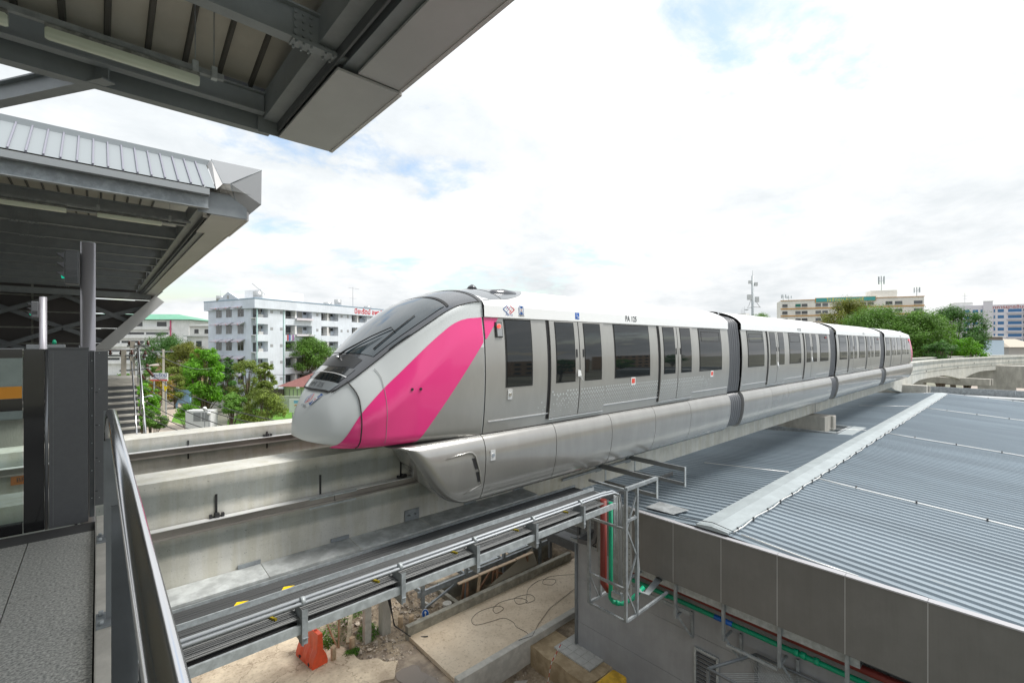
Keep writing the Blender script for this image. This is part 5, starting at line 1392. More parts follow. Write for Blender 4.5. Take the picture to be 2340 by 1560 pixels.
part('plate', G().box(-1.16, -.80, 12.085, 12.102, z_(-2.52), z_(-2.36)), mat('orange_marker', (.75, .25, .05), .5), bm)
part('lettering', text_geo('BP_E', .11, lambda u, v: (-.98 + u, 12.082, z_(-2.44) + v)), mat('dark_lettering', (0, 0, 0)), bm)
# platform end signals: pole with signal head
def signal(loc, h, label, big=True):
    x, y, z = loc; t = thing('signal_post', label, 'signal', loc, 'signal posts at the platform ends')
    part('pole', G().tube([(x, y, z), (x, y, z + h)], .057, 20), mat('lilac_grey_pole', (.42, .41, .44), .38, .5), t)
    part('pole_cap', G().tube([(x, y, z + h), (x, y, z + h + .006)], .055, 20), M_galv, t)
    ux = -1
    g = G().box(x - .165, x - .062, y - .06, y + .06, z + h - .42, z + h - .095)
    part('signal_head', g, M_char, t, bevel=.012)
    for k in range(3):
        zz = z + h - .16 - k * .09
        part('lamp_hood', G().prism([(x - .166, zz + .035), (x - .225, zz + .028), (x - .166, zz - .02)], y - .04, y + .04, 'y'), M_blk, t)
    part('green_lens', G().tube([(x - .166, y, z + h - .34), (x - .19, y, z + h - .345)], .024, 12), mat('green_signal_lens', (.0, .35, .22), .3, emit=((0, .8, .5), .35)), t)
    part('cooling_rib', G().box(x - .150, x - .075, y - .068, y - .061, z + h - .40, z + h - .36), M_steeld, t)
    for k in range(5): part('cooling_rib', G().box(x - .150, x - .075, y - .066, y - .061, z + h - .35 + k * .014, z + h - .343 + k * .014), M_blk, t)
signal((-.075, 6.20, FL - .5), 3.10, 'large grey pole with black signal head behind the charcoal cabinet')
signal((-.83, 13.3, FL - .5), 3.05, 'small-looking grey pole with signal head on the opposite platform')

# ---------------------------------------------------------------- canopies (mirror images either side of the tracks)
M_csteel = mat('canopy_steel_paint', (.235, .26, .275), .45, 0.0, var=.06, vscale=3)
M_deck = mat('ribbed_deck', (.46, .445, .39), .55, .1, var=.05, vscale=2)
M_soff = mat('brownish_grey_soffit', (.44, .445, .445), .45, .1, var=.04, vscale=1, objr=.03)
M_soff2 = mat('grey_verge_panel', (.52, .51, .50), .42, .15, var=.03, vscale=2)
M_mroof = mat('standing_seam_roof', (.27, .30, .315), .5, .1)
M_tube = mat('frosted_lamp_cover', (.60, .66, .55), .25, coat=.5)
def canopy(sgn, label, far_y):
    """sgn -1: over our platform; +1: over the opposite platform. Y is measured across as 10.6 + sgn * d"""
    Y = lambda d: 10.6 + sgn * d
    yy = lambda a, b_: sorted((Y(a), Y(b_)))
    t = thing('station_canopy', label, 'canopy', (2, Y(3), z_(3.3)), 'steel platform canopies')
    XE, XI, XL_ = 2.86, 2.12, -40
    def B(x0, x1, d0, d1, z0, z1): a, b_ = yy(d0, d1); return G().box(x0, x1, a, b_, z_(z0), z_(z1))
    # verge box at the gable end: soffit panels, inner and outer faces
    dd = [2.86, 5.25] + [5.25 + 2.4 * k for k in range(1, 30)]
    dd = [d for d in dd if d < far_y] + [far_y]
    for i, (a, b_) in enumerate(zip(dd, dd[1:])):
        zz = 3.20 if i == 0 else 3.235
        xi = 2.08 if i == 0 else 2.32
        part('verge_soffit_panel', B(xi, XE, a + .006, b_ - .006, zz, zz + .03), M_soff, t)
        part('verge_outer_panel', B(XE + .002, XE + .05, a + .006, b_ - .006, zz - .01, 4.4), M_soff2, t)
    part('verge_backing', B(XI + .05, XE - .02, 2.9, far_y, 3.295, 3.6), M_csteel, t)
    part('verge_end_plate', B(1.80, XE, 2.83, 2.858, 3.22, 3.76), M_csteel, t)
    part('verge_channel', B(1.86, 2.05, 2.9, far_y, 3.40, 3.80), M_csteel, t)
    part('verge_channel_lip', B(2.052, 2.078, 2.9, far_y, 3.27, 3.7), M_steeld, t)
    # purlin beams along the track direction
    k = 0; d = 2.98
    while d < min(far_y, 30):
        w = .15 if k else .14
        h = .30 if k == 0 else .38
        zc = 3.44 + h / 2 if k == 0 else 3.33 + h / 2
        g = G().ibeam((XL_, Y(d), z_(zc)), (1.85 if k == 0 or sgn > 0 else 2.18, Y(d), z_(zc)), h, w, .022, .014); part('beam', g, M_csteel, t)
        if k:
            for xs_ in (-3.0, 1.85) if sgn < 0 else (-1.5,):
                part('splice_plate', G().box(xs_ - .28, xs_ + .28, Y(d) - w / 2, Y(d) + w / 2, z_(zc - h / 2 - .016), z_(zc - h / 2 - .001)).box(xs_ - .26, xs_ + .26, Y(d) - .022, Y(d) - .009, z_(zc - .17), z_(zc + .17)), M_csteel, t)
                g = G()
                for i in range(7):
                    if i == 3: continue
                    for s in (-1, 1): g.tube([(xs_ - .24 + i * .08, Y(d) + s * .055, z_(zc - h / 2 - .016)), (xs_ - .24 + i * .08, Y(d) + s * .055, z_(zc - h / 2 - .045))], .014, 6)
                    for zq in (-.12, -.04, .04, .12): g.tube([(xs_ - .24 + i * .08, Y(d) - .022, z_(zc + zq)), (xs_ - .24 + i * .08, Y(d) - .045, z_(zc + zq))], .014, 6)
                part('splice_bolts', g, M_csteel, t, kind='stuff')
        d += 2.25 if k < 6 else 3.2; k += 1
    # rafters
    for x in (-3.6, -9.6, -15.6, -21.6):
        g = G().ibeam((x, Y(3.0), z_(3.50)), (x, Y(min(far_y, 18)), z_(3.50 + .0)), .42, .2); part('rafter', g, M_csteel, t)
    # ribbed deck rising inwards, in separate sheets
    zd = lambda d: 3.86 + .24 * (min(d, 11) - 2.9) if d < 11 else 3.86 + .24 * 8.1
    x = 2.05
    while x > -14:
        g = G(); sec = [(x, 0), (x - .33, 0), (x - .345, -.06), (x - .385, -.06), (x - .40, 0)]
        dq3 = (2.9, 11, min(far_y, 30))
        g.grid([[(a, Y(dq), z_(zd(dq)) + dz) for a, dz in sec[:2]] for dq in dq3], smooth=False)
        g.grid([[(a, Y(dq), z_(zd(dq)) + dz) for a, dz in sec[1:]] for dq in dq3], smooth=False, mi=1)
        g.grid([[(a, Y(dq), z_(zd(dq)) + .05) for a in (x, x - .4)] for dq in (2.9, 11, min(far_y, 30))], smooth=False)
        part('deck_sheet', g, [M_deck, mat('shaded_deck_rib', (.07, .068, .06), .6)], t); x -= .4  # rib faces coloured dark to carry the shade of the seams
    g = G().grid([[(a, Y(dq), z_(zd(dq))) for a in (x, -40)] for dq in (2.9, 11, min(far_y, 30))], smooth=False); part('deck_sheet', g, M_deck, t)
    g = G().grid([[(a, Y(dq), z_(zd(dq) + .02)) for a in (2.9, 2.0)] for dq in (2.62, 11, min(far_y, 30))], smooth=False); part('deck_sheet', g, M_deck, t)
    part('gable_infill', G().quad((2.1, Y(2.55), z_(3.74)), (2.1, Y(3.85), z_(4.72)), (2.1, Y(3.85), z_(4.08)), (2.1, Y(2.9), z_(3.86))), M_csteel, t)
    # steep outer roof with standing seams, gutter and cornice
    e0, e1, s = 2.55, 3.85, .73
    for i in range(80):
        xa = 2.12 - i * .245
        g = G().quad((xa, Y(e0), z_(3.78)), (xa - .235, Y(e0), z_(3.78)), (xa - .235, Y(e1), z_(3.78 + s * 1.3)), (xa, Y(e1), z_(3.78 + s * 1.3)))
        part('roof_sheet', g, M_mroof, t)
        part('standing_seam', G().bar((xa - .24, Y(e0), z_(3.79)), (xa - .24, Y(e1), z_(3.79 + s * 1.3)), .028, .055), mat('seam_cap', (.24, .24, .29), .5), t)
    part('ridge_flashing', B(-20, 2.2, e1 - .02, e1 + .35, 3.78 + s * 1.3 - .02, 3.78 + s * 1.3 + .13), M_mroof, t)
    part('gutter', B(-20, 2.0, e0 - .02, e0 + .16, 3.60, 3.745), mat('gutter_grey', (.32, .34, .35), .4, .3), t)
    part('cornice_beam', B(-40, 2.0, e0 + .16, e0 + .19, 3.27, 3.60).__class__().box(-40, 2.0, *yy(e0 + .17, e0 + .20), z_(3.28), z_(3.60)).box(-40, 2.0, *yy(e0 + .05, e0 + .17), z_(3.28), z_(3.30)), M_galvd if sgn > 0 else M_csteel, t)
    # beak-like end cap
    q = lambda x, d, z: (x, Y(d), z_(z))
    C_ = q(3.14, 2.60, 3.6); B_ = q(3.15, 2.60, 4.5); A_ = q(2.22, 3.72, 4.86); G_ = q(2.46, 2.66, 4.0); F_ = q(2.32, 2.78, 4.0); E_ = q(2.06, 3.3, 3.2); D2 = q(2.78, 3.08, 3.2)
    if sgn > 0:
        part('end_cap_rake', G().quad(q(2.14, 2.56, 3.76), F_, A_, q(2.14, 3.85, 4.75)), M_soff2, t)
        part('end_cap_back', G().quad(A_, B_, q(3.15, 3.9, 4.6), q(2.22, 4.0, 4.86)), M_soff2, t)
        part('end_cap_face', G().quad(G_, D2, C_, B_), mat('end_cap_panel', (.34, .35, .36), .45), t)
        part('end_cap_top', G().quad(A_, F_, G_, B_), mat('end_cap_panel', (0, 0, 0)), t)
        part('end_cap_side', G().quad(F_, E_, D2, G_), M_soff2, t)
        part('end_cap_side', G().quad(q(2.0, 3.05, 3.98), q(1.97, 3.35, 3.22), E_, F_), M_soff2, t)
        part('end_cap_edge', G().tube([A_, F_, G_, D2], .012, 5), M_galvd, t)
        part('end_cap_edge', G().tube([G_, B_], .012, 5), M_galvd, t)
        part('outer_verge', G().box(2.80, 3.14, *yy(3.1, far_y), z_(3.64), z_(4.5)), M_soff2, t)
    return t
cn = canopy(-1, 'big steel canopy overhead with brownish-grey verge panels and ribbed deck', 18)
cf_ = canopy(1, 'opposite platform canopy with pale standing-seam edge and faceted end cap', 28.4)
# lamps hung under the canopies
def lamp(x, y, z, L, label, w=.11):
    t = thing('batten_lamp', label, 'lamp', (x, y, z_(z)), 'frosted batten lamps under the canopies')
    g = G(); rows = []
    for xx in (x, x + .02, x + L - .02, x + L):
        k = .8 if xx in (x, x + L) else 1
        rows.append([(xx, y + a * k * w, z_(z) + b_ * k * w) for a, b_ in ((-.5, .45), (-.5, 0), (-.38, -.38), (0, -.5), (.38, -.38), (.5, 0), (.5, .45))])
    g.grid(rows); part('cover', g, M_tube, t)
    for r in (rows[0], rows[-1]): part('end_cap', G().quad(*r), M_tube, t)
    part('housing', G().box(x, x + L, y - w * .5, y + w * .5, z_(z) + w * .46, z_(z) + w * .8), mat('dirty_housing', (.2, .21, .2), .5, var=.4, vscale=9), t)
lamp(-.40, 6.6, 3.13, 1.30, 'long frosted batten lamp overhead, nearest the camera')
lamp(-1.95, 6.6, 3.13, 1.30, 'batten lamp cut off by the upper left corner')
lamp(-.02, 15.0, 3.12, 1.25, 'right-hand lamp under the opposite canopy')
lamp(-1.85, 15.0, 3.12, 1.30, 'left-hand lamp under the opposite canopy')
for y, x1 in ((6.6, 1.15), (15.0, 1.85)):
    t = thing('lamp_channel', 'grey mounting channel %s' % ('carrying the overhead lamps' if y < 10 else 'carrying the lamps of the opposite canopy'), 'channel', (0, y, z_(3.2)))
    part('channel', G().box(-30, x1, y - .03, y + .03, z_(3.235), z_(3.30)), M_galvd, t)
    for x in (-2.0, .86, x1 - .1) if y < 10 else (-2, .0, 1.4):
        part('drop_rod', G().tube([(x, y, z_(3.30)), (x, y, z_(4.2))], .006, 5), M_galvd, t)
        part('hanger_clip', G().box(x - .03, x + .03, y - .04, y + .04, z_(3.22), z_(3.36)), M_galv, t)
# tie beams linking the two canopies at the left
for k, (xa, xb_) in enumerate(((.10, -1.0),)):
    t = thing('tie_beam', 'steel tie beam crossing between the canopies, %s' % ('right one at upper left' if k == 0 else 'left one at the frame edge'), 'beam', (xa, 8, z_(3.35)), 'tie beams between the canopies')
    part('beam', G().ibeam((xa, 7.66, z_(3.42)), (xa - 2.5, 11.6, z_(3.42)), .27, .15), M_csteel, t)
t = thing('tie_beam', 'steel tie beam parallel to the track at upper left', 'beam', (-3, 8.4, z_(3.35)), 'tie beams between the canopies')
part('beam', G().ibeam((-14, 8.02, z_(3.38)), (-.30, 8.02, z_(3.38)), .15, .12), M_csteel, t)
part('splice_bolts', G().tube([(-1.1, 9.4, z_(3.285)), (-1.1, 9.4, z_(3.24))], .02, 6), M_csteel, t)

# ---------------------------------------------------------------- opposite platform: floor, doors, braced rear wall, stairs
op = tag(bpy.data.objects.new('opposite_platform', None), kind='structure'); COL.objects.link(op); op.location = (-5, 17, FL)
part('floor_slab', G().box(-40, -.6, 14.4, 38, FL - .6, FL), M_conc, op)
os_ = thing('opposite_screen_doors', 'row of grey platform door cabinets on the opposite platform', 'platform door', (-3, 14.4, FL))
for i, (x0, x1, h) in enumerate(((-1.15, -.55, 1.50), (-1.75, -1.2, 1.42), (-3.9, -1.85, 1.5), (-6.5, -4.0, 1.5), (-9, -6.6, 1.5))):
    part('cabinet', G().box(x0, x1, 14.3, 14.6, FL, FL + h + (.09 if i < 2 else 0)), M_steel, os_, bevel=.01)
part('header', G().box(-12, -1.9, 14.25, 14.45, FL + 1.52, FL + 1.60), M_csteel, os_)
part('green_beacon', G().tube([(-.72, 14.35, FL + 1.6), (-.72, 14.35, FL + 1.66), (-.72, 14.35, FL + 1.70)], [.035, .035, .015], 12), mat('green_beacon_glass', (.0, .30, .16), .3), os_)
single('wall_camera', G().box(-.25, -.12, 14.3, 14.42, FL + 1.42, FL + 1.62), M_galvd, 'small grey camera box on the opposite platform doors', 'camera')
# rear wall with dark panels and X bracing
bw_ = thing('braced_wall', 'dark panelled rear wall with crossed steel braces under the opposite canopy', 'wall', (-6, 39, FL))
M_dark = mat('dark_wall_panel', (.055, .05, .048), .5, .1)
M_pale = mat('pale_joint_strip', (.40, .41, .36), .5)
def edge_x(z): return -.2 + (z + .4) * .88 if z > -1 else -.7
Zs = [-2.2, -.9, .05, 1.0, 1.95, 2.9, 3.6]
for r, (za, zb_) in enumerate(zip(Zs, Zs[1:])):
    x1 = min(edge_x(zb_), edge_x(za)); xr_ = [x1] + [-2.9 - 3.6 * k for k in range(6)]
    for a, b_ in zip(xr_, xr_[1:]):
        part('wall_panel', G().box(b_ + .05, a - .05, 39.3, 39.4, z_(za) + .04, z_(zb_) - .04), M_dark, bw_)
    part('wall_panel', G().add([(x1 - .05, 39.3, z_(za)), (edge_x(za), 39.3, z_(za)), (edge_x(zb_), 39.3, z_(zb_)), (x1 - .05, 39.3, z_(zb_))], [(0, 1, 2, 3)]), M_dark, bw_)
part('joint_backing', G().box(-24, -.3, 39.42, 39.5, z_(-2.2), z_(3.6)), M_pale, bw_)
part('raking_fascia', G().bar((-.35, 38.6, z_(-.9)), (3.05, 38.6, z_(3.0)), .5, .62), M_soff, bw_)
for k in range(7):
    x = -1.6 - 4.4 * k
    for (dx, za, zb_) in ((4.4, -1.0, 1.0), (4.4, 1.0, 3.0)):
        x0 = max(x - dx, -30); xq = x
        part('brace', G().bar((x0, 38.9, z_(za)), (xq, 38.9, z_(zb_)), .16, .24), M_steel, bw_)
        part('brace', G().bar((x0, 39.05, z_(zb_)), (xq, 39.05, z_(za)), .16, .24), M_steel, bw_)
part('brace', G().bar((-1.6, 38.9, z_(3.0)), (1.6, 38.9, z_(1.4)), .16, .24), M_steel, bw_)
part('brace', G().bar((-1.6, 38.95, z_(1.0)), (2.2, 38.95, z_(2.4)), .16, .24), M_steel, bw_)
part('brace', G().bar((-1.6, 38.9, z_(1.0)), (.4, 38.9, z_(.1)), .16, .24), M_steel, bw_)
part('top_beam', G().bar((-30, 38.7, z_(3.15)), (2.6, 38.7, z_(3.15)), .3, .35), M_csteel, bw_)
single('steel_column', G().ibeam((-6.2, 36, z_(-1.8)), (-6.2, 36.001, z_(-1.8)), .1, .1).box(-6.75, -6.2, 33.0, 33.4, z_(-1.8), z_(3.3)), M_csteel, 'grey steel column in front of the crossed braces', 'column')
single('steel_column', G().add([(-4.7, 15.6, z_(-1.6)), (-4.45, 15.6, z_(-1.6)), (-3.8, 15.6, z_(3.3)), (-4.3, 15.6, z_(3.3)), (-4.7, 15.9, z_(-1.6)), (-4.45, 15.9, z_(-1.6)), (-3.8, 15.9, z_(3.3)), (-4.3, 15.9, z_(3.3))], [(0, 1, 2, 3), (4, 7, 6, 5), (0, 4, 5, 1), (1, 5, 6, 2), (2, 6, 7, 3), (3, 7, 4, 0)]), M_csteel, 'tapering steel column at the left edge under the opposite canopy', 'column')
# stair flight past the end of the opposite platform
st = thing('staircase', 'steel staircase with polished rails beyond the far beam', 'stairs', (.6, 19, 5))
for k in range(12):
    part('step', G().box(-.35, 1.02, 20.9 - k * .27, 21.17 - k * .27, z_(-1.45 - k * .18), z_(-1.40 - k * .18)), M_concw, st)
    part('riser', G().box(-.33, 1.0, 20.9 - k * .27 + .01, 20.9 - k * .27 + .03, z_(-1.58 - k * .18), z_(-1.455 - k * .18)), M_steeld, st)
part('landing', G().box(-.6, 1.1, 21.2, 23, z_(-1.5), z_(-1.2)), M_concw, st)
part('stringer', G().add([(-.42, 21.4, z_(-.05)), (-.42, 21.4, z_(-2.0)), (-.42, 17.6, z_(-4.0)), (-.42, 17.6, z_(-3.2)), (-.42, 20.2, z_(-1.1)), (-.42, 20.7, z_(-.05))], [(0, 1, 2, 3, 4, 5)]).box(-.44, -.421, 17.6, 21.4, z_(-4), z_(-3.2)), M_soff, st)
part('handrail', G().tube([(1.05, 21.4, z_(-.15)), (1.05, 20.9, z_(-.15)), (1.05, 17.0, z_(-3.0))], .03, 10), M_chrome, st)
part('handrail', G().tube([(.86, 20.6, z_(-.6)), (.86, 17.0, z_(-3.2))], .022, 10), M_chrome, st)
for y in (21.0, 19.6, 18.2): part('baluster', G().tube([(1.05, y, z_(-.15 - (21 - y) * .72)), (1.05, y, z_(-1.4 - (21 - y) * .66))], .018, 8), M_galv, st)
part('end_ball', G().tube([(-.38, 20.9, z_(-.12)), (-.38, 20.75, z_(-.1)), (-.38, 20.6, z_(-.12))], [.05, .11, .05], 12), M_chrome, st)
part('top_rail', G().tube([(-.38, 21.0, z_(-.2)), (1.0, 21.0, z_(-.18))], .02, 8), M_chrome, st)
single('concrete_stub', G().tube([(-.72, 20.4, z_(-1.45)), (-.35, 20.4, z_(-1.45))], .35, 14), M_conc, 'rounded concrete block beside the staircase plate', 'block')

# ---------------------------------------------------------------- the town around the station
CH, SH = 0.668, 0.744
def spot(px, depth):
    """surveyed position: bearing (in the photograph's 2340-wide frame) and distance ahead, as a point on the ground"""
    xc = (px - 1170) / 1053 * depth; return CH * depth + SH * xc, SH * depth - CH * xc
def hgt(py, depth): return EYE + (786 - py) * depth / 1053
def gnd(px, py):
    return spot(px, 10 * 1053 / (py - 786))
def xf(g, o, ang):
    c, s = math.cos(R(ang)), math.sin(R(ang))
    g.v = [(o[0] + x * c - y * s, o[1] + x * s + y * c, z) for x, y, z in g.v]; return g
M_bwall = mat('blue_white_render_shaded', (.62, .68, .77), .8, var=.06, vscale=.35, drip=.07)  # end wall darker than the front, its shade put into the colour
M_bfront = mat('pale_blue_front_lit', (.72, .77, .83), .8, var=.06, vscale=.35, drip=.08)  # same render in a paler tone for the better lit front
M_bwhite = mat('white_render', (.80, .80, .79), .8, var=.06, vscale=.5, drip=.10)
M_dkwin = mat('dark_window', (.06, .065, .07), .15, spec=.8, objr=.7)
M_awn = mat('awning_stripe', (.60, .57, .62), .6)
M_frame = mat('window_frame_grey', (.35, .36, .37), .5)

def apartment():
    o = spot(585, 77); A = 19.1
    t = thing('apartment_building', 'pale blue-white apartment block with red Thai lettering and striped awnings', 'building', (o[0], o[1], 0))
    P_ = lambda n, g, m: part(n, xf(g, o, A), m, t)
    zt = z_(7.55); LEN = 62; W = 14.3
    rec = [(0, 2.15), (5.4, 10.85), (12.9, 16.9), (20.3, 24.4), (28, 32), (36, 40), (44, 48)]
    # front wall with recesses
    x = 0
    P_('wall', G().box(.0, LEN, 1.35, W, 0, z_(6.0)), M_bwall)
    solids = []; prev = 2.15
    for a, b_ in rec[1:]: solids.append((prev, a)); prev = b_
    solids.append((prev, LEN))
    for a, b_ in solids: P_('wall', G().box(a, b_, 0, 1.345, 0, z_(6.0)), M_bfront)
    P_('parapet', G().box(-.5, LEN, -.4, W + .5, z_(6.0) + .002, zt), M_bwall)
    P_('parapet', G().box(-.48, LEN, -.43, -.405, z_(6.02), zt - .02), M_bfront)
    P_('coping', G().box(-.56, LEN, -.48, -.35, zt + .002, zt + .15).box(-.56, -.43, -.34, W + .5, zt + .002, zt + .15), mat('blue_coping', (.25, .36, .46), .6))
    P_('gable', G().add([(-.5, 4.0, zt + .1), (-.5, 7.2, zt + 1.5), (-.5, 10.4, zt + .1), (-.2, 4.0, zt + .1), (-.2, 7.2, zt + 1.5), (-.2, 10.4, zt + .1)], [(0, 2, 1), (3, 4, 5), (0, 1, 4, 3), (1, 2, 5, 4)]), M_bwall)
    P_('gable_vent', G().box(-.53, -.51, 6.9, 7.5, zt + .3, zt + .9), M_frame)
    for f in range(5):
        zc = z_(5.45 - 2.9 * f)
        for y in (4.3, 7.8, 10.9):
            w_ = P_('window', G().box(-.03, -.005, y - .85, y + .85, zc - .72, zc + .72), M_dkwin)
            part('window_frame', xf(G().box(-.05, -.032, y - .04, y + .04, zc - .72, zc + .72).box(-.05, -.032, y - .86, y + .86, zc - .76, zc - .72), o, A), M_frame, w_)
            P_('awning', G().add([(-.01, y - 1.3, zc + 1.25), (-.01, y + 1.3, zc + 1.25), (-1.0, y + 1.3, zc + .85), (-1.0, y - 1.3, zc + .85), (-1.0, y - 1.3, zc + .68), (-1.0, y + 1.3, zc + .68)], [(0, 3, 2, 1), (3, 4, 5, 2), (0, 4, 3), (1, 2, 5)]), M_awn)
            for k in range(7): P_('awning_strip', G().box(-1.015, -1.003, y - 1.25 + k * .4, y - 1.12 + k * .4, zc + .68, zc + .86), mat('awning_dark', (.32, .30, .40) , .6) if k != 1 else mat('awning_red', (.55, .06, .08), .6))
        for (a, b_) in rec:
            P_('balcony', G().box(a + .002, b_ - .002, -.02, .10, zc - 2.05, zc - .92), M_bfront)
            P_('balcony_floor', G().box(a + .002, b_ - .002, .101, 1.34, zc - 1.10, zc - .98), M_bwhite)
            P_('balcony_rail', G().box(a + .05, b_ - .05, 0, .03, zc - .62, zc - .57).box(a + .05, b_ - .05, 0, .03, zc - .80, zc - .77), M_frame)
            P_('window', G().box(a + .3, a + (b_ - a) * .38, 1.30, 1.34, zc - .9, zc + .6), M_dkwin)
            P_('door', G().box(a + (b_ - a) * .62, a + (b_ - a) * .80, 1.30, 1.34, zc - .97, zc + .55), mat('balcony_door', (.38, .38, .36), .6))
            P_('window', G().box(b_ + .0, b_ + .02, .3, 1.1, zc - .1, zc + .6) if False else G().box(b_ - .9, b_ - .2, 1.30, 1.34, zc + .05, zc + .6), M_dkwin)
            if (f * 3 + int(a)) % 3 == 0: P_('air_conditioner', G().box(a + (b_ - a) * .42, a + (b_ - a) * .42 + .75, .55, .85, zc - .96, zc - .40), mat('aircon_white', (.7, .7, .68), .6, objr=.1))
            if b_ - a > 3: P_('pier', G().box((a * .62 + b_ * .38) - .15, (a * .62 + b_ * .38) + .15, -.01, 1.33, zc - .97, zc + .75), M_bwhite)
        for x in (2.8, 4.6, 12.0, 17.7, 19.3, 25.6, 27): P_('small_window', G().box(x - .25, x + .25, -.02, -.004, zc - .15, zc + .35), M_frame)
    for f in range(3):
        zc = z_(5.45 - 2.9 * f - .2)
        P_('awning', G().box(7.3, 10.8, -.55, .0, zc - .9, zc - .55), mat('awning_light', (.72, .68, .72), .6))
        P_('window', G().box(7.6, 10.4, -.005, .02, zc - 1.6, zc - .92), M_dkwin)
    for x in (2.2, 7.1): P_('drain_pipe', G().tube([(x - 2.15 + .1, -.1, 0), (x - 2.15 + .1, -.1, z_(6))], .07, 6), mat('mint_pipe', (.35, .55, .5), .6))
    P_('stair_tower', G().box(3.5, 12, 4, 9, zt, zt + 2.2), M_bwhite)
    for x, y, r, h in ((1.6, 2.0, .75, 1.5), (-1.0 + 1.2, 10.5, .8, 1.0), (18.5, 2, .7, 1.5), (16.0, 2, .8, .7), (26.5, 2, .8, .7)):
        P_('water_tank', G().tube([(x, y, zt), (x, y, zt + h)], r, 14), mat('steel_tank', (.45, .46, .46), .3, .5))
    P_('aerial', G().tube([(21.5, 1, zt), (21.5, 1, zt + 4.4)], .05, 5).bar((20.4, 1, zt + 4.1), (23.2, 1, zt + 4.1), .05, .05).bar((20.6, 1, zt + 2.0), (22.4, 1, zt + 2.0), .04, .04), M_frame)
    P_('aerial', G().tube([(3.3, 3.0, zt), (3.4, 3.0, zt + 1.2)], .05, 5).bar((3.6, 3, zt + 1.2), (1.2, 3, zt + 2.9), .07, .07), M_frame)
    P_('aerial', G().tube([(-.3, 9.9, zt), (-.3, 9.9, zt + 2)], .02, 4), M_frame)
    g = text_geo('ปิยะรัตน์ อพาร์ทเมนท์', 1.35, lambda u, v: (26.3 + u, -.46, z_(6.75) + v), bold=.03)
    P_('lettering', g, mat('red_lettering', (.60, .01, .02), .6))
    for k, c in enumerate(((.5, .1, .12), (.1, .2, .5), (.6, .6, .65), (.3, .1, .3))):
        P_('laundry', G().box(5.7 + k * .35, 5.95 + k * .35, -.10, -.05, z_(5.45 - 2.9 - 1.9), z_(5.45 - 2.9 - .9)), mat('cloth%s' % 'abcd'[k], c, .9))
apartment()

def school():
    o = spot(432, 150); A = 180 - 41.9 + 3
    t = thing('green_roof_building', 'long white building with a green metal roof at left', 'building', (o[0], o[1], 0))
    P_ = lambda n, g, m: part(n, xf(g, o, A), m, t)
    # local x runs to the left, local y towards the viewer is negative
    zt = hgt(731, 150)
    P_('wall', G().box(0, 70, -12, 0, 0, zt), M_bwhite)
    P_('roof', G().add([(-1.5, 1.2, zt + .1), (71, 1.2, zt + .1), (71, -13, zt + .1), (-1.5, -13, zt + .1), (7, -6, zt + 2.2), (71, -6, zt + 2.4)], [(0, 1, 5, 4), (2, 3, 4, 5), (3, 0, 4)]), mat('green_metal_roof', (.13, .36, .24), .5, var=.1, vscale=.6))
    P_('roof_opening', G().add([(16, -2.2, zt + 1.25), (23, -2.2, zt + 1.25), (23, -3.0, zt + 1.5), (16, -3.0, zt + 1.5)], [(0, 1, 2, 3)]), M_dkwin)
    for f in range(5):
        zc = zt - 1.4 - 2.75 * f
        P_('gallery_parapet', G().box(6.0, 70, .02, .9, zc - 1.75, zc - .75), M_bwhite)
        for k in range(8):
            if f == 0: P_('opening', G().box(7 + k * 7.5, 10 + k * 7.5, .005, .03, zc - .7, zc + .8), M_dkwin)
            else: P_('window_strip', G().box(6.4 + k * 7.6, 13.4 + k * 7.6, .005, .03, zc - .55, zc + .15), M_dkwin)
    P_('pink_edge', G().box(5.5, 5.85, .005, .25, 4, zt - .1), mat('pink_trim', (.6, .12, .22), .6))
school()
def simple_block(px, depth, top, ang, w, d, label, wall, rows, cols, wm, win=(1.2, 1.2), pitch=2.9, roofm=None, z0=0, frame=True, name='house', inset=.6, roofh=0):
    o = spot(px, depth); t = thing(name, label, 'building', (o[0], o[1], 0)); P_ = lambda n, g, m: part(n, xf(g, o, ang), m, t)
    zt = hgt(top, depth); P_('wall', G().box(0, w, 0, d, z0, zt), wall)
    for r in range(rows):
        for c in range(cols):
            x = inset + (w - 2 * inset) * (c + .5) / cols; z = zt - 1.5 - r * pitch
            P_('window', G().box(x - win[0] / 2, x + win[0] / 2, -.03, -.004, z - win[1] / 2, z + win[1] / 2), wm)
            if frame: P_('sill', G().box(x - win[0] / 2 - .1, x + win[0] / 2 + .1, -.12, -.004, z - win[1] / 2 - .1, z - win[1] / 2 - .01), M_frame)
    if roofh: P_('roof', G().add([(-.8, -.8, zt + .02), (w + .8, -.8, zt + .02), (w + .8, d + .8, zt + .02), (-.8, d + .8, zt + .02), (w * .25, d / 2, zt + roofh), (w * .75, d / 2, zt + roofh)], [(0, 1, 5, 4), (1, 2, 5), (2, 3, 4, 5), (3, 0, 4), (3, 2, 1, 0)]), roofm)
    elif roofm: P_('roof', G().box(-.5, w + .5, -.5, d + .5, zt + .002, zt + .25), roofm)
    return t, P_, zt
M_tile = mat('maroon_tiled_roof', (.23, .10, .09), .7, var=.12, vscale=3)
simple_block(433, 135, 745, -41.9 + 2, 7.0, 8, 'small white house with a grey roof between school and apartments', M_bwhite, 2, 2, M_dkwin, roofm=mat('grey_roof', (.25, .26, .25), .7), roofh=.8)
simple_block(428, 95, 769, -41.9 - 4, 9, 6, 'low white annex with a flat pale roof behind the olive tree', M_bwhite, 2, 2, M_dkwin, roofm=mat('pale_roof', (.55, .57, .56), .6))
simple_block(350, 88, 835, -41.9, 7, 6, 'low tan shop house behind the street sign', mat('tan_wall', (.48, .33, .22), .8), 1, 2, M_dkwin, roofm=mat('rust_roof', (.38, .33, .30), .7), roofh=1.0)
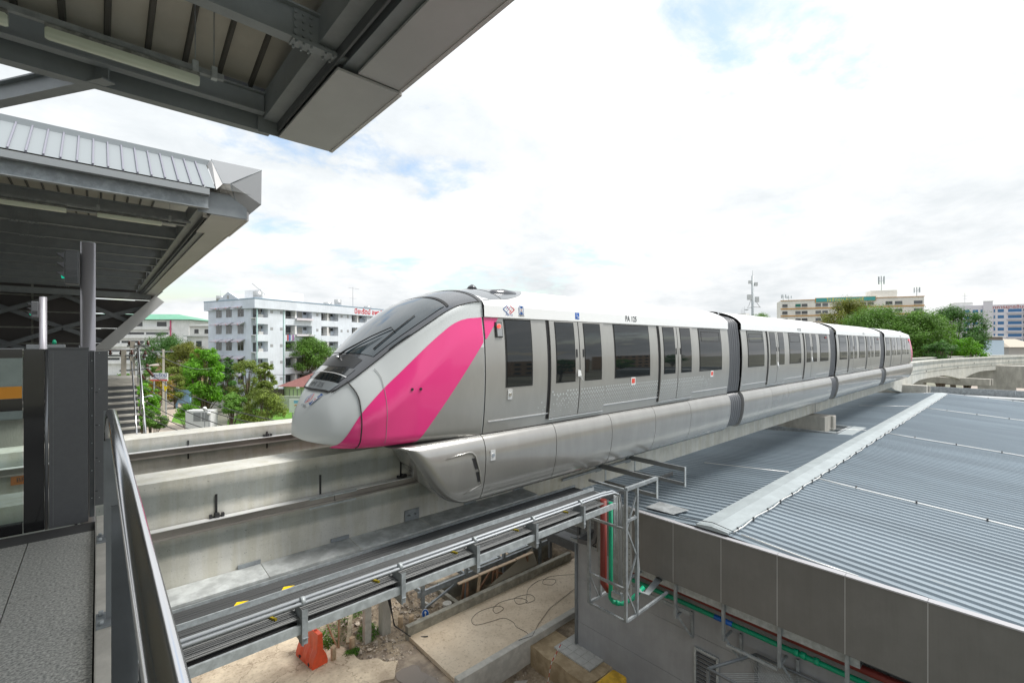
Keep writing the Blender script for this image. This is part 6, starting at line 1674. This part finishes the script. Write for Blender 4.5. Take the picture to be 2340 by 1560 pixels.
t, P_, zt = simple_block(650, 78, 882, -41.9 - 12, 14, 9, 'cream-green bungalow with a maroon hip roof', mat('cream_green_wall', (.60, .68, .45), .8), 0, 1, M_dkwin, roofm=M_tile, roofh=2.4)
for k in range(4): P_('slit_window', G().box(.9 + k * .75, 1.1 + k * .75, -.02, -.004, 1.0, 2.4), mat('slit_grey', (.3, .32, .28), .8))
P_('window', G().box(4.0, 4.9, -.04, -.004, .8, 2.3), mat('teal_window', (.1, .22, .2), .3)); P_('window_frame', G().box(3.85, 3.98, -.06, -.004, .7, 2.4).box(4.92, 5.05, -.06, -.004, .7, 2.4), M_white)
P_('gutter_bracket', G().box(-.7, -.3, -.95, -.82, zt - .25, zt + .0).box(3.0, 3.5, -.95, -.82, zt - .25, zt), M_white)
# dark timber stack beside it, low wall
single('dark_fence', xf(G().box(-3.2, -.3, 0, .4, 0, 2.5), spot(650, 77), -50), mat('dark_timber', (.09, .07, .06), .9, var=.4, vscale=4, vstretch=(.2, 1, 6)), 'dark plank fence at the left side of the bungalow', 'fence')
single('garden_wall', xf(G().box(0, 18, 0, .25, 0, 2.0), spot(480, 72), -46), mat('plain_grey_wall', (.42, .42, .39), .85, var=.1, vscale=1), 'plain grey garden wall behind the pruned tree', 'wall')
# road, lawn
struct('road', G().quad(*[(*p, -.03) for p in (gnd(335, 1010), gnd(470, 1010), gnd(405, 912), gnd(428, 900), gnd(300, 880), gnd(250, 930))]), mat('pale_concrete_road', (.45, .38, .31), .85, var=.1, vscale=.6))  # pale warm concrete with random variation in tone
struct('lawn', G().quad(*[(*p, -.025) for p in (gnd(392, 962), gnd(400, 945), gnd(432, 940), gnd(450, 960), gnd(440, 975))]), mat('lawn_green', (.10, .24, .02), .9, var=.2, vscale=4))
struct('lawn', G().quad(*[(*p, -.02) for p in (gnd(520, 960), gnd(600, 915), gnd(700, 915), gnd(720, 945), gnd(640, 980), gnd(520, 985))]), mat('lawn_green', (0, 0, 0)))

# signs
def board(px0, px1, py0, py1, depth, name, label, m=M_white, ang=-41.9, post=True):
    o = spot((px0 + px1) / 2, depth); w = (px1 - px0) * depth / 1053; z0, z1 = hgt(py1, depth), hgt(py0, depth)
    t = thing(name, label, 'sign', (o[0], o[1], 0)); P_ = lambda n, g, mm: part(n, xf(g, o, ang), mm, t)
    P_('board', G().box(-w / 2, w / 2, 0, .12, z0, z1), m)
    if post:
        for s in (-.35, .35): P_('post', G().box(s * w - .06, s * w + .06, .13, .25, 0, z1), M_frame)
    return P_, w, z0, z1
P_, w, z0, z1 = board(344, 383, 852, 870, 59, 'street_sign', 'white street sign with blue Thai lettering and a red bottom stripe')
P_('lettering', text_geo('ปิยะรัตน์', .62, lambda u, v: (u, -.01, (z0 + z1) / 2 + .22 + v), xs=1.0, bold=.008), mat('navy_ink', (.03, .07, .30), .5))
P_('lettering', text_geo('อพาร์ทเมนท์', .34, lambda u, v: (u, -.01, (z0 + z1) / 2 - .16 + v), xs=1.0), mat('navy_ink', (0, 0, 0)))
P_('stripe', G().box(-w / 2, w / 2, -.012, -.002, z0, z0 + .2), mat('stripe_red', (.65, .12, .10), .5))
P_, w, z0, z1 = board(661, 703, 911, 942, 62, 'notice_sign', 'white notice board with pale blue and orange print beside the train nose')
P_('blue_print', G().box(-.6, .35, -.012, -.002, z1 - .58, z1 - .22), mat('print_blue', (.20, .48, .72), .6))
P_('orange_print', G().tube([(-.5, -.01, z1 - .85), (-.1, -.01, z1 - .82), (.4, -.01, z1 - .76)], .07, 5), mat('print_orange', (.75, .30, .06), .6))
P_('lettering', text_geo('ทุกวัน', .30, lambda u, v: (-.15 + u, -.01, z0 + .50 + v)), M_ink)
# flag, blue gate, lamp, units
o = spot(374, 52); single('flag', G().add([(o[0], o[1], hgt(880, 52)), (o[0] + .35, o[1] - .3, hgt(884, 52)), (o[0] + .1, o[1] - .1, hgt(897, 52))], [(0, 1, 2)]), mat('flag_yellow', (.80, .60, .0), .7), 'small yellow pennant hanging above the road', 'flag')
gt = thing('blue_gate', 'light blue metal gate with square posts by the road', 'gate', (*spot(415, 72), 0))
for a, b_, c, d in ((397, 403, 888, 926), (430, 434, 888, 910)): part('post', xf(G().box(0, (b_ - a) * 72 / 1053, 0, .35, 0, hgt(c, 72)), spot(a, 72), -41.9), mat('light_blue_paint', (.25, .42, .60), .6), gt)
part('panel', xf(G().box(0, 2.0, 0, .1, .8, hgt(891, 72)), spot(404, 72), -41.9), mat('light_blue_paint', (0, 0, 0)), gt)
for px, py, lb in ((468, 933, 'white globe lamp above the pale equipment box'), (478, 943, 'lower white globe lamp beside the pale equipment box')):
    o = spot(px, 48); zz = hgt(py, 48); t = thing('globe_lamp', lb, 'lamp', (o[0], o[1], 0), 'white globe lamps')
    g = G(); g.tube([(o[0], o[1], zz + .2 * math.cos(a)) for a in (3.05, 2.6, 2.1, 1.57, 1.05, .5, .09)], [.2 * math.sin(a) for a in (3.05, 2.6, 2.1, 1.57, 1.05, .5, .09)], 12); part('globe', g, M_white, t)
    part('pole', G().tube([(o[0], o[1], 0), (o[0], o[1], zz - .19)], .04, 6), M_frame, t)
t = thing('equipment_box', 'white framed equipment box among the lawn behind the far beam', 'equipment', (*spot(450, 48), 0))
part('box', xf(G().box(0, 2.6, 0, 1.2, .4, hgt(938, 48)), spot(424, 48), -41.9), M_white, t)
for k in range(2): part('grille', xf(G().box(.85 + k * .85, 1.6 + k * .85, -.03, -.005, hgt(962, 48), hgt(942, 48)), spot(424, 48), -41.9), mat('grille_grey', (.3, .31, .32), .6), t)
o = spot(332, 40); t = thing('street_lamp', 'grey street lamp arm reaching over the bright green tree at lower left', 'lamp', (o[0], o[1], 0))
part('pole', G().tube([(o[0] - .9, o[1] + .8, 0), (o[0] - .9, o[1] + .8, hgt(912, 40)), (o[0], o[1], hgt(907, 40))], .05, 8), M_galvd, t)
part('lamp_head', G().tube([(o[0], o[1], hgt(907, 40)), (o[0] + .35, o[1] - .3, hgt(904, 40)), (o[0] + .5, o[1] - .45, hgt(905, 40))], [.05, .1, .05], 8), M_galv, t)

# utility poles, insulators, wires
M_pole = mat('pole_concrete', (.45, .42, .36), .85)
M_ins = mat('brown_insulator', (.10, .04, .03), .25)
def upole(px, depth, top, label, arms, w=.24):
    o = spot(px, depth); zt = hgt(top, depth); t = thing('utility_pole', label, 'pole', (o[0], o[1], 0), 'concrete utility poles')
    part('pole', G().box(o[0] - w / 2, o[0] + w / 2, o[1] - w / 2, o[1] + w / 2, 0, zt), M_pole, t)
    for (py, l0, l1) in arms:
        z = hgt(py, depth); a = Vector((o[0] + .744 * l0, o[1] - .668 * l0, z)); b_ = Vector((o[0] + .744 * l1, o[1] - .668 * l1, z))
        part('crossarm', G().bar(a, b_, .1, .1), M_galv, t)
        for s in (.08, .5, .92):
            p = a.lerp(b_, s); part('insulator', G().tube([p + Vector((0, 0, .05)), p + Vector((0, 0, .15)), p + Vector((0, 0, .2)), p + Vector((0, 0, .32))], [.05, .10, .05, .07], 8), M_ins, t)
    return t, Vector((o[0], o[1], zt))
t1, p1 = upole(374, 62, 798, 'utility pole with a single crossarm behind the street sign', [(803, -1.7, 1.3)])
t2, p2 = upole(303, 29, 780, 'utility pole with stacked insulators behind the staircase', [(790, -.3, 1.1), (812, -.2, .9), (820, -.2, .8)])
t3, p3 = upole(283, 27, 800, 'second utility pole half hidden by the staircase', [(812, -.9, .6)])
o = spot(300, 28); z = hgt(846, 28)
part('strut', G().bar(Vector((o[0], o[1], hgt(812, 28))), Vector((o[0] + .6, o[1] - .5, hgt(779, 28))), .06, .06), M_galv, t2)
part('long_crossarm', G().bar((o[0] - .5, o[1] + .4, z - .02), (o[0] + .85, o[1] - .72, z + .10), .11, .11), M_galv, t2)
strings = []
for px, py in ((318, 850), (337, 843)):
    a = Vector((*spot(px, 28), hgt(py, 28))); b_ = a + Vector((.25, -.35, -.42))
    part('insulator_string', G().tube([a.lerp(b_, k / 10) for k in range(11)], [.03 if k % 2 else .10 for k in range(11)], 8), M_ins, t2); strings.append(b_)
    part('insulator', G().tube([a + Vector((0, 0, .12)), a + Vector((0, 0, .2)), a + Vector((0, 0, .32))], [.05, .09, .04], 8), M_ins, t2)
M_wire = mat('wire', (.10, .105, .11), .5)
def wire(a, b_, sag, label, r=.022):
    a, b_ = Vector(a), Vector(b_)
    single('overhead_wire', G().tube([a.lerp(b_, k / 18) - Vector((0, 0, sag * 4 * (k / 18) * (1 - k / 18))) for k in range(19)], r, 5), M_wire, label, 'wire', 'overhead wires')
def W(px, py, d): return Vector((*spot(px, d), hgt(py, d)))
wire(strings[1], W(640, 962, 22), .35, 'upper wire from the right insulator string sweeping down to the far beam')
wire(strings[0], W(590, 968, 21), .35, 'wire from the left insulator string sweeping down to the far beam')
wire(W(300, 862, 28), W(520, 975, 21), .3, 'third overhead wire running down behind the far beam')
wire(W(296, 890, 28), W(480, 982, 21), .25, 'fourth overhead wire running down behind the far beam')
wire(W(296, 905, 28), W(450, 986, 21), .2, 'fifth overhead wire, low over the road')
wire(W(296, 922, 28), W(430, 990, 21), .2, 'lowest overhead wire close to the far beam')
wire(W(325, 790, 29), W(500, 835, 60), .9, 'thin long wire crossing in front of the trees', .03)
wire(W(500, 835, 60), W(760, 845, 62), .9, 'thin wire in front of the pale apartment block', .03)
wire(W(300, 812, 28), W(318, 843, 28), .1, 'short jumper wire at the insulators', .012)

# right side: apartment tower with orange bands
def tower():
    o = spot(1785, 190); e = spot(2112, 172); A = math.degrees(math.atan2(e[1] - o[1], e[0] - o[0])); L = math.hypot(e[0] - o[0], e[1] - o[1])
    t = thing('apartment_tower', 'cream apartment tower with orange bands and a teal rooftop sign', 'building', (o[0], o[1], 0)); P_ = lambda n, g, m: part(n, xf(g, o, A), m, t)
    zt = hgt(688, 190) + .3; M_or = mat('orange_band_paint', (.55, .30, .10), .7)
    P_('wall', G().box(0, L, 0, 12, 0, zt), mat('cream_render', (.76, .74, .69), .85, var=.06, vscale=.3, drip=.08))
    fr = [(.01, .05), (.11, .15), (.157, .20), (.26, .30), (.31, .35), (.415, .46), (.467, .51), (.58, .62), (.627, .67), (.75, .795), (.812, .86), (.935, .99)]
    for f in range(7):
        z = zt - 2.6 - 2.92 * f
        P_('band', G().box(-.2, L + .1, -.35, -.01, z - 1.15, z - .75), M_or)
        for k, (a, b_) in enumerate(fr):
            P_('window', G().box(a * L, b_ * L, -.06, -.01, z - .2, z + .95), mat('teal_shutter', (.02, .16, .12), .5) if (f == 0 and k == 1) else M_dkwin)
            P_('balcony_box', G().box(a * L + .1, b_ * L - .1, -.4, -.07, z - .7, z - .25), mat('balcony_grey', (.50, .46, .40), .8))
    P_('band', G().box(-.2, L + .1, -.35, -.01, zt - .2, zt), M_or)
    P_('sign_board', G().box(L * .262, L * .68, -.5, -.36, zt - 1.15, zt + .35), mat('teal_board', (.06, .34, .33), .6))
    P_('sign_board', G().box(L * .255, L * .685, -.34, -.30, zt - 1.3, zt + .5), M_or)
    P_('lettering', text_geo('ไนติกอน ทาวเวอร์', 1.5, lambda u, v: (L * .47 + u, -.53, zt - .45 + v), bold=.03, spacing=1.15), mat('yellow_lettering', (.75, .65, .10), .6))
    P_('roof_house', G().box(L * .66, L * .84, 2, 8, zt, zt + 2.8), mat('cream_render', (0, 0, 0)))
    M_ant = mat('antenna_grey', (.38, .42, .44), .6)
    for (x, z0, h, n) in ((L * .74, zt + 2.8, 5.6, 5), (1.2, zt, 2.6, 4), (3.2, zt, 2.0, 3), (L * .975, zt, 3.6, 4)):
        P_('mast', G().tube([(x, 3, z0), (x, 3, z0 + h)], .12, 6), M_ant)
        for k in range(n):
            a = k * 2.2; P_('antenna', G().box(x + .9 * math.cos(a) - .15, x + .9 * math.cos(a) + .15, 3 + .9 * math.sin(a) - .1, 3 + .9 * math.sin(a) + .1, z0 + h * .45, z0 + h), M_ant)
            P_('antenna_arm', G().bar((x, 3, z0 + h * .6), (x + .85 * math.cos(a), 3 + .85 * math.sin(a), z0 + h * .75), .08, .08), M_ant)
tower()
def clinic():
    o = spot(2183, 222); e = spot(2420, 205); A = math.degrees(math.atan2(e[1] - o[1], e[0] - o[0])); L = math.hypot(e[0] - o[0], e[1] - o[1])
    t = thing('office_building', 'lilac-white office building with blue windows at the right edge', 'building', (o[0], o[1], 0)); P_ = lambda n, g, m: part(n, xf(g, o, A), m, t)
    zt = hgt(699, 222); M_l = mat('lilac_white_render', (.66, .64, .69), .8); M_bw = mat('blue_window', (.04, .15, .33), .2)
    P_('wall', G().box(0, L, 0, 14, 0, zt), M_l)
    P_('tower', G().box(L * .285, L * .375, -.8, -.01, 0, zt + 1.5), M_l); P_('tower_cap', G().box(L * .28, L * .38, -.9, 0, zt + 1.51, zt + 1.9), M_white)
    P_('roof_house', G().box(0, L * .19, 1, 8, zt, zt + 1.6), M_bwhite)
    for f in range(8):
        z = zt - 3.0 - 2.85 * f
        for a, b_ in ((.09, .15), (.18, .235), (.26, .28), (.39, .405), (.43, .49), (.53, .66)):
            P_('window', G().box(a * L, b_ * L, -.05, -.004, z - .5, z + .9), M_bw)
        P_('balcony', G().box(L * .52, L * .66, -.9, -.06, z - 1.15, z - .62), M_l)
        P_('balcony', G().box(L * .67, L, -1.1, -.02, z - 1.2, z - .3), M_l)
        P_('window_strip', G().box(L * .67, L, -.05, -.004, z - .29, z + .9), mat('blue_grey_glass', (.16, .18, .22), .4))  # dull blue-grey glass strips above the balconies
    P_('lettering', text_geo('อาคารยุทธอินทร์', 2.0, lambda u, v: (L * .55 + u, -.06, zt - 1.2 + v), bold=.02), mat('rust_lettering', (.40, .07, .07), .6))
    P_('aerial', G().tube([(4.5, 4, zt), (4.5, 4, zt + 6.5)], .08, 5).bar((3.5, 4, zt + 5), (5.5, 4, zt + 5), .06, .06).bar((3.8, 4, zt + 3.5), (5.2, 4, zt + 3.5), .06, .06), M_frame)
clinic()
t, P_, zt = simple_block(2253, 125, 777, -41.9 + 8, 5.9, 6, 'small pale blue house wall with a brown verandah behind the track', mat('pale_blue_wall', (.46, .58, .68), .8), 0, 1, M_dkwin)
P_('verandah', G().box(.2, 5.8, .2, 5, zt + .01, zt + .9), mat('brown_shade', (.20, .17, .15), .8)); P_('roof', G().box(-.3, 6.1, -.2, 6, zt + .92, zt + 1.15), M_bwhite)
simple_block(2220, 140, 792, -41.9 + 4, 5, 6, 'grey shed left of the pale blue house', mat('shed_grey', (.36, .35, .33), .8), 0, 1, M_dkwin, roofm=M_steel)
t, P_, zt = simple_block(2306, 132, 793, -41.9 + 4, 10, 9, 'house with a weathered beige roof at the right edge', mat('shed_grey', (0, 0, 0)), 0, 1, M_dkwin, roofm=mat('beige_roof', (.45, .40, .33), .8), roofh=2.4)
simple_block(2234, 118, 806, -41.9, 3.2, 3, 'white tarpaulin shelter just above the far beam', M_white, 0, 1, M_dkwin, name='shelter')
# telecom mast
o = spot(1720, 150); t = thing('telecom_mast', 'tall grey telecom mast with boxes rising above the train', 'mast', (o[0], o[1], 0))
z1 = hgt(630, 150)
part('pole', G().tube([(o[0], o[1], 0), (o[0], o[1], z1)], [.42, .36], 10), M_galv, t)
part('rod', G().tube([(o[0], o[1], z1), (o[0], o[1], hgt(617, 150))], .06, 5), M_galv, t)
for px0, px1, py0, py1 in ((1711, 1718, 641, 648), (1724, 1731, 645, 653), (1708, 1719, 673, 685), (1726, 1734, 678, 690)):
    g = G().box(0, (px1 - px0) * 150 / 1053, -.3, .3, hgt(py1, 150), hgt(py0, 150)); part('antenna_box', xf(g, spot(px0, 150), -41.9), mat('pale_box', (.55, .57, .58), .6), t)
part('cable_loop', G().tube([W(1716, 685, 150), W(1712, 697, 150), W(1708, 703, 150), W(1719, 702, 150)], .08, 5), M_frame, t)
part('cable_loop', G().tube([W(1729, 690, 150), W(1735, 699, 150), W(1738, 702, 150), W(1722, 701, 150)], .08, 5), M_frame, t)
o = spot(1699, 170); t = thing('dish_station', 'small rooftop antenna cluster with a dish beside the mast', 'antenna', (o[0], o[1], 0))
part('base', G().box(o[0] - 1.5, o[0] + 1.5, o[1] - 1.5, o[1] + 1.5, 0, hgt(716, 170)), M_bwhite, t)
part('dish', G().tube([W(1706, 709, 170), W(1706, 707, 170)], [.2, .9], 12), M_galv, t)
for k in range(3): part('rod', G().tube([W(1694 + 4 * k, 716, 170), W(1694 + 4 * k, 706 - 3 * k, 170)], .06, 4), M_frame, t)
# street life glimpsed under the track at the right
t = thing('market_stall', 'market stall with a red awning and a blue sunshade under the portal pier', 'stall', (*spot(2308, 125), 0))
o = spot(2300, 125)
part('awning', xf(G().box(0, 3.0, 0, 2, hgt(876, 125), hgt(872, 125) + .1), o, -41.9), mat('awning_bright_red', (.65, .04, .04), .6), t)
part('sunshade', xf(G().add([(-.2, -.4, hgt(869, 125)), (2.0, -.4, hgt(869, 125)), (2.0, .8, hgt(869, 125)), (-.2, .8, hgt(869, 125)), (.9, .2, hgt(865, 125))], [(0, 1, 4), (1, 2, 4), (2, 3, 4), (3, 0, 4)]), o, -41.9), mat('sunshade_blue', (.1, .22, .6), .6), t)
for k in range(4): part('stall_leg', xf(G().box(.1 + k * .9, .18 + k * .9, .1, .18, -1, hgt(876, 125)), o, -41.9), M_white, t)
part('counter', xf(G().box(.1, 2.9, .3, 1.2, -.5, .5), o, -41.9), mat('stall_brown', (.2, .12, .1), .7), t)
t = thing('parked_van', 'white van parked behind the market stall at the far right', 'van', (*spot(2325, 130), 0)); o = spot(2322, 130)
part('body', xf(G().add([(0, 0, .3), (4.2, 0, .3), (4.2, 0, 2.0), (1.2, 0, 2.0), (.5, 0, 1.2), (0, 0, 1.1), (0, 1.7, .3), (4.2, 1.7, .3), (4.2, 1.7, 2.0), (1.2, 1.7, 2.0), (.5, 1.7, 1.2), (0, 1.7, 1.1)], [(0, 1, 2, 3, 4, 5), (11, 10, 9, 8, 7, 6), (0, 5, 11, 6), (5, 4, 10, 11), (4, 3, 9, 10), (3, 2, 8, 9), (2, 1, 7, 8)]), o, -41.9), M_white, t, bevel=.08)
part('window', xf(G().box(1.3, 3.8, -.02, -.004, 1.25, 1.8), o, -41.9), M_dkwin, t)
for k in (.8, 3.3): part('wheel', xf(G().tube([(k, -.05, .3), (k, .15, .3)], .32, 12), o, -41.9), M_black, t)
struct('paved_yard', G().quad(*[(*p, -.02) for p in (spot(2200, 150), spot(2500, 150), spot(2500, 80), spot(2200, 95))]), mat('yard_paving', (.38, .33, .29), .9, var=.15, vscale=.5))

# ---------------------------------------------------------------- trees
def tree_mesh(seed, h, rx, rz, col, trunk_h=.35, n=3000, leaf=.32, blobs=16, flat=.6, sparse=.0):
    """trunk with limbs, and a crown of leaf clumps"""
    q = random.Random(seed); cz = h - rz; tr = G(); cr = G()
    tr.tube([(0, 0, -.2), (.04 * h * q.uniform(-1, 1), .03 * h * q.uniform(-1, 1), h * trunk_h), (0, 0, cz + rz * .2)], [.028 * h, .02 * h, .008 * h], 8)
    cl = []
    for i in range(blobs):
        a = q.uniform(0, 6.28); b_ = q.uniform(-.75, 1) ; r = math.sqrt(max(0, 1 - b_ * b_)) * q.uniform(.45, .95)
        c = Vector((rx * r * math.cos(a), rx * r * math.sin(a), cz + rz * b_ * .85)); s = rx * q.uniform(.22, .42)
        cl.append((c, s)); tr.tube([(0, 0, h * trunk_h * q.uniform(.8, 1.3)), c * .5 + Vector((0, 0, h * trunk_h * .5)), c], [.012 * h, .007 * h, .003 * h], 5, False)
    for i in range(blobs):
        a = q.uniform(0, 6.28); b_ = q.uniform(-.9, 1); r = math.sqrt(max(0, 1 - b_ * b_)) * q.uniform(.3, 1.05)
        cl.append((Vector((rx * r * math.cos(a), rx * r * math.sin(a), cz + rz * b_)), rx * q.uniform(.10, .2)))
    n = int(n * 1.9); leaf *= .68
    tot = sum(s * s for _, s in cl)
    for c, s in cl:
        m = int(n * s * s / tot)
        for k in range(m):
            d = Vector((q.gauss(0, 1), q.gauss(0, 1), q.gauss(0, 1))).normalized(); rr = s * (q.random() ** .5) * q.choice((1, 1, 1, 1.25))
            p = c + Vector((d.x * rr, d.y * rr, d.z * rr * flat))
            nn = (d + Vector((q.gauss(0, .5), q.gauss(0, .5), .5 + q.gauss(0, .4)))).normalized()
            u = nn.orthogonal().normalized(); u = (Matrix.Rotation(q.uniform(0, 6.28), 3, nn) @ u); v = nn.cross(u)
            L = leaf * q.uniform(.6, 1.4); w = L * q.uniform(.35, .6)
            cr.quad(p - u * L / 2, p + v * w / 2 + nn * L * .06, p + u * L / 2, p - v * w / 2 + nn * L * .06)
    return tr, cr
M_bark = mat('bark', (.13, .10, .07), .9)
LEAF = {'dark': ((.08, .20, .035), .38), 'mid': ((.13, .27, .035), .38), 'bright': ((.15, .38, .015), .35), 'olive': ((.19, .215, .028), .35), 'yellow': ((.20, .27, .04), .4), 'flower': ((.33, .24, .02), .5)}
def tree(px, depth, top, width, kind, label, seed, rzf=.8, n=3000, leaf=.34, blobs=18, flat=.7, trunk_h=.3, at=None, h=None, group='trees'):
    o = at or spot(px, depth); h = h or hgt(top, depth); rx = width * (depth / 1053) / 2 if width else h * .35; rz = min(rx * rzf, h * .46)
    tr, cr = tree_mesh(seed, h, rx, rz, None, trunk_h, n, leaf, blobs, flat)
    t = thing('tree' if h > 3.5 else 'shrub', label, 'tree' if h > 3.5 else 'shrub', (o[0], o[1], 0), group)
    for g in (tr, cr): g.v = [(a + o[0], b_ + o[1], c) for a, b_, c in g.v]
    part('trunk', tr, M_bark, t)
    c, isl = LEAF[kind]
    part('crown', cr, mat('leaves_' + kind, c, .55, var=.25, vscale=.5, island=isl, transl=.38), t)
    return t
tree(378, 92, 762, 100, 'dark', 'large dark green tree in front of the green-roofed building', 1, n=12000, rzf=.9, blobs=34, flat=.85)
tree(432, 78, 784, 95, 'olive', 'olive-yellow tree left of the pale apartment block', 2, n=10000, rzf=1.0, blobs=28, flat=.8)
tree(468, 56, 793, 78, 'bright', 'tall bright green tree beside the far beam', 3, n=9000, rzf=2.0, leaf=.36, blobs=34, trunk_h=.12, flat=.9)
tree(520, 68, 818, 62, 'dark', 'dark bushy tree behind the pruned yellow tree', 4, n=4500, rzf=1.5, trunk_h=.1)
tree(565, 60, 822, 80, 'yellow', 'thin pruned yellow-green tree with bare branches', 5, n=2600, rzf=1.3, blobs=22)
tree(606, 58, 826, 52, 'yellow', 'second yellow-green tree just left of the bungalow', 6, n=2600, rzf=1.8, blobs=20)
tree(697, 86, 768, 120, 'mid', 'broad green leafy tree between apartments and bungalow', 7, n=12000, rzf=.72, blobs=34, flat=.6, leaf=.4)
tree(322, 46, 876, 78, 'bright', 'bright green bush tree below the overhead wires', 9, n=5000, rzf=1.1, leaf=.3, trunk_h=.15)
tree(360, 66, 864, 66, 'flower', 'bush with yellow flowers under the street sign', 10, n=3500, rzf=.8, leaf=.3, trunk_h=.1)
tree(350, 70, 838, 60, 'mid', 'green tree behind the utility pole', 11, n=3000, rzf=1.1, trunk_h=.15)
tree(400, 72, 836, 60, 'yellow', 'pale green tree between utility pole and bright tree', 12, n=3500, rzf=1.4, trunk_h=.1)
tree(598, 52, 890, 110, 'yellow', 'wide yellow-green shrub in front of the bungalow', 13, n=6000, rzf=.8, leaf=.28, trunk_h=.1, blobs=26)
tree(530, 50, 900, 60, 'mid', 'green shrub beside the bright tall tree', 14, n=3000, rzf=.8, leaf=.28, trunk_h=.1)
tree(430, 50, 925, 50, 'bright', 'low bright shrub by the lawn', 15, n=1800, rzf=.6, leaf=.25, trunk_h=.1)
tree(300, 62, 850, 70, 'mid', 'green tree behind the staircase', 16, n=3000, rzf=1.0, trunk_h=.15)
tree(345, 44, 940, 60, 'mid', 'low green shrub just above the far beam at left', 17, n=2500, rzf=.7, leaf=.25, trunk_h=.1)
tree(1940, 96, 688, 120, 'olive', 'large olive tree right behind the last cars', 21, n=15000, rzf=.95, blobs=40, flat=.9, leaf=.42)
tree(2010, 82, 703, 150, 'mid', 'big rounded green tree behind the rear of the train', 22, n=22000, rzf=.95, blobs=46, leaf=.40, flat=.9)
tree(2095, 78, 716, 132, 'mid', 'big green tree directly above the empty beams', 23, n=22000, rzf=.95, blobs=46, leaf=.40, flat=.9)
tree(2180, 92, 706, 112, 'dark', 'dark green tree in front of the office building', 24, n=15000, rzf=.95, blobs=36, leaf=.42, flat=.85)
tree(2210, 76, 772, 70, 'bright', 'small bright green tree above the far beam', 25, n=3500, rzf=.8, trunk_h=.15)
tree(1738, 120, 717, 60, 'mid', 'treetop peeping over the train roof beside the mast', 26, n=2500, rzf=.6)
tree(2150, 70, 780, 60, 'dark', 'shadowy tree low behind the curved beams', 27, n=3000, rzf=.9, trunk_h=.1)
tree(2240, 112, 850, 60, 'mid', 'bush under the track at the right', 28, n=1800, rzf=.7, leaf=.3, trunk_h=.1)
# side of the street the train's glass mirrors
for i, (x, y, h, k, lb) in enumerate([(22, -34, 8, 'dark', 'dark street tree mirrored in the first windows'), (40, -40, 9, 'mid', 'street tree mirrored in the middle windows'), (62, -42, 10, 'dark', 'tall street tree mirrored farther along'), (85, -45, 9, 'mid', 'street tree mirrored near the rear'), (112, -48, 11, 'dark', 'last street tree mirrored in the rear car'), (8, -30, 7, 'mid', 'street tree mirrored near the cab')]):
    tree(0, 0, 0, 0, k, lb, 60 + i, at=(x, y), h=h, n=1500, leaf=.6, group='trees across the street')
for (x, y, w, h, m, lb) in ((30, -62, 22, 13, mat('brick_red_wall', (.30, .10, .07), .8), 'red building across the street seen only in reflections'), (75, -70, 30, 10, mat('tan_wall', (0, 0, 0)), 'white building across the street seen only in reflections'), (125, -75, 30, 12, mat('tan_wall', (0, 0, 0)), 'pale block across the street seen only in reflections')):
    t = thing('street_building', lb, 'building', (x, y, 0), 'buildings across the street')
    part('wall', G().box(x, x + w, y - 10, y, 0, h), m, t)
    for r in range(int(h / 3)):
        for c in range(int(w / 4)): part('window', G().box(x + 1 + c * 4, x + 3 + c * 4, y + .01, y + .05, 1 + r * 3, 2.5 + r * 3), M_dkwin, t)
t = thing('street_pole', 'utility pole with four crossarms mirrored in the door windows', 'pole', (16, -16, 0))
part('pole', G().tube([(16, -16, 0), (16, -16, 14)], [.25, .15], 8), M_pole, t)
for k in range(4): part('crossarm', G().bar((14.6, -16, 12.8 - k * 1.1), (17.4, -16, 12.8 - k * 1.1), .12, .1), M_galvd, t)
